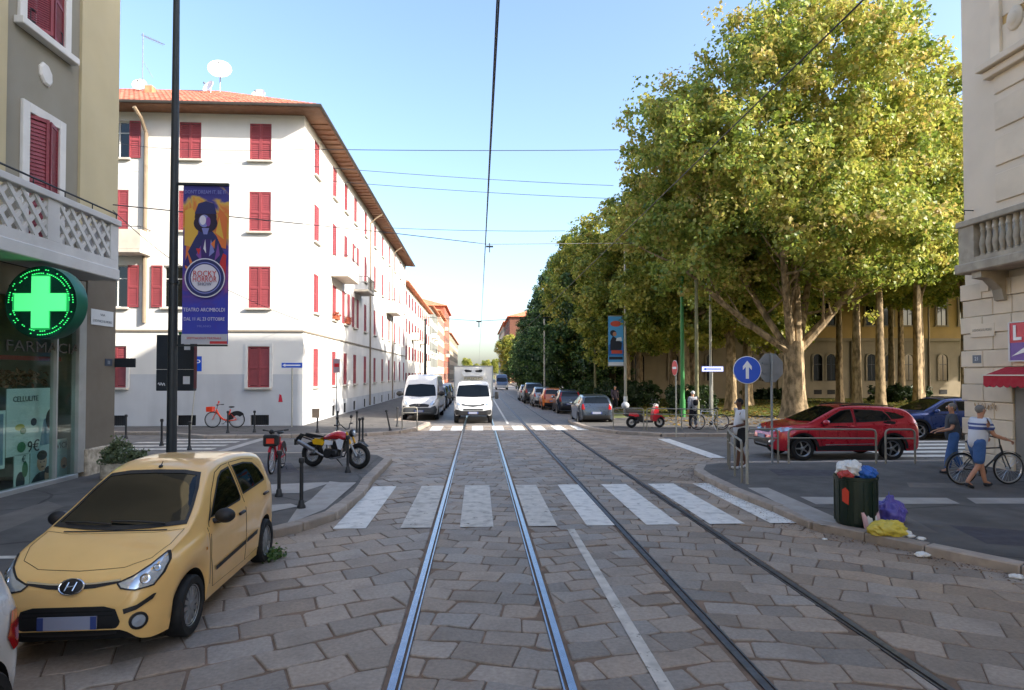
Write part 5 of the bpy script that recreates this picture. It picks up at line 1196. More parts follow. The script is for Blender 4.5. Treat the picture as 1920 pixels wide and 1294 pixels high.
def hatch(label, loc, rz, pm, group, detail=True, sx=1, sy=1, sz=1, lights='std', rails=False):
    C = Car(scale_tab(HATCH, sx, sy, sz), 'hatchback', label, 'car', loc, rz, group, pm)
    X = lambda l: [(a*sx, b*sz) for a, b in l]; Y = lambda l: [(a*sy, b*sz) for a, b in l]
    # windscreen and rear glass: black surround then glass
    ws = [(-.655, 1.03), (-.3, 1.005), (0, 1.0), (.3, 1.005), (.655, 1.03), (.56, 1.30), (.49, 1.428), (.3, 1.452), (0, 1.458), (-.3, 1.452), (-.49, 1.428), (-.56, 1.30)]
    fr = C.patch('windscreen', 'F', Y(ws), m_carglass, .005, cell=.07)
    C.ring('F', Y(ws), .028, m_trim, 'windscreen_seal', .0075, fr)
    rg = [(-.56, 1.11), (0, 1.10), (.56, 1.11), (.5, 1.37), (.4, 1.405), (0, 1.415), (-.4, 1.405), (-.5, 1.37)]
    rw = C.patch('rear_window', 'R', Y(rg), m_carglass, .005)
    # doors (paint panels standing proud of a dark gap)
    fd = [(.62, .30), (.70, .62), (.66, .95), (.33, 1.235), (.06, 1.405), (-.17, 1.45), (-.36, 1.456), (-.37, .9), (-.36, .28)]
    rd = [(-.385, .28), (-.395, .9), (-.385, 1.456), (-.8, 1.445), (-1.16, 1.395), (-1.33, 1.25), (-1.38, 1.06), (-1.30, .88), (-1.06, .73), (-.93, .55), (-.885, .30)]
    doors = []
    if detail:
        for d in (fd, rd):
            C.both('panel_gap', X([(a, b) for a, b in d]), m_gap, .0018, cell=.09)
            doors.append(C.both('door', X(shrink(ccw(d), .007)), pm, .0042, cell=.07))
    fw_ = [(.58, 1.0), (.30, 1.19), (.06, 1.345), (-.08, 1.398), (-.32, 1.415), (-.33, 1.05), (-.28, 1.015)]
    rw_ = [(-.42, 1.06), (-.42, 1.413), (-.78, 1.405), (-1.06, 1.36), (-1.2, 1.26), (-1.285, 1.13), (-1.25, 1.095)]
    for i, wv in enumerate((fw_, rw_)):
        for k, v in enumerate('LP'):
            par = doors[i][k] if detail else C.t
            C.patch('side_window', v, X(wv), m_carglass, .009, par)
            C.ring(v, X(wv), .02, m_trim, 'window_seal', .0115, par)
    if detail: C.both('quarter_pane', X([(.60, .985), (.66, .965), (.62, 1.0), (.40, 1.15)]), m_trim, .008)
    # bonnet outline
    bp = [(1.1, 0), (1.09, .42), (1.03, .66), (1.3, .65), (1.5, .57), (1.6, .38), (1.63, 0)]
    full = [(a, b) for a, b in bp]+[(a, -b) for a, b in bp[::-1][1:-1]]
    C.line('T', [(a*sx, b*sy) for a, b in full+full[:1]], .005, m_gap, 'bonnet_gap', .002)
    # headlights sweep back along the wings
    hl = [(.37, .705), (.50, .755), (.60, .82), (.67, .89), (.69, .89), (.715, .82), (.705, .735), (.66, .655), (.54, .64), (.42, .66)]
    for sd in (1, -1):
        pts = [(sd*a*sy, b*sz) for a, b in hl]; h = C.patch('headlight', 'F', pts, m_lens, .006, cell=.03)
        if h: C.ring('F', pts, .012, m_trim, 'lens_border', .0085, h, .03)
        for a, b, rr in ((.60, .725, .045), (.655, .79, .035)):
            q = C.hit('F', sd*a*sy, b*sz)
            if q and h: M = Matrix.Translation(q[0]+Vector((.006, 0, 0))) @ q[1].to_track_quat('Z', 'Y').to_matrix().to_4x4(); MB().lathe([(rr, 0), (rr*.9, .008), (rr*.5, .0), (1e-4, .004)], 16, 0, M).build('lamp', m_chrome, h, True)
        tl = [(.52, .80), (.6, .79), (.665, .80), (.66, .95), (.63, 1.06), (.57, 1.075), (.545, .95)] if lights == 'std' else [(.53, .78), (.63, .78), (.655, .95), (.6, 1.2), (.53, 1.36), (.47, 1.36), (.55, 1.1)]
        C.patch('tail_light', 'R', [(sd*a*sy, b*sz) for a, b in tl], m_tail, .01, cell=.04)
    # bumper intake, upper grille slot with badge, fog lamps, bump strips
    it = [(-.40, .29), (-.2, .275), (.2, .275), (.40, .29), (.44, .40), (.40, .505), (.3, .53), (-.3, .53), (-.40, .505), (-.44, .40)]
    g_o = C.patch('lower_grille', 'F', Y(it), m_trim, .006)
    if detail and g_o:
        mb = MB()
        for z in (.31, .345, .45, .485): C.patch('slat', 'F', Y([(-.38, z), (.38, z), (.38, z+.012), (-.38, z+.012)]), m_rubber, .012, None, .08, False, mb)
        mb.build('grille_bars', m_rubber, g_o)
    sl_ = [(-.40, .705), (-.2, .672), (0, .66), (.2, .672), (.40, .705), (.40, .72), (.2, .70), (0, .695), (-.2, .70), (-.40, .72)]
    gu = C.patch('upper_grille', 'F', Y(sl_), m_trim, .006)
    C.line('F', Y([(-.40, .725), (-.2, .706), (0, .701), (.2, .706), (.40, .725)]), .012, m_chrome, 'chrome_strip', .008)
    for sd in (1, -1):
        C.patch('bumper_strip', 'F', [(sd*a*sy, b*sz) for a, b in ((.47, .46), (.56, .485), (.655, .545), (.672, .585), (.66, .59), (.56, .525), (.46, .50))], m_trim, .012, cell=.03)
        q = C.hit('F', sd*.575*sy, .385*sz)
        if q: M = Matrix.Translation(q[0]) @ q[1].to_track_quat('Z', 'Y').to_matrix().to_4x4(); MB().lathe([(.075, -.02), (.075, .01), (.055, .014), (.055, .004)], 20, 0, M).lathe([(.054, .006), (1e-4, .012)], 20, 1, M).build('fog_lamp', [m_trim, m_lens], C.t, True)
    if detail:
        for k, v in enumerate('LP'):
            C.patch('side_moulding', v, X([(.57, .455), (.585, .50), (-.36, .535), (-.36, .485)]), m_trim, .014, doors[0][k]); C.patch('side_moulding', v, X([(-.40, .487), (-.40, .537), (-.80, .552), (-.78, .50)]), m_trim, .014, doors[1][k])
        C.handle(doors[0], -.22*sx, .885*sz, m_trim); C.handle(doors[1], -1.12*sx, .95*sz, m_trim)
        C.line('T', [(1.05*sx, .5*sy), (1.06*sx, -.02), (1.05*sx, -.5*sy)], .02, m_trim, 'wiper_cowl', .004)
        a0 = C.hit('T', .13*sx, 0)[0]; MB().ball((0, 0, .01), .03, 10, 6, 0, (1.3, .7, .6)).cyl((0, 0, .01), (-.05, 0, .06), .006, .004, 6).build('aerial', m_trim, C.t, True, a0)
        for y0, y1 in ((.45, -.1), (-.08, -.55)): mbw = MB(); q0, q1 = C.hit('F', y0*sy, 1.03*sz), C.hit('F', y1*sy, 1.05*sz); mbw.tube([q0[0]+q0[1]*.02, (q0[0]+q1[0])/2+q0[1]*.03, q1[0]+q1[1]*.02], .009, 6); mbw.build('wiper', m_trim, C.t)
        C.both('fuel_flap', X([(-1.42, .84), (-1.28, .84), (-1.28, .97), (-1.42, .97)]), pm, .003)
        C.both('indicator', X([(.80, .735), (.85, .735), (.85, .765), (.80, .765)]), m_amber, .006)
        C.both('wing_gap', X([(.71, .36), (.72, .62), (.70, .93), (.71, .93), (.73, .62), (.72, .36)]), m_gap, .002)
    C.patch('rear_bumper', 'R', Y([(-.6, .3), (.6, .3), (.62, .42), (.6, .5), (-.6, .5), (-.62, .42)]), m_trim if not detail else pm, .012)
    C.plate('F', .40*sz, .5*sy); C.plate('R', .62*sz if not detail else .75*sz)
    C.mirror(.52*sx, .985*sz, m_trim if detail else pm)
    C.wheels(.285, .175, .79*sy, 12 if detail else 7, None, 'cap'); return C
# ---- the yellow hatchback in the foreground
m_yel = paint('yellow_paint', '#ecbf76', .0, .36); m_wht = paint('white_paint', '#d4d5d6'); m_dgr = paint('graphite_paint', '#3c4654', .5); m_nvy = paint('dark_blue_paint', '#232b3a', .4); m_org = paint('orange_paint', '#d2702c'); m_slv = paint('silver_paint', '#9a9da1', .6); m_blk = paint('black_paint', '#141619', .2); m_blu = paint('blue_paint', '#213d7c', .35); m_rd = paint('red_paint', '#b5142a', .25)
fw1, fw2 = G(352, 1190), G(494, 1053)
dv = (fw1-fw2); dv.z = 0; ang = math.atan2(dv.y, dv.x); dn = dv.normalized(); lat = Vector((dn.y, -dn.x, 0))
if lat.x > 0: lat = -lat
mid = (fw1+fw2)/2; mid = mid+dn*(dv.length/2-1.11)-dn*(0) if False else fw1-dn*1.11
cc_ = mid+lat*.735+Vector((.03, 0, 0))
YC = hatch('pale yellow five door hatchback parked at the kerb in front of the pharmacy', (cc_.x, cc_.y, 0), ang, m_yel, 'parked cars', True, 1, .955, 1)
# badge on the upper grille: oval with a slanted H
q = YC.hit('F', 0, .685); M = Matrix.Translation(q[0]+q[1]*.012) @ q[1].to_track_quat('Z', 'Y').to_matrix().to_4x4()
bd_ = MB(); bd_.lathe([(1e-4, 0), (.062, 0), (.066, .006), (.06, .01), (1e-4, .008)], 24, 0, M @ Matrix.Diagonal((1.5, 1, 1, 1))); bdg = bd_.build('badge', m_trim, YC.t, True)
bd_ = MB(); bd_.lathe([(.058, .006), (.066, .012), (.072, .006), (.066, .0)], 24, 0, M @ Matrix.Diagonal((1.5, 1, 1, 1)), True)
for pts in (((-.042, -.036), (-.022, .036)), ((.022, -.036), (.042, .036)), ((-.03, -.004), (.03, .006))): bd_.tube([M @ Vector((a, b, .012)) for a, b in pts], .008, 6)
bd_.build('badge_ring', m_chrome, bdg, True)
# ---- white car whose tail corner enters at the lower left
WC = hatch('corner of a white car with red tail light cut by the lower left frame', (-3.94, 2.98, 0), ang, m_wht, 'parked cars', True, 1.02, 1, .95)
for k in kids(WC.t):
    if k.name.startswith('tail_light'): bpy.data.objects.remove(k)
for sd in (1, -1): WC.patch('tail_light', 'L' if sd > 0 else 'P', [(-1.78, .62), (-1.60, .60), (-1.50, .72), (-1.56, .88), (-1.72, .86)], m_tail, .008, cell=.03)
# ---- parked row beyond the crossing, tails towards us
def parked(px, py, xo, label, pm, **k):
    p = G(px, py); return hatch(label, (p.x, p.y+1.75*k.get('sx', 1), 0), rad(90)+xo, pm, 'parked cars', False, **k)
parked(1121, 797, -.03, 'graphite hatchback parked nearest the crossing, tail towards us', m_dgr, sx=1.12, sy=1.12, sz=.97)
parked(1070, 776, -.02, 'dark hatchback with tall red tail lights parked second from the crossing', m_nvy, sx=1.05, sy=1.03, sz=1.0, lights='tall')
parked(1038, 768.5, -.02, 'orange hatchback in the row of parked cars', m_org, lights='tall')
parked(1019, 763, -.02, 'silver hatchback parked before the orange one', m_slv, sx=1.05, sy=1.05)
parked(1003, 757, -.02, 'tall black car in the row parked beyond the silver hatchback', m_blk, sx=1.2, sy=1.14, sz=1.18)
parked(990, 752, -.02, 'small pale silver car farthest in the parked row', m_slv, sx=1.05, sy=1.02)
# ---- SUV profile
SUV = dict(top=[(-2.22, .7), (-2.2, .86), (-2.15, 1.03), (-2.08, 1.16), (-1.95, 1.34), (-1.8, 1.47), (-1.6, 1.535), (-1.1, 1.585), (-.4, 1.607), (0, 1.59), (.25, 1.53), (.5, 1.42), (.85, 1.245), (1.12, 1.11), (1.2, 1.085), (1.5, 1.05), (1.85, .98), (2.02, .9), (2.12, .8), (2.19, .68), (2.22, .55)],
    belt=[(-2.22, .64), (-2.16, .9), (-2.05, 1.08), (-1.8, 1.15), (-1.3, 1.12), (-.4, 1.06), (.4, 1.03), (1.0, 1.015), (1.5, .98), (1.85, .9), (2.05, .78), (2.17, .62), (2.22, .5)],
    sill=[(-2.22, .5), (-2.16, .38), (-2, .3), (-1.5, .27), (1.7, .27), (2.0, .28), (2.15, .33), (2.22, .42)],
    wid=[(-2.22, .6), (-2.18, .74), (-2.08, .84), (-1.85, .9), (-1.2, .918), (1.1, .918), (1.6, .9), (1.88, .85), (2.06, .77), (2.16, .67), (2.22, .54)], axles=(1.36, -1.29), arch=.40, wr=.345, tumble=.24, flare=.03)
def suv(label, loc, rz, pm, group):
    C = Car(SUV, 'suv_car', label, 'car', loc, rz, group, pm)
    ws = [(-.76, 1.13), (0, 1.10), (.76, 1.13), (.66, 1.40), (.58, 1.515), (.3, 1.54), (0, 1.545), (-.3, 1.54), (-.58, 1.515), (-.66, 1.40)]
    C.patch('windscreen', 'F', ws, m_carglass, .006, cell=.08); C.patch('rear_window', 'R', [(-.62, 1.18), (.62, 1.18), (.55, 1.43), (.4, 1.475), (-.4, 1.475), (-.55, 1.43)], m_carglass, .006)
    fd = [(.82, .5), (.9, .75), (.88, 1.02), (.5, 1.33), (.16, 1.50), (-.1, 1.53), (-.18, 1.53), (-.2, .9), (-.19, .42), (.78, .42)]; rd = [(-.215, .42), (-.225, .9), (-.205, 1.53), (-.8, 1.515), (-1.2, 1.47), (-1.34, 1.3), (-1.42, 1.12), (-1.3, .95), (-1.0, .82), (-.85, .62), (-.82, .42)]
    D = []
    for d in (fd, rd): C.both('panel_gap', d, m_gap, .002, cell=.1); D.append(C.both('door', shrink(ccw(d), .008), pm, .005, cell=.08))
    for i, wv in enumerate(([(.80, 1.075), (.45, 1.29), (.16, 1.435), (-.02, 1.475), (-.16, 1.48), (-.17, 1.10)], [(-.24, 1.10), (-.24, 1.48), (-.75, 1.47), (-1.08, 1.43), (-1.2, 1.32), (-1.29, 1.17), (-1.26, 1.15)])):
        for k, v in enumerate('LP'): C.patch('side_window', v, wv, m_carglass, .01, D[i][k]); C.ring(v, wv, .018, m_chrome if i == 9 else m_trim, 'window_seal', .012, D[i][k])
    C.both('quarter_window', [(-1.3, 1.19), (-1.24, 1.31), (-1.14, 1.42), (-1.45, 1.38), (-1.72, 1.26), (-1.62, 1.22)], m_carglass, .008)
    # dark lower cladding along sills and arches, chrome strip on door
    C.both('sill_cladding', [(.95, .29), (.95, .42), (.6, .44), (-.6, .44), (-.88, .42), (-.88, .29)], m_trim, .016)
    C.both('chrome_strip', [(.7, .45), (.72, .475), (-.7, .5), (-.72, .475)], m_chrome, .018)
    for ax in SUV['axles']:
        for v in 'LP':
            o = [(ax+.47*math.cos(math.pi*k/14), .345+.47*math.sin(math.pi*k/14)) for k in range(15)]; i_ = [(ax+.405*math.cos(math.pi*k/14), .345+.405*math.sin(math.pi*k/14)) for k in range(15)]; mb = MB()
            for k in range(14): C.patch('a', v, [o[k], o[k+1], i_[k+1], i_[k]], m_trim, .012, None, .1, False, mb)
            if mb.v: mb.build('arch_cladding', m_trim, C.t, True)
    for sd in (1, -1):
        C.patch('headlight', 'F', [(sd*a, b) for a, b in ((.36, .82), (.55, .83), (.74, .86), (.84, .92), (.82, .96), (.7, .95), (.5, .905), (.36, .88))], m_lens, .008, cell=.04)
        C.patch('tail_light', 'R', [(sd*a, b) for a, b in ((.42, .98), (.6, .96), (.8, .99), (.82, 1.08), (.7, 1.12), (.42, 1.07))], m_tail, .012, cell=.04)
        C.patch('fog_lamp', 'F', [(sd*a, b) for a, b in ((.52, .5), (.7, .52), (.74, .6), (.54, .56))], m_lens, .01, cell=.04)
        C.patch('tail_lamp_wing', 'L' if sd > 0 else 'P', [(-1.98, 1.0), (-1.78, 1.03), (-1.82, 1.09), (-2.02, 1.08)], m_tail, .01, cell=.04)
        C.patch('headlamp_wing', 'L' if sd > 0 else 'P', [(1.98, .82), (1.62, .90), (1.66, .95), (1.95, .92)], m_lens, .01, cell=.04)
    C.patch('grille', 'F', [(-.36, .78), (.36, .78), (.36, .87), (.12, .88), (-.12, .88), (-.36, .87)], m_trim, .008); C.patch('lower_grille', 'F', [(-.6, .42), (.6, .42), (.68, .5), (.56, .6), (-.56, .6), (-.68, .5)], m_trim, .008); C.patch('skid_plate', 'F', [(-.4, .4), (.4, .4), (.44, .44), (-.44, .44)], m_slv, .012)
    q = C.hit('F', 0, .84); MB().prism([(0, -.1), (.055, 0), (0, .1), (-.055, 0)], 0, .02, 0, 'X').build('badge', m_chrome, C.t, False, q[0])
    for sd in (1, -1):
        pts = [C.hit('T', x, sd*.58)[0]+Vector((0, 0, .03)) for x in (.1, -.3, -.8, -1.3, -1.55)]; MB().tube(pts, .016, 6).build('roof_rail', m_trim, C.t, True)
    C.patch('roof_glass', 'T', [(-.1, -.42), (-.1, .42), (-1.1, .42), (-1.1, -.42)], m_carglass, .005, cell=.1) if pm is not m_rd else None
    C.handle(D[0], -.05, .99, pm, .02); C.handle(D[1], -1.12, 1.04, pm, .02); C.mirror(.72, 1.08, pm, None, 1.12); C.plate('F', .66); C.plate('R', .8); C.wheels(.345, .215, .905, 5, None, 'alloy'); return C
a, b = G(1508, 862), G(1682, 862)
RC = suv('red five door crossover car crossing the side street behind the railings', ((a.x+b.x)/2-.12, 18.78, 0), math.pi-.03, m_rd, 'cars on the side street')
p = G(1777, 833); suv('dark blue crossover car behind the red car, partly hidden by the stone building', (p.x+1.36, 24.2, 0), math.pi, m_blu, 'cars on the side street')
# driver glimpsed in the red car is left to the dark glass
# ---- white van with high roof and dark bumper
def lorry_shell(S): return S
VAN = dict(top=[(-2.8, 2.2), (-2.78, 2.42), (-2.6, 2.5), (-1, 2.53), (.9, 2.5), (1.2, 2.44), (1.42, 2.28), (1.75, 1.86), (2.1, 1.42), (2.3, 1.24), (2.5, 1.16), (2.68, 1.02), (2.77, .82), (2.8, .6)],
    belt=[(-2.8, 1.2), (-2.7, 1.28), (0, 1.26), (1.4, 1.22), (2.0, 1.15), (2.4, 1.05), (2.65, .9), (2.76, .7), (2.8, .5)], sill=[(-2.8, .42), (-2.6, .34), (2.5, .32), (2.7, .34), (2.8, .42)],
    wid=[(-2.8, .95), (-2.74, 1.0), (-2.4, 1.02), (1.6, 1.02), (2.2, 1.0), (2.5, .95), (2.68, .87), (2.76, .78), (2.8, .64)], axles=(1.85, -1.75), arch=.42, wr=.35, tumble=.1, flare=.02)
p = G(787, 789)
C = Car(VAN, 'delivery_van', 'white high roof delivery van with grey bumper parked left of the truck', 'van', (p.x, p.y+2.8, 0), rad(-90)-.015, 'vans and trucks', m_wht)
ws = [(-.86, 1.33), (0, 1.27), (.86, 1.33), (.8, 1.75), (.72, 1.93), (0, 1.98), (-.72, 1.93), (-.8, 1.75)]; C.patch('windscreen', 'F', ws, m_carglass, .008, cell=.1)
C.patch('bumper', 'F', [(-.9, .36), (.9, .36), (.95, .6), (.86, .82), (.6, .7), (-.6, .7), (-.86, .82), (-.95, .6)], mat('grey_bumper', '#3d4145', .6), .012); C.patch('grille', 'F', [(-.5, .74), (.5, .74), (.56, .86), (.3, .92), (-.3, .92), (-.56, .86)], m_trim, .012)
for sd in (1, -1):
    C.patch('headlight', 'F', [(sd*a, b) for a, b in ((.6, .82), (.8, .86), (.88, 1.0), (.84, 1.1), (.72, 1.06), (.6, .92))], m_lens, .012, cell=.05)
    C.patch('side_window', 'L' if sd > 0 else 'P', [(1.95, 1.36), (1.55, 1.85), (1.1, 1.9), (1.1, 1.33)], m_carglass, .01); C.patch('door_gap', 'L' if sd > 0 else 'P', [(1.0, .5), (1.02, .5), (1.02, 2.0), (1.0, 2.0)], m_gap, .004)
    C.patch('side_strip', 'L' if sd > 0 else 'P', [(1.3, .6), (-1.2, .6), (-1.2, .72), (1.3, .72)], m_trim, .012)
C.mirror(1.95, 1.42, m_trim, None, 1.8); C.plate('F', .52); C.wheels(.35, .22, 1.0, 8, None, 'cap')
q = C.hit('F', 0, .83); MB().prism([(.0, -.12), (.05, -.04), (.05, .04), (0, .12), (-.05, .04), (-.05, -.04)], 0, .02, 0, 'X').build('badge', m_chrome, C.t, False, q[0])
# ---- refrigerated box truck on the tram track
TRK = dict(top=[(-.75, 2.1), (-.7, 2.16), (-.3, 2.18), (.1, 2.14), (.35, 2.02), (.62, 1.7), (.85, 1.42), (1.0, 1.3), (1.25, 1.2), (1.42, 1.08), (1.5, .85), (1.53, .6)], belt=[(-.75, 1.25), (.3, 1.25), (.9, 1.16), (1.2, 1.05), (1.42, .88), (1.5, .7), (1.53, .52)],
    sill=[(-.75, .45), (1.2, .42), (1.45, .42), (1.53, .46)], wid=[(-.75, .98), (.9, .98), (1.2, .95), (1.4, .9), (1.49, .82), (1.53, .7)], axles=(.72,), arch=.43, wr=.36, tumble=.12, flare=.01)
p = G(887, 795)
C = Car(TRK, 'box_truck', 'white refrigerated box truck driving towards us on the left tram track', 'truck', (p.x, p.y+1.53, 0), rad(-90), 'vans and trucks', m_wht)
C.patch('windscreen', 'F', [(-.86, 1.36), (0, 1.33), (.86, 1.36), (.8, 1.75), (.74, 1.93), (0, 1.97), (-.74, 1.93), (-.8, 1.75)], m_carglass, .008, cell=.1)
C.patch('bumper', 'F', [(-.88, .46), (.88, .46), (.93, .62), (.88, .74), (.55, .66), (-.55, .66), (-.88, .74), (-.93, .62)], m_trim, .014); C.patch('grille', 'F', [(-.55, .94), (0, .86), (.55, .94), (.6, 1.03), (.3, .95), (-.3, .95), (-.6, 1.03)], m_trim, .012); C.patch('lower_grille', 'F', [(-.5, .68), (.5, .68), (.5, .76), (-.5, .76)], m_trim, .01)
for sd in (1, -1):
    C.patch('headlight', 'F', [(sd*a, b) for a, b in ((.62, .93), (.85, .95), (.92, 1.08), (.84, 1.12), (.66, 1.02))], m_lens, .012, cell=.05); C.patch('side_window', 'L' if sd > 0 else 'P', [(.62, 1.36), (.35, 1.78), (-.2, 1.84), (-.2, 1.32)], m_carglass, .01)
    for i, zz_ in enumerate((1.42,)):
        mb = MB(); mb.box((0, sd*.3, 0), (.14, .2, .38), 0, 0, None, .04); mb.tube([(0, 0, -.1), (0, sd*.22, -.08)], .025, 6); mb.build('door_mirror', m_trim, C.t, True, (.62, sd*.92, zz_))
mb = MB(); mb.bx(-5.2, -.78, -1.06, 1.06, .85, 2.98, 0, .04); BXo = mb.build('cargo_box', mat('box_panel', '#e4e2dc', .5, var=.04, dirt=.15), C.t)
fr_ = MB()
for y in (-1.065, 1.03): fr_.bx(-.8, -.745, y, y+.035, .85, 2.98)
fr_.bx(-.8, -.745, -1.03, 1.03, 2.945, 2.985); fr_.build('box_edge_trim', m_alloy, BXo)
un = MB(); un.prism([(-.55, 2.42), (.55, 2.42), (.62, 2.6), (.55, 2.86), (-.55, 2.86), (-.62, 2.6)], -.78, -.42, 0, 'X'); RU = un.build('refrigeration_unit', m_wht, C.t)
gr_ = MB()
for sd in (1, -1): gr_.prism([(sd*.08, 2.72), (sd*.12, 2.64), (sd*.42, 2.62), (sd*.5, 2.74), (sd*.4, 2.78)], -.42, -.41, 0, 'X')
gr_.build('fan_grille', m_trim, RU)
MB().bx(-5.1, .3, -.4, .4, .4, .8).bx(-4.9, -3.9, -.95, .95, .2, .5, 0).build('chassis', m_trim, C.t); C.plate('F', .56); C.S = dict(C.S); C.S['axles'] = (.72, -3.1); C.wheels(.36, .22, .98, 6, None, 'cap')
text_obj('FRIGO', .2, mat('faded_yellow_print', '#b3a56a', .6), C.t, (-.77, 0, 2.28), (rad(90), 0, rad(90)), .002, 1.0)
# ---- dark cars parked behind the van
for i, (px, py, pm, lb) in enumerate(((822, 776, m_nvy, 'dark blue car parked right behind the white van'), (831, 767, m_blk, 'black car second behind the white van'), (838, 759, m_dgr, 'grey car third behind the white van'), (843, 752, m_slv, 'silver car farthest behind the white van'))):
    p = G(px, py); hatch(lb, (p.x-.55, p.y+1.8, 0), rad(-90), pm, 'parked cars', False, 1.05, 1.05, 1.05)
# ---- far traffic
p = G(938, 731); C2 = Car(VAN, 'far_van', 'far blue and white van at the end of the street', 'van', (p.x+.3, p.y+3, 0), rad(-90), 'vans and trucks', paint('dull_blue_paint', '#4a5a78')); C2.patch('windscreen', 'F', ws, m_carglass, .008, cell=.15); C2.patch('bumper', 'F', [(-.9, .36), (.9, .36), (.9, .7), (-.9, .7)], m_wht, .02, cell=.15); C2.wheels(.35, .22, 1.0, 8, None, 'cap')
# ================================================================== street furniture
m_pole = mat('dark_pole', '#2e3338', .45, metal=.3, var=.12, dirt=.2, dscale=2); m_gpole = mat('green_pole', '#2f7a3c', .5, var=.1, dirt=.2); m_opole = mat('olive_pole', '#6e6c4a', .6, var=.12); m_lpole = mat('light_pole', '#a9a79c', .5, metal=.3, var=.1, dirt=.2, dscale=3)
m_sblue = mat('sign_blue', '#1450c8', .35, var=.03); m_swh = mat('sign_face_white', '#e9ebee', .4, var=.03); m_sred = mat('sign_face_red', '#c8202c', .4, var=.03); m_sback = mat('sign_back', '#8d9194', .5, metal=.4, var=.1, dirt=.2, dscale=4); m_cab = mat('cabinet_dark', '#232a33', .5, var=.12, dirt=.2)
Pv = .12
def pole(t, h, r, m, r1=None, n=14, name='pole'): return MB().cyl((0, 0, -.1), (0, 0, h), r, r1 or r, n).build(name, m, t, True)
# ---- tall lamp post with the big banner
lp = atY(322, 800, 13.4); 
LP = thing('lamp_post', 'tall dark lamp post carrying the big theatre banner, behind the yellow car', 'lamp post', (lp.x, lp.y, Pv))
pole(LP, 11.5, .104, m_pole, .058, 18); MB().cyl((0, 0, -.05), (0, 0, .5), .145, .12, 18).build('base_sleeve', m_pole, LP, True)
MB().cyl((0, 0, 4.28), (0, 0, 4.34), .108, None, 18).build('collar', m_pole, LP, True)
za = atY(380, 348, lp.y).z-Pv; zb_ = atY(380, 645, lp.y).z-Pv; bx0 = atY(342, 500, lp.y).x-lp.x; bx1_ = atY(428, 500, lp.y).x-lp.x
MB().bx(.08, bx1_, -.03, .03, za+.0, za+.05).build('upper_arm', m_pole, LP); MB().bx(.08, bx1_, -.02, .02, zb_-.05, zb_-.01).build('lower_arm', m_pole, LP)
BW, BH = bx1_-bx0, za-zb_
BN = thing('theatre_banner', 'tall violet and orange theatre banner hanging from the dark lamp post', 'banner', (lp.x+bx0, lp.y, Pv+zb_))
nb = MB(); nx, nz_ = 8, 26; vs = []
for j in range(nz_+1):
    for i in range(nx+1): u, v = i/nx, j/nz_; vs.append((u*BW, .012*math.sin(u*3.1)*math.sin(v*7)+.01, v*BH))
for k in (0, .012): nb.add([(a, b+k, c) for a, b, c in vs], [(j*(nx+1)+i, j*(nx+1)+i+1, (j+1)*(nx+1)+i+1, (j+1)*(nx+1)+i) for j in range(nz_) for i in range(nx)])
def banner_mat(name, stops, scale, mixup):
    m = bpy.data.materials.new(name); m.use_nodes = True; N = m.node_tree.nodes; L = m.node_tree.links; b = N['Principled BSDF']; b.inputs['Roughness'].default_value = .55
    tc = N.new('ShaderNodeTexCoord'); n1 = N.new('ShaderNodeTexNoise'); n1.inputs['Scale'].default_value = scale; n1.inputs['Detail'].default_value = 3; n1.inputs['Distortion'].default_value = 1.2; L.new(tc.outputs['Object'], n1.inputs[0])
    sp = N.new('ShaderNodeSeparateXYZ'); L.new(tc.outputs['Object'], sp.inputs[0]); q = N.new('ShaderNodeMath'); q.operation = 'MULTIPLY_ADD'; L.new(n1.outputs[0], q.inputs[0]); q.inputs[1].default_value = mixup
    d = N.new('ShaderNodeMath'); d.operation = 'DIVIDE'; d.inputs[1].default_value = BH; L.new(sp.outputs[2], d.inputs[0]); o = N.new('ShaderNodeMath'); o.operation = 'SUBTRACT'; o.inputs[1].default_value = mixup/2; L.new(d.outputs[0], o.inputs[0]); L.new(o.outputs[0], q.inputs[2])
    r = N.new('ShaderNodeValToRGB'); e = r.color_ramp.elements; e[0].position, e[0].color = stops[0][0], (*srgb(stops[0][1]), 1); e[1].position, e[1].color = stops[-1][0], (*srgb(stops[-1][1]), 1)
    for p_, c in stops[1:-1]: k = e.new(p_); k.color = (*srgb(c), 1)
    L.new(q.outputs[0], r.inputs[0]); L.new(r.outputs[0], b.inputs['Base Color']); return m
m_ban = banner_mat('banner_print', [(.08, '#3a44b0'), (.2, '#3a3fb0'), (.3, '#4a3a9a'), (.42, '#8a4a8a'), (.52, '#3a3a9c'), (.62, '#6a4a8a'), (.7, '#d8a83c'), (.8, '#d9783c'), (.86, '#d8b050'), (.92, '#3c3a8c')], 2.3, .5)
nb.build('cloth', m_ban, BN)
PB2 = {k: m_flat(h) for k, h in dict(v='#3b2a6c', y='#dcae48', w='#d9d6e2', r='#c23238', b='#2a2f63', g='#b9bac2', o='#d8743c', p='#7a4a9a', n='#2a2038', c='#7f84c4').items()}; PL_ = list(PB2); PMs = [PB2[k] for k in PL_]
pr = MB()
def fl(k, pts): 
    global _lay; _lay += 1; pr.add([(a*BW, -.006-.0006*_lay, b*BH) for a, b in pts], [tuple(range(len(pts)))], PL_.index(k))
_lay = 0
fl('y', [(.04, .62), (.3, .6), (.36, .78), (.2, .86), (.05, .84)]); fl('o', [(.66, .62), (.95, .6), (.97, .8), (.8, .86)]); fl('y', [(.72, .7), (.8, .8), (.9, .66)]); fl('o', [(.06, .48), (.2, .44), (.26, .6), (.08, .62)]); fl('r', [(.8, .44), (.94, .4), (.96, .56), (.84, .58)])
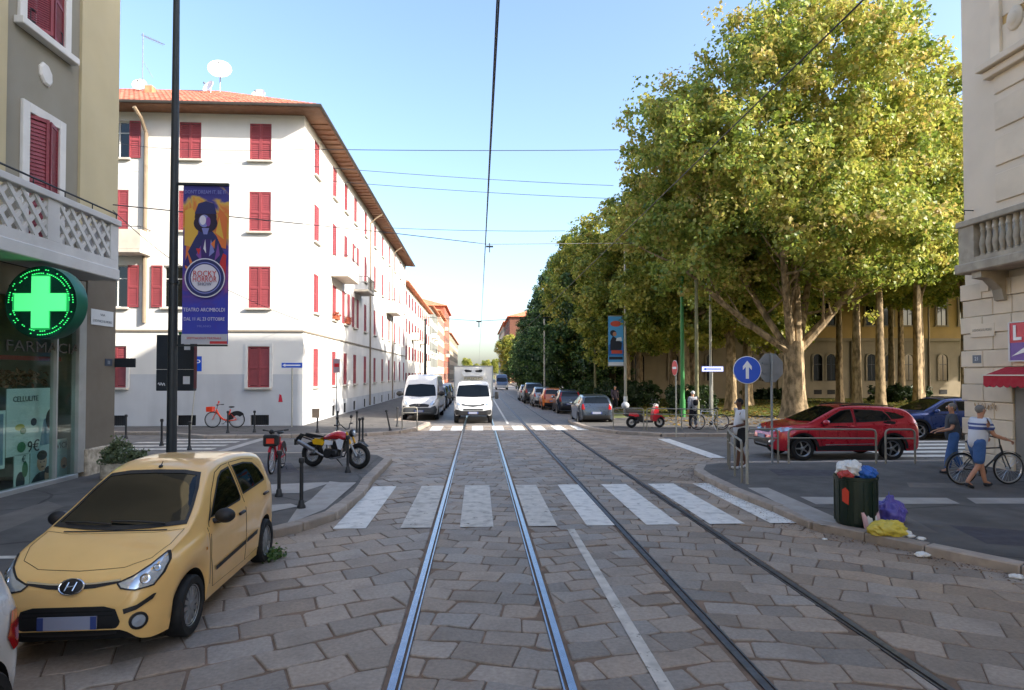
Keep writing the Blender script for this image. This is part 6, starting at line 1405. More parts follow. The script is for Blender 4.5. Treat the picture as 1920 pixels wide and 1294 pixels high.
# plain performer shape: dark costume, pale face, big hair
fl('b', [(.24, .50), (.8, .50), (.9, .58), (.74, .68), (.62, .72), (.4, .72), (.28, .67), (.12, .58)]); fl('v', [(.34, .52), (.5, .50), (.66, .54), (.6, .66), (.44, .66)]); fl('p', [(.3, .56), (.42, .52), (.4, .62)]); fl('c', [(.58, .55), (.7, .58), (.62, .66)])
fl('n', ell(.5, .80, .24, .06)); fl('n', ell(.5, .76, .26, .06)); fl('b', [(.26, .82), (.74, .82), (.68, .885), (.5, .9), (.34, .885)]); fl('c', ell(.47, .775, .12, .04)); fl('w', ell(.44, .78, .07, .03)); fl('p', ell(.56, .77, .05, .03)); fl('c', [(.46, .69), (.54, .69), (.58, .73), (.42, .73)]); fl('r', [(.3, .6), (.36, .56), (.4, .6)]); fl('o', [(.62, .63), (.7, .6), (.72, .66)]); fl('w', [(.46, .6), (.52, .57), (.5, .66)]); fl('p', [(.7, .52), (.82, .56), (.78, .64)]); fl('v', [(.04, .5), (.2, .47), (.12, .56)])
kz = BW/BH
for k, s in (('w', .45), ('b', .425), ('c', .36), ('b', .335), ('w', .31)): fl(k, ell(.5, .415, s*.98, s*kz*.98, 40))
fl('g', [(0, .0), (1, 0), (1, .062), (0, .062)]); fl('r', [(.62, -.0), (1, 0), (1, .017), (.62, .017)])
pr.build('print', PMs, BN)
def btxt(s, z, sz, k, wd, x=.5): return text_obj(s, sz, PB2[k], BN, (x*BW, -.035, z*BH), (rad(90), 0, 0), .001, wd*BW)
btxt("DON'T DREAM IT, BE IT", .955, .11, 'c', .9); btxt('ROCKY', .44, .17, 'r', .5); btxt('HORROR', .405, .17, 'r', .52); btxt('SHOW', .375, .09, 'b', .3); btxt('TEATRO ARCIMBOLDI', .213, .11, 'w', .9); btxt('DAL 11 AL 23 OTTOBRE', .155, .1, 'w', .88); btxt('MILANO', .11, .06, 'c', .3); btxt('SPETTACOLO TEATRALE', .035, .06, 'r', .75)
# ---- dark info cabinet behind the lamp post
c0_ = atY(292, 733, 14.6); c1_ = atY(364, 628, 14.6); cwid = c1_.x-c0_.x; chh = c1_.z-c0_.z
IC = thing('information_panel', 'dark two part information cabinet on a post behind the tall lamp post', 'sign', (c0_.x, 14.6, Pv))
zc = c0_.z-Pv; MB().bx(.0, cwid, .0, .16, zc, zc+chh*.38, 0, .012).build('lower_cabinet', m_cab, IC); MB().bx(.0, cwid, .0, .16, zc+chh*.385, zc+chh, 0, .012).build('upper_cabinet', m_cab, IC)
MB().bx(cwid*.6, cwid+.04, -.02, .18, zc+chh+.003, zc+chh+.06).build('green_cap', m_gpole, IC); MB().bx(cwid-.008, cwid+.004, .01, .15, zc+.05, zc+chh-.05).build('red_edge', mat('dark_red_edge', '#5a2226', .6), IC)
MB().cyl((cwid*.45, .08, -.1), (cwid*.45, .08, zc), .05).build('post', m_pole, IC, True)
for a, b, c, d in ((.74, .9, .73, .85), (.72, .9, .12, .26)): MB().bx(a*cwid, b*cwid, -.004, -.001, zc+c*chh, zc+d*chh).build('sticker', m_swh, IC)
sg = MB(); sg.tube([(cwid*(.06+.02*i), -.004, zc+chh*(.12+.03*math.sin(i*1.9))) for i in range(10)], .008, 5); sg.build('scribble', m_swh, IC)
# ---- round / small signs
def disc(t, r, z, y, m, name, n=40, rot=0): 
    M = Matrix.Translation((0, y, z)) @ Matrix.Rotation(rad(90), 4, 'X') @ Matrix.Rotation(rot, 4, 'Z'); return MB().lathe([(1e-4, -.004), (r, -.004), (r+.006, 0), (r, .004), (1e-4, .004)], n, 0, M).build(name, m, t)
bp_ = G(1401, 908, Pv); hz = atY(1400, 694, bp_.y).z-Pv
BS = thing('arrow_sign', 'round blue sign with a white upward arrow on a grey pole', 'road sign', tuple(bp_), rad(-6)); pole(BS, hz+.3, .03, m_lpole)
rr = 26*bp_.y/F; disc(BS, rr, hz, -.055, m_swh, 'sign_rim'); dd = disc(BS, rr*.95, hz, -.062, m_sblue, 'sign_face')
MB().prism([(-.035, -.2), (.035, -.2), (.035, .07), (.1, .0), (.1, .085), (0, .215), (-.1, .085), (-.1, 0), (-.035, .07)], -.072, -.067, 0, 'Y', Matrix.Translation((0, 0, hz)) @ Matrix.Diagonal((.95, 1, .95, 1))).build('arrow', m_swh, BS)
MB().bx(-.2, .2, -.052, -.03, hz-.03, hz+.03).build('bracket', m_sback, BS)
op = G(1448, 869, Pv); hz = atY(1450, 690, op.y).z-Pv
OS = thing('stop_sign', 'octagonal road sign seen from its grey back, on a grey pole', 'road sign', tuple(op), rad(190)); pole(OS, hz+.4, .03, m_sback); rr = 28*op.y/F
disc(OS, rr*1.05, hz, -.05, m_sback, 'sign_back', 8, rad(22.5)); disc(OS, rr*1.03, hz, -.06, m_sred, 'sign_face', 8, rad(22.5)); MB().bx(-.25, .25, -.045, -.02, hz-.15, hz-.11).bx(-.25, .25, -.045, -.02, hz+.11, hz+.15).build('bracket', m_sback, OS)
text_obj('STOP', .2, m_swh, OS, (0, -.068, hz), (rad(90), 0, 0), .001, .42)
np_ = G(1268, 815, Pv); hz = atY(1268, 690, np_.y).z-Pv; NE = thing('no_entry_sign', 'red and white no entry sign turned sideways, left of the green pole', 'road sign', tuple(np_), rad(-86)); pole(NE, hz+.25, .03, m_lpole); disc(NE, .3, hz, -.05, m_swh, 'sign_rim'); disc(NE, .285, hz, -.057, m_sred, 'sign_face'); MB().bx(-.2, .2, -.066, -.062, hz-.045, hz+.045).build('bar', m_swh, NE)
def dirsign(label, px, pyb, pyt, wd, dirn, rz=0, face=m_swh, edge=m_sblue, words=''):
    p = G(px, pyb, Pv); hz = atY(px, pyt, p.y).z-Pv; t = thing('direction_sign', label, 'road sign', tuple(p), rz); pole(t, hz+.1, .03, m_lpole); h = .13
    o = MB().bx(-wd/2, wd/2, -.06, -.035, hz-h, hz+h, 0).build('sign_frame', edge, t); MB().bx(-wd/2+.02, wd/2-.02, -.064, -.061, hz-h+.02, hz+h-.02).build('sign_face', face, t)
    s = dirn; MB().prism([(s*wd*.44, 0), (s*wd*.3, .075), (s*wd*.3, .03), (-s*wd*.4, .03), (-s*wd*.4, -.03), (s*wd*.3, -.03), (s*wd*.3, -.075)], -.069, -.066, 0, 'Y', Matrix.Translation((0, 0, hz))).build('arrow', edge if face is m_swh else m_swh, t); return t
dirsign('white arrow street sign with blue edge beyond the red scooter', 1336, 797, 692, 1.05, -1)
dirsign('blue one way arrow sign close to the corner of the white block', 547, 801, 685, .95, -1, .05, m_sblue, m_swh)
# parking sign at left, small dark sign by the corner pier
pk = G(357, 806, Pv); hz = atY(371, 682, pk.y).z-Pv; PK = thing('parking_sign', 'blue letter P parking sign on a thin leaning pole', 'road sign', tuple(pk)); MB().tube([(0, 0, -.1), (.3, 0, hz+.3)], .022, 8).build('pole', m_lpole, PK, True); MB().bx(.14, .46, -.04, -.025, hz-.33, hz+.32).build('sign_face', m_sblue, PK); text_obj('P', .42, m_swh, PK, (.3, -.044, hz+.02), (rad(90), 0, 0), .002, .2)
ds = atY(211, 835, 16.6); DS = thing('street_sign', 'small dark sign seen from behind on a thin pipe at the corner pier', 'road sign', (ds.x, 16.6, Pv)); z1_ = atY(228, 672, 16.6).z-Pv; z0_ = atY(228, 689, 16.6).z-Pv; pole(DS, z1_+.05, .03, m_galv); MB().bx(.0, .55, -.03, .0, z0_, z1_).build('sign_back', m_cab, DS)
fs = G(631, 806, Pv); hz = atY(631, 686, fs.y).z-Pv; FS = thing('parking_notice', 'small pink and grey parking notice on a thin pole by the white block', 'road sign', tuple(fs)); pole(FS, hz+.35, .026, m_sback); MB().bx(-.14, .14, -.05, -.035, hz-.3, hz+.3).build('sign_face', mat('notice_grey', '#a58f97', .6), FS); MB().bx(-.1, .1, -.056, -.052, hz-.05, hz+.1).build('notice_symbol', m_sred, FS)
# ---- poles of the far right corner
def tall(name, label, px, pyb, pyt, r, m, cat='pole', arm=None):
    p = G(px, pyb, Pv); h = atY(px, pyt, p.y).z-Pv; t = thing(name, label, cat, tuple(p)); pole(t, h, r, m, r*.7); MB().cyl((0, 0, -.05), (0, 0, 1.0), r*1.25, r*1.2, 14).build('base_sleeve', m, t, True); MB().ball((0, 0, h), r*1.0, 10, 6).build('cap', m, t, True); return t, h, p
tall('tram_wire_pole', 'green tram wire pole in front of the park trees', 1280, 782, 522, .13, m_gpole); tall('tram_wire_pole', 'olive tram wire pole between the green pole and the arrow street sign', 1307, 790, 528, .11, m_opole)
t, h, p = tall('lamp_post', 'slim grey lamp post with white lamp beside the olive pole', 1333, 778, 535, .09, m_lpole, 'lamp post'); MB().ball((0, -.1, h+.05), .2, 12, 8, 0, (1.5, .8, .5)).build('lamp_head', m_swh, t, True)
t, h, p = tall('lamp_post', 'grey lamp post that carries the blue banner', 1173, 768, 470, .1, m_lpole, 'lamp post'); MB().bx(-1.2, -.05, -.02, .02, 6.35, 6.4).build('upper_arm', m_lpole, t); MB().bx(-1.2, -.05, -.02, .02, 2.95, 3.0).build('lower_arm', m_lpole, t); MB().cyl((0, 0, .1), (0, 0, .9), .15, .14, 12).build('white_base_band', m_swh, t, True)
B2 = thing('blue_banner', 'sky blue advertising banner with a dark figure on the far lamp post', 'banner', (p.x-1.18, p.y, Pv+3.0)); W2, H2 = 1.05, 3.35
nb = MB(); nb.bx(0, W2, -.008, .008, 0, H2); nb.build('cloth', mat('banner_sky_blue', '#4a9bd0', .6, var=.12, scale=1.2), B2); pr2 = MB(); CL = {k: m_flat(h) for k, h in dict(r='#c8503c', n='#262a33', s='#b98468', w='#dfe2e4', b='#2f6fb0', k='#56a3d4').items()}; K = list(CL)
for i, (k, pts) in enumerate((('k', [(.01, .01), (.99, .01), (.99, .99), (.01, .99)]), ('b', [(0, .2), (1, .2), (1, .5), (0, .42)]), ('r', ell(.5, .85, .36, .06)), ('n', [(.12, .3), (.85, .32), (.9, .46), (.6, .54), (.3, .6), (.14, .5)]), ('n', ell(.32, .66, .2, .06)), ('s', ell(.42, .64, .13, .045)), ('w', [(.5, .5), (.9, .5), (.85, .58), (.55, .56)]), ('r', [(.2, .24), (.92, .24), (.92, .31), (.2, .31)]), ('n', [(.05, .12), (.95, .12), (.95, .18), (.05, .18)]), ('w', [(0, 0), (1, 0), (1, .07), (0, .07)]))): pr2.add([(a*W2, -.01-.001*i, b*H2) for a, b in pts], [tuple(range(len(pts)))], K.index(k))
pr2.build('print', list(CL.values()), B2)
tall('lamp_post', 'thin pale lamp post standing among the dark evergreens', 1021, 748, 600, .1, m_lpole, 'lamp post'); tall('tram_wire_pole', 'yellowish pole rising behind the clipped hedge', 1116, 758, 610, .1, m_opole); tall('tram_wire_pole', 'dark tram wire pole standing by the second white block', 797, 752, 600, .14, m_pole)
# ---- bollards
def bollard(label, p, s=1, lean=0):
    if not hasattr(bollard, 'src'):
        t = thing('bollard', label, 'bollard', p, 0, 'iron bollards along the pavement edges')
        MB().cyl((0, 0, 0), (0, 0, .86), .036, .032, 12).build('post', m_iron, t, True); MB().lathe([(.075, 0), (.075, .04), (.055, .07), (.05, .13), (.036, .15)], 16).build('foot', m_iron, t, True); MB().lathe([(.034, .80), (.05, .82), (.055, .86), (.045, .9), (1e-4, .91)], 16).build('cap', m_iron, t, True); bollard.src = t; o = t
    else: o = dup(bollard.src, p, 0, label, 'iron bollards along the pavement edges')
    o.scale = (1, 1, s); o.rotation_euler = (0, lean, 0); return o
for px, py, lb in ((565, 953, 'iron bollard nearest the camera beside the yellow car tail'), (523, 931, 'iron bollard right of the red rental bike wheel'), (652, 886, 'iron bollard in front of the motorcycle front wheel'), (674, 833, 'left one of two bollards beyond the motorcycle handlebar'), (680, 831, 'right one of two bollards beyond the motorcycle handlebar'), (303, 836, 'bollard left of the tall lamp post'), (355, 844, 'bollard right of the tall lamp post'), (236, 823, 'bollard behind the leafy planter'), (477, 811, 'bollard just right of the orange bike'), (427, 812, 'low bollard in front of the orange bike'), (595, 811, 'bollard with a torn paper at the corner of the white block'), (633, 812, 'bollard near the parking notice pole'), (745, 800, 'bollard just left of the van railing'), (669, 812, 'bollard behind the motorcycle on the far pavement')):
    bollard(lb, tuple(G(px, py, Pv)))
bollard('leaning bollard on the far left pavement corner', tuple(G(732, 808, Pv)), 1.0, rad(-12))
pp = G(595, 811, Pv); t = tag(MB().box((0, 0, 0), (.3, .02, .38)).build('torn_paper', mat('torn_cardboard', '#b49a80', .9), None, False, (pp.x-.05, pp.y-.08, Pv+.8)), 'torn brown notice tied to the bollard at the white block corner', 'paper')
# ---- hoop railings
m_rl = mat('grey_railing', '#8a867c', .5, metal=.3, var=.12, dirt=.3, dscale=3)
def railing(label, a, b, group, h=.92, m=m_rl, posts=2):
    a, b = Vector(a), Vector(b); d = b-a; L_ = d.length; t = thing('railing', label, 'railing', tuple(a), math.atan2(d.y, d.x), group)
    r = .026; c = .1; MB().tube([(0, 0, -.1), (0, 0, h-c), (c*.3, 0, h-c*.3), (c, 0, h), (L_-c, 0, h), (L_-c*.3, 0, h-c*.3), (L_, 0, h-c), (L_, 0, -.1)], r, 10).build('hoop', m, t, True)
    MB().tube([(.02, 0, h-.24), (L_-.02, 0, h-.24)], r*.8, 8).build('mid_rail', m, t, True)
    for i in range(1, posts-1): MB().cyl((L_*i/(posts-1), 0, -.1), (L_*i/(posts-1), 0, h-.03), r*.9, None, 8).build('post', m, t, True)
    return t
G1 = 'tubular railings at the right corner'; 
railing('short railing left of the octagonal sign', G(1402, 869, Pv), G(1459, 869, Pv), G1); railing('long railing in front of the red car', G(1479, 869, Pv), G(1643, 870, Pv), G1); railing('railing at the tail of the red car', G(1661, 870, Pv), G(1716, 870, Pv), G1)
railing('railing along the kerb beside the blue arrow sign, outer one', G(1391, 905, Pv), G(1368, 880, Pv), G1); railing('second railing beside the blue arrow sign, behind the outer one', G(1378, 893, Pv), G(1365, 872, Pv), G1)
G2 = 'tubular railings at the far right corner'; railing('left railing behind the red scooter', G(1150, 805, Pv), G(1207, 806, Pv), G2, .92); railing('long railing between the scooter and the backpack walker', G(1213, 806, Pv), G(1345, 809, Pv), G2, .92, m_rl, 3)
railing('pale railing in front of the white van', G(754, 805, Pv), G(782, 804, Pv), None, .95)
# ---- litter bin with rubbish
bb = G(1605, 983, Pv); LB = thing('litter_bin', 'dark green overflowing litter bin at the kerb on the right', 'litter bin', (bb.x, bb.y, Pv), .12)
m_bin = mat('bin_green', '#16291f', .45, var=.12, dirt=.3, dscale=4); r = .31; hh = .78
bn = MB(); bn.lathe([(1e-4, .02), (r*.93, .02), (r*.96, .05), (r, .1), (r, hh-.05), (r*1.05, hh-.045), (r*1.05, hh), (r*.97, hh), (r*.95, hh-.2), (1e-4, hh-.2)], 28); bn.build('body', m_bin, LB, True)
for i in range(14): t = 2*math.pi*i/14; MB().box((1.005*r*math.cos(t), 1.005*r*math.sin(t), hh*.5), (.014, .05, hh*.82), t).build('rib', m_bin, LB)
a0 = rad(206); st = MB(); st.add([(r*1.045*math.cos(a0+q), r*1.045*math.sin(a0+q), z) for q, z in ((-.17, .40), (0, .37), (.14, .35), (.17, .56), (0, .62), (-.18, .58))], [(0, 1, 4, 5), (1, 2, 3, 4)]); st.build('red_sticker', mat('sticker_red', '#c8432f', .6), LB)
def bag(name, label, loc, r, m, sc3, seed, knot=True, parent=None):
    g = random.Random(seed); bm = bmesh.new(); bmesh.ops.create_icosphere(bm, subdivisions=5, radius=r); ph = [g.uniform(0, 6) for _ in range(8)]
    for v in bm.verts:
        n = v.co.normalized(); a = math.atan2(n.y, n.x); k = 1+.09*math.sin(3*a+ph[0]+n.z*2)+.06*math.sin(5*a+ph[1]-n.z*4)+.045*math.sin(11*a+ph[2]+n.z*6)*(.4+max(0, n.z))+.04*math.sin(9*n.z+ph[3]+4*a)+.025*math.sin(17*n.x+ph[4]+13*n.y)
        v.co = Vector((n.x*k*sc3[0], n.y*k*sc3[1], max(-.55, n.z*k)*sc3[2]))*r
        if knot and n.z > .86: v.co.z += (n.z-.86)*r*2.6*sc3[2]; v.co.x *= .6; v.co.y *= .6
    for v in bm.verts:
        q = v.co/r; k = 0
        for fq, am in ((2.6, .09), (5.5, .05)): k += am*(1-2*abs(noise.noise(q*fq+Vector((seed*3.1, 0, 0)))))
        v.co *= 1+k-.07
    for f in bm.faces: f.smooth = True
    zmin = min(v.co.z for v in bm.verts)
    for v in bm.verts: v.co.z -= zmin
    me = bpy.data.meshes.new(name); bm.to_mesh(me); bm.free(); me.materials.append(m); o = ob(name, me, parent, loc); return tag(o, label, 'rubbish bag') if label else o
m_pur = mat('purple_plastic', '#5d54a4', .3, var=.1); m_yb = mat('yellow_plastic', '#cdb94a', .35, var=.1); m_wb = mat('white_plastic', '#dcdcd8', .45, var=.08); m_bb = mat('blue_plastic', '#2a62b4', .4, var=.1); m_pk = mat('pink_board', '#d8b3b8', .7)
q = G(1668, 979, Pv); bag('rubbish_bag', 'knotted purple rubbish bag leaning beside the green litter bin', (q.x, q.y, Pv), .235, m_pur, (1.0, .9, .95), 1)
q = G(1666, 1003, Pv); bag('rubbish_bag', 'crumpled yellow plastic bag lying in front of the purple bag', (q.x, q.y, Pv), .215, m_yb, (1.25, .8, .6), 2, False)
q = G(1686, 1003, Pv); bag('plastic_wrap', 'white crumpled plastic lying against the yellow bag', (q.x, q.y-.03, Pv), .11, m_wb, (1.3, .9, .5), 3, False)['category'] = 'litter'
cb = MB(); cb.box((0, 0, .13), (.34, .03, .26), 0, 0, Matrix.Rotation(rad(-14), 4, 'X')); cb.box((0, -.018, .13), (.2, .003, .15), 0, 1, Matrix.Rotation(rad(-14), 4, 'X')); q = G(1638, 992, Pv); tag(cb.build('carton', [m_pk, m_wb], None, False, (q.x, q.y, Pv), .3), 'flattened pink and white carton leaning on the green bin', 'carton')
g = random.Random(5); top_items = ((m_wb, .12, -.08, .0, 'white crumpled bag heaped on top of the litter bin'), (m_bb, .1, .1, -.1, 'blue plastic bag on top of the litter bin'), (mat('red_wrap', '#b5403a', .5), .07, -.2, -.08, 'red wrapper at the left rim of the litter bin'), (mat('teal_wrap', '#3a8f93', .5), .07, .22, .02, 'teal wrapper at the right rim of the litter bin'), (mat('tan_wrap', '#b58a63', .6), .09, .04, .12, 'tan paper ball at the back of the litter bin heap'), (mat('dark_wrap', '#20222a', .6), .07, .03, -.02, 'small dark scrap in the middle of the litter bin heap'))
for i, (m, r_, dx, dy, lb) in enumerate(top_items): bag('rubbish', lb, (bb.x+dx, bb.y+dy, Pv+hh-.03+.07*(i == 5)+.04*(i == 0)), r_*1.45, m, (1.15, 1, .8), 20+i, False)['category'] = 'litter'
for i, (px, py, lb, z) in enumerate(((1707, 1007, 'white paper scrap on the pavement right of the yellow bag', Pv), (1727, 1012, 'white paper scrap farthest right of the bin', Pv), (1729, 1043, 'white crumpled paper lying in the road by the right kerb', 0), (1906, 1084, 'white scrap at the kerb near the right edge', 0), (1546, 1012, 'small pale scrap in the road below the bin', 0))): q = G(px, py, z); bag('paper_scrap', lb, (q.x, q.y, z), (.05, .05, .075, .06, .03)[i], m_wb, (1.3, 1, .5), 40+i, False)['category'] = 'litter'
# ---- planter bush by the pier, weeds at the yellow car wheel
pl = atY(232, 868, 15.0); PT_ = thing('planter', 'bushy grey green shrub in a long concrete trough at the pharmacy corner', 'planter', (pl.x, pl.y, Pv))
MB().bx(-.42, .45, -.22, .22, 0, .36, 0, .03).build('trough', m_rub, PT_); tag(ob('shrub', leaves('shrub', [((-.1, 0, .6), (.36, .28, .28)), ((.28, 0, .5), (.25, .25, .2)), ((-.3, 0, .48), (.22, .22, .18))], 2400, .06, ['#46513c', '#5c6a4c', '#77835e', '#8b9470'], m_leafd, 71, .3, .16), PT_), kind='stuff')
wq = G(505, 1050); tag(ob('weeds', leaves('weeds', [((0, 0, .06), (.1, .16, .05)), ((.06, .16, .03), (.08, .1, .04))], 320, .045, ['#3d5a26', '#56753a', '#7d8a45'], m_leaf, 72, .2, .1), None, (wq.x+.02, wq.y, 0)), 'green weeds sprouting at the rear wheel of the yellow car', 'weeds', None, 'stuff')
# ---- overhead wires
m_wire = mat('overhead_wire', '#24262c', .5, var=0)
def wire(name, label, pts, r, sag=0, grp=None):
    P = []; pts = [Vector(p) for p in pts]
    for a, b in zip(pts[:-1], pts[1:]):
        for i in range(13): t = i/12; q = a.lerp(b, t); q.z -= sag*4*t*(1-t); P.append(q)
    return tag(MB().tube(P, r, 6).build(name, m_wire, None, True), label, 'wire', grp)
wire('contact_wire', 'trolley wire above the left tram track', [(.16, -6, 5.5), (.16, 40, 5.5), (.05, 330, 5.5)], .008); wire('contact_wire', 'trolley wire above the right tram track', [(3.06, -6, 5.5), (3.06, 40, 5.5), (3.0, 330, 5.5)], .009)
wire('messenger_wire', 'thicker carrier wire just above the left trolley wire', [(.15, -6, 5.75), (.16, 26, 5.52)], .007)
def wa(px, py, Y): return atY(px, py, Y)
GW = 'span wires between the white block and the park'
wire('span_wire', 'highest span wire crossing the street at eave level', [wa(585, 280, 31), wa(1160, 281, 33)], .016, .05, GW); wire('span_wire', 'upper one of the two slanting span wires', [wa(585, 312, 31), wa(1150, 348, 40)], .014, .1, GW); wire('span_wire', 'lower one of the two slanting span wires', [wa(600, 338, 33), wa(1140, 372, 40)], .014, .1, GW)
wire('span_wire', 'thin span wire above the trolley wire hanger', [wa(720, 427, 48), wa(1060, 433, 48)], .018, .1, GW); wire('span_wire', 'span wire that carries the trolley wire hanger', [wa(212, 384, 16.2), wa(735, 437, 24), wa(915, 458, 26.5), wa(1190, 456, 32)], .015, .0, GW)
wire('span_wire', 'faint wire along the top windows of the white block', [wa(215, 268, 29), wa(345, 280, 29.4), wa(585, 280, 29.8)], .01, .05, GW); wire('span_wire', 'faint wire descending from the balcony to the lamp post', [wa(212, 395, 16.2), wa(350, 505, 24), wa(560, 600, 29.6)], .01, .1, GW)
hq = wa(918, 458, 26.5); t = thing('wire_hanger', 'small hanger clamp joining span wire and trolley wire', 'wire clamp', tuple(hq)); MB().cyl((0, 0, .05), (0, 0, -.35), .02).build('rod', m_wire, t); MB().box((0, 0, -.1), (.3, .08, .06)).build('clamp', m_wire, t)
hq = wa(898, 608, 60); t = thing('wire_hanger', 'far hanger dangling from the trolley wire above the truck', 'wire clamp', tuple(hq)); MB().cyl((0, 0, .3), (0, 0, -.3), .05).build('rod', m_wire, t); MB().box((0, 0, .25), (.5, .1, .1)).build('clamp', m_wire, t)
wire('span_wire', 'far span wire holding the dangling hanger', [(-8.6, 60, 8.2), (hq.x, 60, hq.z+.3), (10, 60, 8.2)], .02, 0, GW)
# ================================================================== two-wheelers
m_tyre = m_rubber; m_spk = mat('spoke_steel', '#b8babd', .3, metal=.9, var=0)
def bike_wheel(parent, x, r, tr=.022, spokes=20, rim=None, moto=False):
    key = ('bw', r, tr, spokes, rim.name if rim else '')
    if key not in SHM:
        Mx = Matrix.Rotation(rad(90), 4, 'X'); n = 10; tm = MB(); prof = [(r-tr+tr*math.cos(2*math.pi*i/n), tr*math.sin(2*math.pi*i/n)*(1.0)) for i in range(n)]; tm.lathe(prof, 40, 0, Mx, True)
        rm = MB(); rr = r-2*tr; rm.lathe([(rr+.006, -.012), (rr-.018, -.01), (rr-.018, .01), (rr+.006, .012)], 40, 0, Mx, True); rm.cyl((0, -.045, 0), (0, .045, 0), .022 if not moto else .06, None, 12)
        for i in range(spokes): t = 2*math.pi*i/spokes; rm.cyl((.02*math.cos(t+.4), .03*(-1)**i, .02*math.sin(t+.4)), (rr*math.cos(t), 0, rr*math.sin(t)), .0035 if not moto else .008, None, 4)
        SHM[key] = (tm.mesh('wheel', m_tyre, True), rm.mesh('rim', rim or m_spk, True))
    w_ = ob('wheel', SHM[key][0], parent, (x, 0, r)); ob('rim', SHM[key][1], w_); return w_
def bicycle(label, loc, rz, fm, style='step', group=None, basket=None, fender=None, r=.34, spokes=20, steer=0):
    B = thing('bicycle', label, 'bicycle', loc, rz, group); wb_ = 1.06; xr_, xf_ = -.5, .56
    bike_wheel(B, xr_, r, .02, spokes); bike_wheel(B, xf_, r, .02, spokes)
    hd = Vector((.40, 0, .80)); bb_ = Vector((-.06, 0, .29)); st = Vector((-.2, 0, .78)); fr = MB()
    if style == 'diamond': fr.tube([hd, st], .016, 8); fr.tube([hd+Vector((.02, 0, -.1)), bb_], .018, 8)
    else: fr.tube(curve(hd, bb_+Vector((.05, 0, .06)), (.2, 0, .34), 8), .04 if style == 'fat' else .022, 10)
    fr.tube([bb_, st+Vector((-.02, 0, .04))], .018 if style != 'fat' else .03, 8)
    for s in (-1, 1): fr.tube([st+Vector((.02, s*.02, -.08)), (xr_, s*.055, r)], .009, 6); fr.tube([bb_+Vector((0, s*.03, 0)), (xr_, s*.055, r)], .011 if style != 'fat' else .024, 6); fr.tube([hd+Vector((.04, s*.045, -.16)), (xf_, s*.055, r)], .013, 6)
    fr.tube([hd+Vector((-.02, 0, .05)), hd+Vector((.05, 0, -.16))], .022, 8); fr.build('frame', fm, B, True)
    hb = MB(); hb.tube([hd+Vector((-.02, 0, .05)), hd+Vector((-.045, 0, .2))], .014, 8); c = hd+Vector((-.045, 0, .2))
    hb.tube([c+Vector((-.16, -.29, .03)), c+Vector((-.02, -.2, .03)), c, c+Vector((-.02, .2, .03)), c+Vector((-.16, .29, .03))], .013, 8); HBo = hb.build('handlebar', m_trim, B, True)
    gp_ = MB(); [gp_.tube([c+Vector((-.06, s*.23, .03)), c+Vector((-.17, s*.295, .03))], .019, 8) for s in (-1, 1)]; gp_.build('grips', m_rubber, HBo, True); tag(kids(HBo)[0])
    sd = MB(); sd.tube([st+Vector((0, 0, 0)), st+Vector((-.04, 0, .12))], .014, 8, 1); sd.ball(st+Vector((-.07, 0, .15)), .13, 14, 8, 0, (1.05, .68, .3)); sd.build('saddle', [m_trim, m_spk], B, True)
    ck = MB(); ck.cyl(bb_+Vector((0, -.06, 0)), bb_+Vector((0, .06, 0)), .022); ck.lathe([(1e-4, -.01), (.09, -.006), (.09, .006), (1e-4, .01)], 24, 0, Matrix.Translation(bb_+Vector((0, -.05, 0))) @ Matrix.Rotation(rad(90), 4, 'X'))
    for s in (-1, 1): e = bb_+Vector((s*.12, s*.085, -s*.11)); ck.tube([bb_+Vector((0, s*.07, 0)), e], .01, 6); ck.box(e+Vector((0, s*.045, 0)), (.09, .08, .02))
    ck.build('crank', m_trim, B, True)
    if fender:
        fd = MB()
        for x, a0, a1 in ((xr_, .1, 3.0), (xf_, .7, 2.7)):
            k = 18; vs = []
            for i in range(k+1):
                t = a0+(a1-a0)*i/k
                for y in (-.03, .03): vs.append((x+(r+.025)*math.cos(t), y, r+(r+.025)*math.sin(t)))
            fd.add(vs, [(2*i, 2*i+1, 2*i+3, 2*i+2) for i in range(k)])
        fd.build('mudguards', fender, B, True)
    if style == 'fat':
        k = 12; vs = []; sk = MB()
        for y in (-.035, .035):
            pts = [(xr_+(r+.03)*math.cos(t), y, r+(r+.03)*math.sin(t)) for t in [(-.1+2.6*i/k) for i in range(k+1)]]; pin = [(xr_+.4*(a-xr_), y, r+.35*(c_-r)+.05) for a, _, c_ in pts]
            sk.add(pts+pin, [(i, i+1, k+2+i, k+1+i) for i in range(k)])
        sk.build('skirt_guard', m_trim, B, True)
    if basket: basket(B, hd)
    lk = MB(); lk.tube([(-.06, .07, .28), (-.18, .2, .01)], .01, 6); lk.build('kickstand', m_spk, B, True); return B
m_or = mat('vivid_orange', '#f0441c', .35, var=.04, coat=.4); m_rbk = mat('rental_red', '#b0182c', .4, var=.05)
def jump_basket(B, hd):
    b = MB(); c = hd+Vector((.26, 0, .02)); b.bx(c.x-.13, c.x+.13, -.17, .17, c.z-.1, c.z-.07, 0, .008)
    for x0, x1, y0, y1 in ((-.13, -.11, -.17, .17), (.11, .13, -.17, .17), (-.109, .109, -.17, -.15), (-.109, .109, .15, .17)): b.bx(c.x+x0, c.x+x1, y0, y1, c.z-.069, c.z+.12)
    o = b.build('basket', m_or, B); MB().bx(c.x-.1, c.x+.1, -.176, -.171, c.z-.09, c.z+.02).build('green_panel', mat('lime_green', '#6fae3c', .5), o); MB().tube([hd+Vector((-.03, 0, .2)), hd+Vector((-.1, 0, .34))], .02, 8).ball(hd+Vector((-.1, 0, .35)), .045, 10, 6).build('headstock', m_or, B, True)
p = G(427, 801, Pv); bicycle('orange rental electric bike parked by the white block wall', (p.x, 29.0, Pv), math.pi, m_or, 'fat', None, jump_basket, None, .36, 18)
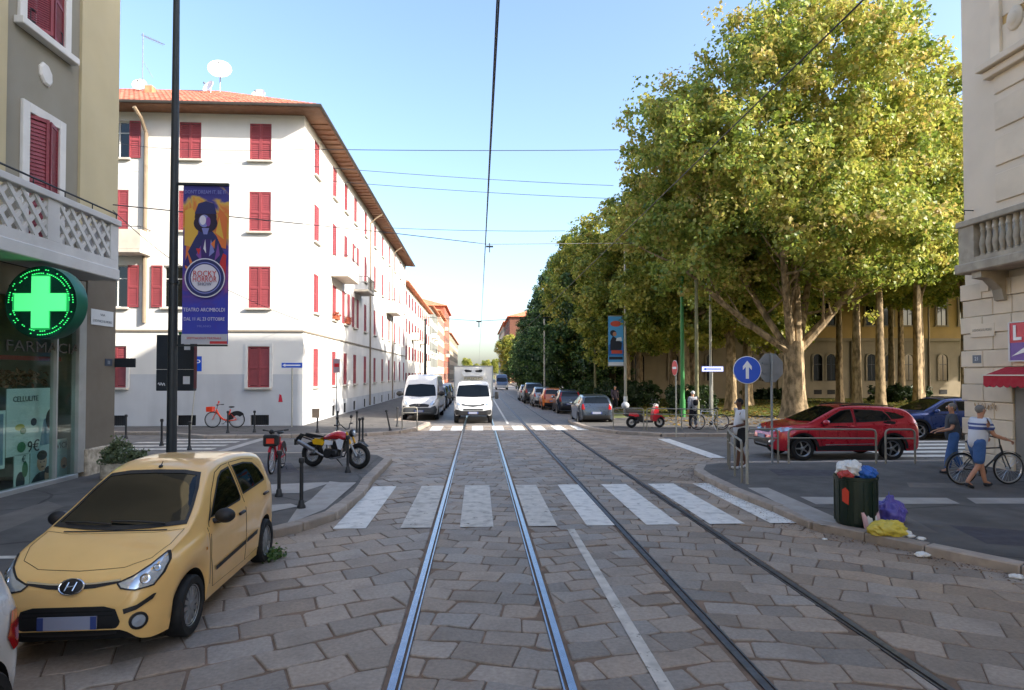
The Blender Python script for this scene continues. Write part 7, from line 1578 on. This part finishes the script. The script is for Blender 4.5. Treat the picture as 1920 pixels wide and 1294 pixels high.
def box_basket(B, hd):
    c = hd+Vector((.2, 0, .02)); o = MB().bx(c.x-.12, c.x+.12, -.17, .17, c.z-.14, c.z+.14, 0, .03).build('front_box', m_trim, B); MB().bx(c.x+.121, c.x+.126, -.09, .09, c.z-.07, c.z+.05).build('red_label', mat('label_red', '#e8432a', .4), o)
    MB().ball(c+Vector((.0, 0, .2)), .06, 10, 6).build('headlamp', m_trim, B, True)
p = G(501, 890, Pv); bicycle('red rental bike seen head on with a black front box and orange label', (p.x+.05, p.y+.6, Pv), rad(-86), m_rbk, 'fat', None, box_basket, m_rbk, .33, 18)
# ---- scrambler motorcycle
def motorcycle(loc, rz):
    B = thing('motorcycle', 'red tank scrambler motorcycle with yellow number plate and gold fork on the left pavement', 'motorcycle', loc, rz); r = .325; xr_, xf_ = -.68, .70; rb_ = r
    bike_wheel(B, xr_, r, .066, 26, m_alloy, True); bike_wheel(B, xf_, r, .058, 26, m_alloy, True)
    m_tank = mat('tank_red', '#c41a24', .25, var=.04, coat=.8); m_gold = mat('fork_gold', '#c99a3a', .3, metal=.8); m_ynp = mat('side_yellow', '#e8b51c', .4); m_eng = mat('engine_grey', '#3a3b3d', .45, metal=.5, var=.2, scale=12); m_bw_ = mat('shroud_white', '#dfe2ea', .4)
    for s in (-1, 1): pass
    fk = MB(); [fk.tube([(.40, s*.1, .93), (.52, s*.1, .63)], .028, 10) for s in (-1, 1)]; FK = fk.build('fork', m_gold, B, True)
    lo = MB(); [lo.tube([(.52, s*.1, .63), (xf_, s*.1, r)], .034, 10) for s in (-1, 1)]; lo.build('fork_lower', m_alloy, FK, True)
    tk = MB(); prof = [(-.3, .80, .10), (-.2, .86, .14), (-.05, .92, .16), (.12, .955, .165), (.26, .93, .15), (.36, .86, .11)]; vs = []; n = 12
    for x, zt, w_ in prof:
        for j in range(n): t = 2*math.pi*j/n; vs.append((x, w_*math.cos(t), (zt+.72)/2+(zt-.72)/2*math.sin(t)))
    k = len(prof); tk.add(vs, [(i*n+j, i*n+(j+1) % n, (i+1)*n+(j+1) % n, (i+1)*n+j) for i in range(k-1) for j in range(n)]+[tuple(range(n))[::-1], tuple(range((k-1)*n, k*n))]); tk.build('fuel_tank', m_tank, B, True)
    se = MB(); se.prism([(-.84, .83), (-.8, .88), (-.55, .85), (-.3, .82), (-.27, .78), (-.5, .76), (-.78, .79)], -.12, .12, 0, 'Y'); se.build('seat', m_trim, B, True)
    tf = MB(); tf.prism([(-.72, .80), (-1.0, .86), (-1.13, .74), (-1.16, .66), (-1.12, .64), (-1.06, .74), (-.97, .81), (-.72, .75)], -.08, .08, 0, 'Y'); tf.build('tail_mudguard', m_trim, B, True); MB().bx(-1.18, -1.14, -.1, .1, .55, .7).build('plate_holder', m_trim, B)
    for s in (-1, 1):
        MB().prism([(-.55, .60), (-.28, .58), (-.22, .66), (-.3, .73), (-.5, .75), (-.6, .69)], s*.13, s*.155, 0, 'Y').build('number_board', m_ynp, B); MB().prism([(-.24, .60), (0, .6), (.02, .7), (-.22, .72)], s*.12, s*.14, 0, 'Y').build('side_panel', m_bw_, B); MB().prism([(.18, .5), (.28, .48), (.33, .72), (.2, .76), (.1, .72)], s*.12, s*.15, 0, 'Y').build('radiator_shroud', m_bw_, B)
    en = MB(); en.bx(-.28, .14, -.13, .13, .28, .5, 0, .05); en.cyl((-.12, -.19, .37), (-.12, .19, .37), .11, None, 20); en.bx(-.08, .16, -.1, .1, .5, .68, 0, .03); en.bx(.16, .3, -.1, .1, .42, .7, 0, .02)
    for i in range(5): en.bx(-.1, .18, -.115, .115, .515+.032*i, .527+.032*i)
    en.build('engine', m_eng, B, True)
    ex = MB(); ex.tube([(.16, -.1, .6), (.3, -.13, .5), (.26, -.13, .3), (0, -.15, .25), (-.3, -.16, .33), (-.55, -.16, .45)], .025, 8); ex.tube([(-.5, -.17, .44), (-1.0, -.18, .66)], .055, 12); ex.build('exhaust', m_alloy, B, True)
    fr = MB(); [fr.tube([(.38, s*.05, .85), (.3, s*.1, .5), (.2, s*.11, .28), (-.3, s*.11, .28), (-.34, s*.11, .62), (-.9, s*.09, .76)], .018, 8) for s in (-1, 1)]; [fr.tube([(-.3, s*.11, .36), (xr_, s*.11, r)], .03, 8) for s in (-1, 1)]; [fr.tube([(-.36, s*.1, .7), (-.58, s*.11, .4)], .03, 8) for s in (-1, 1)]; fr.build('frame', m_trim, B, True)
    hb = MB(); hb.tube([(.26, -.38, 1.12), (.3, -.2, 1.12), (.36, -.07, 1.0), (.36, .07, 1.0), (.3, .2, 1.12), (.26, .38, 1.12)], .014, 8); [hb.tube([(.27, s*.27, 1.12), (.24, s*.39, 1.12)], .02, 8) for s in (-1, 1)]; HB_ = hb.build('handlebar', m_trim, B, True)
    for s in (-1, 1): mb = MB(); mb.tube([(.3, s*.24, 1.12), (.28, s*.3, 1.27)], .008, 6); mb.ball((.27, s*.31, 1.3), .06, 12, 8, 0, (.35, 1, .8)); mb.build('mirror', m_trim, HB_, True)
    MB().ball((.5, 0, .9), .1, 16, 10, 0, (.7, 1, 1)).build('headlamp', m_trim, B, True); MB().ball((.56, 0, .9), .075, 14, 8, 0, (.4, 1, 1)).build('lamp_lens', m_lens, B, True)
    mg = MB(); k = 12; vs = []
    for i in range(k+1):
        t = .75+1.35*i/k
        for y in (-.06, .06): vs.append((xf_+.36*math.cos(t), y, r+.36*math.sin(t)))
    mg.add(vs, [(2*i, 2*i+1, 2*i+3, 2*i+2) for i in range(k)]); mg.build('front_mudguard', m_trim, B, True)
    MB().tube([(-.1, .12, .28), (.02, .3, .01)], .014, 6).build('kickstand', m_trim, B, True); return B
p1_, p2_ = G(584, 876, Pv), G(673, 878, Pv); mp = (p1_+p2_)/2; motorcycle((mp.x, mp.y+.0, Pv), math.atan2(p2_.y-p1_.y, p2_.x-p1_.x)-.18)
# ---- scooter
def scooter(label, loc, rz, m1, group=None):
    B = thing('scooter', label, 'scooter', loc, rz, group); r = .25; bike_wheel(B, -.62, r, .06, 10, m_alloy, True); bike_wheel(B, .68, r, .055, 10, m_alloy, True)
    b = MB(); b.prism([(-.95, .62), (-.88, .74), (-.3, .7), (-.12, .5), (-.1, .3), (-.35, .3), (-.45, .46), (-.85, .5)], -.17, .17, 0, 'Y'); RBo = b.build('rear_body', m_trim, B, True); [MB().prism([(-.8, .56), (-.78, .68), (-.4, .66), (-.3, .52), (-.45, .5)], s*.172, s*.186, 0, 'Y').build('side_panel', m1, RBo) for s in (-1, 1)]; MB().prism([(-.97, .74), (-.92, .83), (-.6, .84), (-.2, .79), (-.12, .72), (-.3, .70), (-.88, .735)], -.15, .15, 0, 'Y').build('seat', m_trim, B, True)
    MB().bx(-.2, .35, -.15, .15, .24, .31, 0, .02).build('floorboard', m_trim, B); MB().prism([(.34, .3), (.3, .4), (.38, .8), (.46, .98), (.54, .96), (.6, .7), (.56, .45), (.46, .3)], -.19, .19, 0, 'Y').build('leg_shield', m1, B, True)
    MB().prism([(.45, .95), (.4, 1.04), (.52, 1.08), (.6, 1.0), (.58, .93)], -.12, .12, 0, 'Y').build('headset', mat('scooter_white', '#c9c4c0', .4), B, True); MB().ball((.6, 0, 1.0), .06, 12, 8, 0, (.5, 1, 1)).build('headlamp', m_lens, B, True)
    hb = MB(); hb.tube([(.38, -.33, 1.06), (.46, 0, 1.04), (.38, .33, 1.06)], .018, 8); [hb.tube([(.44, s*.2, 1.06), (.42, s*.27, 1.22)], .007, 6) for s in (-1, 1)]; [hb.ball((.42, s*.28, 1.25), .055, 10, 6, 0, (.35, 1, .8)) for s in (-1, 1)]; hb.build('handlebar', m_trim, B, True)
    f = MB(); [f.tube([(.52, s*.07, .5), (.68, s*.07, r)], .025, 8) for s in (-1, 1)]; f.build('fork', m_trim, B, True); MB().prism([(.5, .42), (.55, .56), (.75, .55), (.92, .42), (.88, .40), (.72, .5), (.56, .42)], -.08, .08, 0, 'Y').build('front_mudguard', m1, B, True); MB().ball((-.98, 0, .62), .06, 10, 6, 0, (.5, 1.3, .8)).build('tail_lamp', m_tail, B, True)
    MB().bx(-.5, -.3, -.19, .19, .2, .36, 0, .03).build('engine', m_trim, B); MB().ball((-.9, 0, 1.0), .2, 14, 8, 0, (.9, 1, .8)).build('top_box', mat('top_box_grey', '#a7a9ab', .5), B, True); return B
p = G(1225, 807, Pv); scooter('red scooter with a grey top box parked at the far right corner', (p.x, 28.0, Pv), .06, mat('scooter_red', '#b3202c', .35, coat=.5))
m_dsc = mat('scooter_dark', '#30343c', .4); scooter('dark scooter parked before the arched windows', (atY(1693, 752, 54).x, 54, .15), math.pi-.2, m_dsc)
p = G(1332, 806, Pv); m_wf = mat('white_frame', '#b9bcc4', .4); bicycle('grey bicycle leaning by the arrow street sign pole', (p.x, p.y, Pv), math.pi, m_wf, 'diamond', None, None, None, .34)
# ================================================================== people
m_skin = mat('skin_fair', '#b98568', .6, var=.06); m_skd = mat('skin_brown', '#5e3f30', .6, var=.06); m_hgr = mat('hair_grey', '#77726c', .85, var=.2, scale=40); m_hbk = mat('hair_black', '#15120f', .85); m_eye = mat('eye_white', '#d9d6d0', .3); m_lip = mat('lip', '#8a4a42', .6)
def skin(name, verts, edges, radii, m, parent, root=0, sub=2):
    me = bpy.data.meshes.new(name); me.from_pydata([tuple(v) for v in verts], edges, []); o = bpy.data.objects.new(name, me); COL.objects.link(o)
    md = o.modifiers.new('s', 'SKIN'); md.use_smooth_shade = True; sb = o.modifiers.new('u', 'SUBSURF'); sb.levels = sb.render_levels = sub
    for i, d in enumerate(me.skin_vertices[0].data):
        q = radii[i]; d.radius = q if isinstance(q, tuple) else (q, q); d.use_root = (i == root)
    bpy.context.view_layer.update(); dg = bpy.context.evaluated_depsgraph_get(); nm = bpy.data.meshes.new_from_object(o.evaluated_get(dg)); bpy.data.objects.remove(o)
    nm.materials.clear(); nm.materials.append(m); nm.name = name
    for pg in nm.polygons: pg.use_smooth = True
    return ob(name, nm, parent) if parent is not None or name else nm
def join(objs, name):
    a = objs[0]; bm = bmesh.new()
    for o in objs: bm.from_mesh(o.data)
    bm.to_mesh(a.data); bm.free()
    for o in objs[1:]: bpy.data.objects.remove(o)
    a.name = name; return a
def person(label, loc, rz, J, H, sk, shirt, pants, shoe, hair, pant_len='short', sleeve='short', bald=False, extra=None):
    """J: joints, +x is forward, y left, z up, metres for a 1.75 m figure: hips/knees/ankles/shoulders/elbows/wrists"""
    P = thing('person', label, 'person', loc, rz); P.scale = (H/1.75,)*3; V = lambda k: Vector(J[k])
    pel, chest, neck, head = V('pel'), V('chest'), V('neck'), V('head'); hd = (head-neck).normalized(); fw = Vector(J.get('face', (1, 0, 0))).normalized()
    vs = [pel, (pel+chest)/2+Vector((.0, 0, 0)), chest, neck-hd*.02, neck+hd*.05, head-hd*.06, head+hd*.02, head+hd*.1]; rr = [(.10, .125), (.095, .115), (.105, .14), .056, .054, (.078, .07), (.092, .078), (.06, .055)]; es = [(i, i+1) for i in range(7)]
    for s in 'lr':
        b = len(vs); vs += [V('sh'+s), V('el'+s), V('wr'+s)]; rr += [.062, .043, .030]; es += [(2, b), (b, b+1), (b+1, b+2)]
        b = len(vs); f = Vector(J.get('foot'+s, (1, 0, 0))).normalized(); vs += [V('hp'+s), V('kn'+s), V('an'+s), V('an'+s)+f*.12+Vector((0, 0, -.05))]; rr += [.075, .056, .042, .036]; es += [(0, b), (b, b+1), (b+1, b+2), (b+2, b+3)]
    body = [skin('body', vs, es, rr, sk, P)]
    nose = MB(); tmp = []
    for s in 'lr':                                          # hands: palm, four fingers, thumb
        w_ = V('wr'+s); d = (w_-V('el'+s)).normalized(); side = d.cross(Vector((0, 0, 1)) if abs(d.z) < .9 else fw).normalized(); nrm = side.cross(d); curl = J.get('curl', .5)
        hv = [w_-d*.02, w_+d*.035, w_+d*.085]; hr = [(.028, .024), (.034, .018), (.034, .016)]; tmp.append(skin('palm', hv, [(0, 1), (1, 2)], hr, sk, P, 0, 1))
        for i, ln in enumerate((.072, .082, .076, .058)):
            b0 = w_+d*.08+side*(.026-.0175*i); k1 = b0+(d*math.cos(curl*.6)-nrm*math.sin(curl*.6))*ln*.5; k2 = k1+(d*math.cos(curl*1.6)-nrm*math.sin(curl*1.6))*ln*.5; tmp.append(skin('finger', [b0-d*.02, b0, k1, k2], [(0, 1), (1, 2), (2, 3)], [.009, .009, .008, .007], sk, P, 0, 1))
        b0 = w_+d*.03+side*.03; tmp.append(skin('thumb', [b0-side*.015, b0+side*.022+d*.02, b0+side*.03+d*.055-nrm*.012], [(0, 1), (1, 2)], [.011, .010, .008], sk, P, 0, 1))
    sd_ = hd.cross(fw).normalized(); nz = MB(); c = head+fw*.092
    nz.ball(c+hd*-.005, .017, 10, 6, 0, (1.1, .8, 1.3))
    for s in (-1, 1): nz.ball(head+sd_*s*.082-fw*.01, .026, 10, 6, 0, (.8, .4, 1.2))
    body.append(nz.build('face', sk, P, True)); join(body+tmp, 'body')
    ey = MB()
    for s in (-1, 1): ey.ball(head+fw*.082+sd_*s*.032+hd*.025, .011, 8, 6)
    ey.build('eyes', m_eye, P, True); MB().ball(head+fw*.083-hd*.045, .02, 10, 6, 0, (.35, 1.1, .35)).build('mouth', m_lip, P, True)
    # clothes
    cv = [pel+Vector((0, 0, -.15)), (pel+chest)/2, chest, neck-hd*.035]; cr_ = [(.175, .215), (.16, .19), (.155, .195), .075]; ce = [(0, 1), (1, 2), (2, 3)]
    for s in 'lr':
        b = len(cv); e = V('sh'+s).lerp(V('el'+s), .72); cv += [V('sh'+s), e]; cr_ += [.098, .085]; ce += [(2, b), (b, b+1)]
        if sleeve == 'long': cv += [V('el'+s), V('wr'+s)]; cr_ += [.074, .056]; ce += [(b+1, b+2), (b+2, b+3)]
    sh_ = skin('shirt', cv, ce, cr_, shirt, P)
    pv = [pel+Vector((0, 0, .16)), pel+Vector((0, 0, -.03))]; pr__ = [(.145, .17), (.16, .185)]; pe = [(0, 1)]
    for s in 'lr':
        b = len(pv); k = V('kn'+s); a = V('an'+s); h_ = V('hp'+s)
        if pant_len == 'short': pv += [h_, h_.lerp(k, .55), k.lerp(h_, .03)]; pr__ += [.125, .115, .108]; pe += [(1, b), (b, b+1), (b+1, b+2)]
        else: pv += [h_, k, a.lerp(k, .06)]; pr__ += [.12, .09, .078]; pe += [(1, b), (b, b+1), (b+1, b+2)]
    skin('shorts' if pant_len == 'short' else 'trousers', pv, pe, pr__, pants, P)
    for s in 'lr':
        a = V('an'+s); f = Vector(J.get('foot'+s, (1, 0, 0))).normalized(); skin('shoe', [a+Vector((0, 0, -.035))-f*.03, a+f*.07+Vector((0, 0, -.055)), a+f*.16+Vector((0, 0, -.062))], [(0, 1), (1, 2)], [(.05, .05), (.046, .04), (.04, .03)], shoe, P)
    if not bald:
        hm = MB(); hm.ball(head+hd*.03-fw*.03, .096, 16, 10, 0, (.98, .92, .95)); hm.build('hair', hair, P, True)
    if extra: extra(P, V, sh_)
    return P
def walk(stride=.28, arm=.2, lean=.02, bend=0):
    return dict(pel=(0, 0, .92), chest=(lean, 0, 1.26), neck=(lean*1.2, 0, 1.46), head=(lean*1.2+.02, 0, 1.62), hpl=(0, .09, .86), hpr=(0, -.09, .86), knl=(stride*.65, .09, .49), knr=(-stride*.15, -.09, .47), anl=(stride, .09, .09), anr=(-stride*1.15, -.09, .13), shl=(lean, .19, 1.40), shr=(lean, -.19, 1.40), ell=(-arm*.6, .24, 1.12), elr=(arm*.5, -.24, 1.12), wrl=(-arm*.6+.06, .24, .88), wrr=(arm*1.1+.1, -.23, .92), footl=(1, 0, .15), footr=(1, 0, -.35))
m_tw = mat('white_cotton', '#cfd0d6', .85, var=.05, bump=.3, bscale=25); m_blk2 = mat('black_cloth', '#17181d', .85, var=.1); m_jean = mat('blue_denim', '#3d5f92', .85, var=.12, scale=12); m_nav = mat('navy_stripe', '#3a4270', .85); m_gyt = mat('charcoal_cotton', '#43474d', .85, var=.1); m_shw = mat('white_shoe', '#d5d5d8', .6); m_shd = mat('dark_shoe', '#22242a', .6); m_shg = m_shg
p = G(1390, 879, Pv); J = walk(.12, .12); J.update(ell=(-.05, .23, 1.12), wrl=(.2, .2, 1.06), elr=(-.05, -.23, 1.12), wrr=(.22, -.16, 1.08), head=(.05, 0, 1.62))
person('man in a white shirt and dark shorts walking left beside the blue arrow sign', (p.x, p.y, Pv), math.pi-.1, J, 1.80, m_skd, m_tw, m_blk2, m_shw, m_hbk)
# man pushing a bicycle
p = G(1832, 914, Pv); J = walk(.26, .1, .08); J.update(ell=(.14, .26, 1.14), wrl=(.46, .3, 1.02), elr=(.18, -.24, 1.12), wrr=(.46, -.28, 1.02), curl=1.1)
def stripes(P, V, sh):
    z = V('chest').z; m = mat('striped_cotton', '#cfd0d6', .85, var=.05, bump=.3, bscale=25); N = m.node_tree.nodes; L = m.node_tree.links; b = N['Principled BSDF']
    tc = N.new('ShaderNodeTexCoord'); sp = N.new('ShaderNodeSeparateXYZ'); L.new(tc.outputs['Object'], sp.inputs[0]); q = N.new('ShaderNodeMapRange'); q.inputs[1].default_value = z-.2; q.inputs[2].default_value = z+.2; L.new(sp.outputs[2], q.inputs[0])
    r = N.new('ShaderNodeValToRGB'); r.color_ramp.interpolation = 'CONSTANT'; e = r.color_ramp.elements; W_ = (*srgb('#cfd0d6'), 1); D_ = (*srgb('#4a5688'), 1); e[0].position, e[0].color = 0, W_; e[1].position, e[1].color = .82, W_
    for p_, c in ((.4, D_), (.56, W_), (.64, D_), (.74, W_)): k = e.new(p_); k.color = c
    L.new(q.outputs[0], r.inputs[0]); L.new(r.outputs[0], b.inputs['Base Color']); sh.data.materials[0] = m
person('grey haired man in a striped white shirt and denim shorts pushing a bicycle', (p.x, p.y, Pv), .02, J, 1.76, m_skin, m_tw, m_jean, m_shd, m_hgr, 'short', 'short', False, stripes)
m_bkf = mat('dark_bike_frame', '#2c2a28', .45); bicycle('dark city bicycle pushed by the man in the striped shirt', (p.x+.42, p.y+.32, Pv), .0, m_bkf, 'diamond', None, None, m_trim, .35, 24)
p = G(1806, 893, Pv); J = walk(.16, .1); J.update(ell=(.06, .24, 1.12), wrl=(.3, .2, 1.05), elr=(.05, -.24, 1.12), wrr=(.32, -.2, 1.04))
person('grey haired man in a charcoal shirt and jeans behind the man with the bicycle', (p.x+.05, p.y+.35, Pv), math.pi-.5, J, 1.72, m_skin, m_gyt, m_jean, m_shd, m_hgr, 'long', 'short')
# walker with a backpack on the far corner
def backpack(P, V, sh): skin('backpack', [V('chest')+Vector((-.2, 0, -.2)), V('chest')+Vector((-.2, 0, .1))], [(0, 1)], [(.11, .14), (.1, .13)], m_blk2, P)
p = G(1300, 804, Pv); person('walker in grey with a black backpack and pale cap on the far right corner', (p.x, p.y, Pv), 1.9, walk(.1, .08), 1.68, m_skin, mat('grey_sweater', '#8f9096', .85), m_blk2, m_shd, mat('pale_cap', '#c4c2bd', .8), 'long', 'long', False, backpack)
p = G(1153, 771, .12); person('figure in dark clothes walking by the hedge near the blue banner', (p.x, p.y, .12), -1.4, walk(.12, .1), 1.66, m_skin, mat('plum_coat', '#4a3f48', .85), m_blk2, m_shd, m_hgr, 'long', 'long')
bpy.context.view_layer.update()
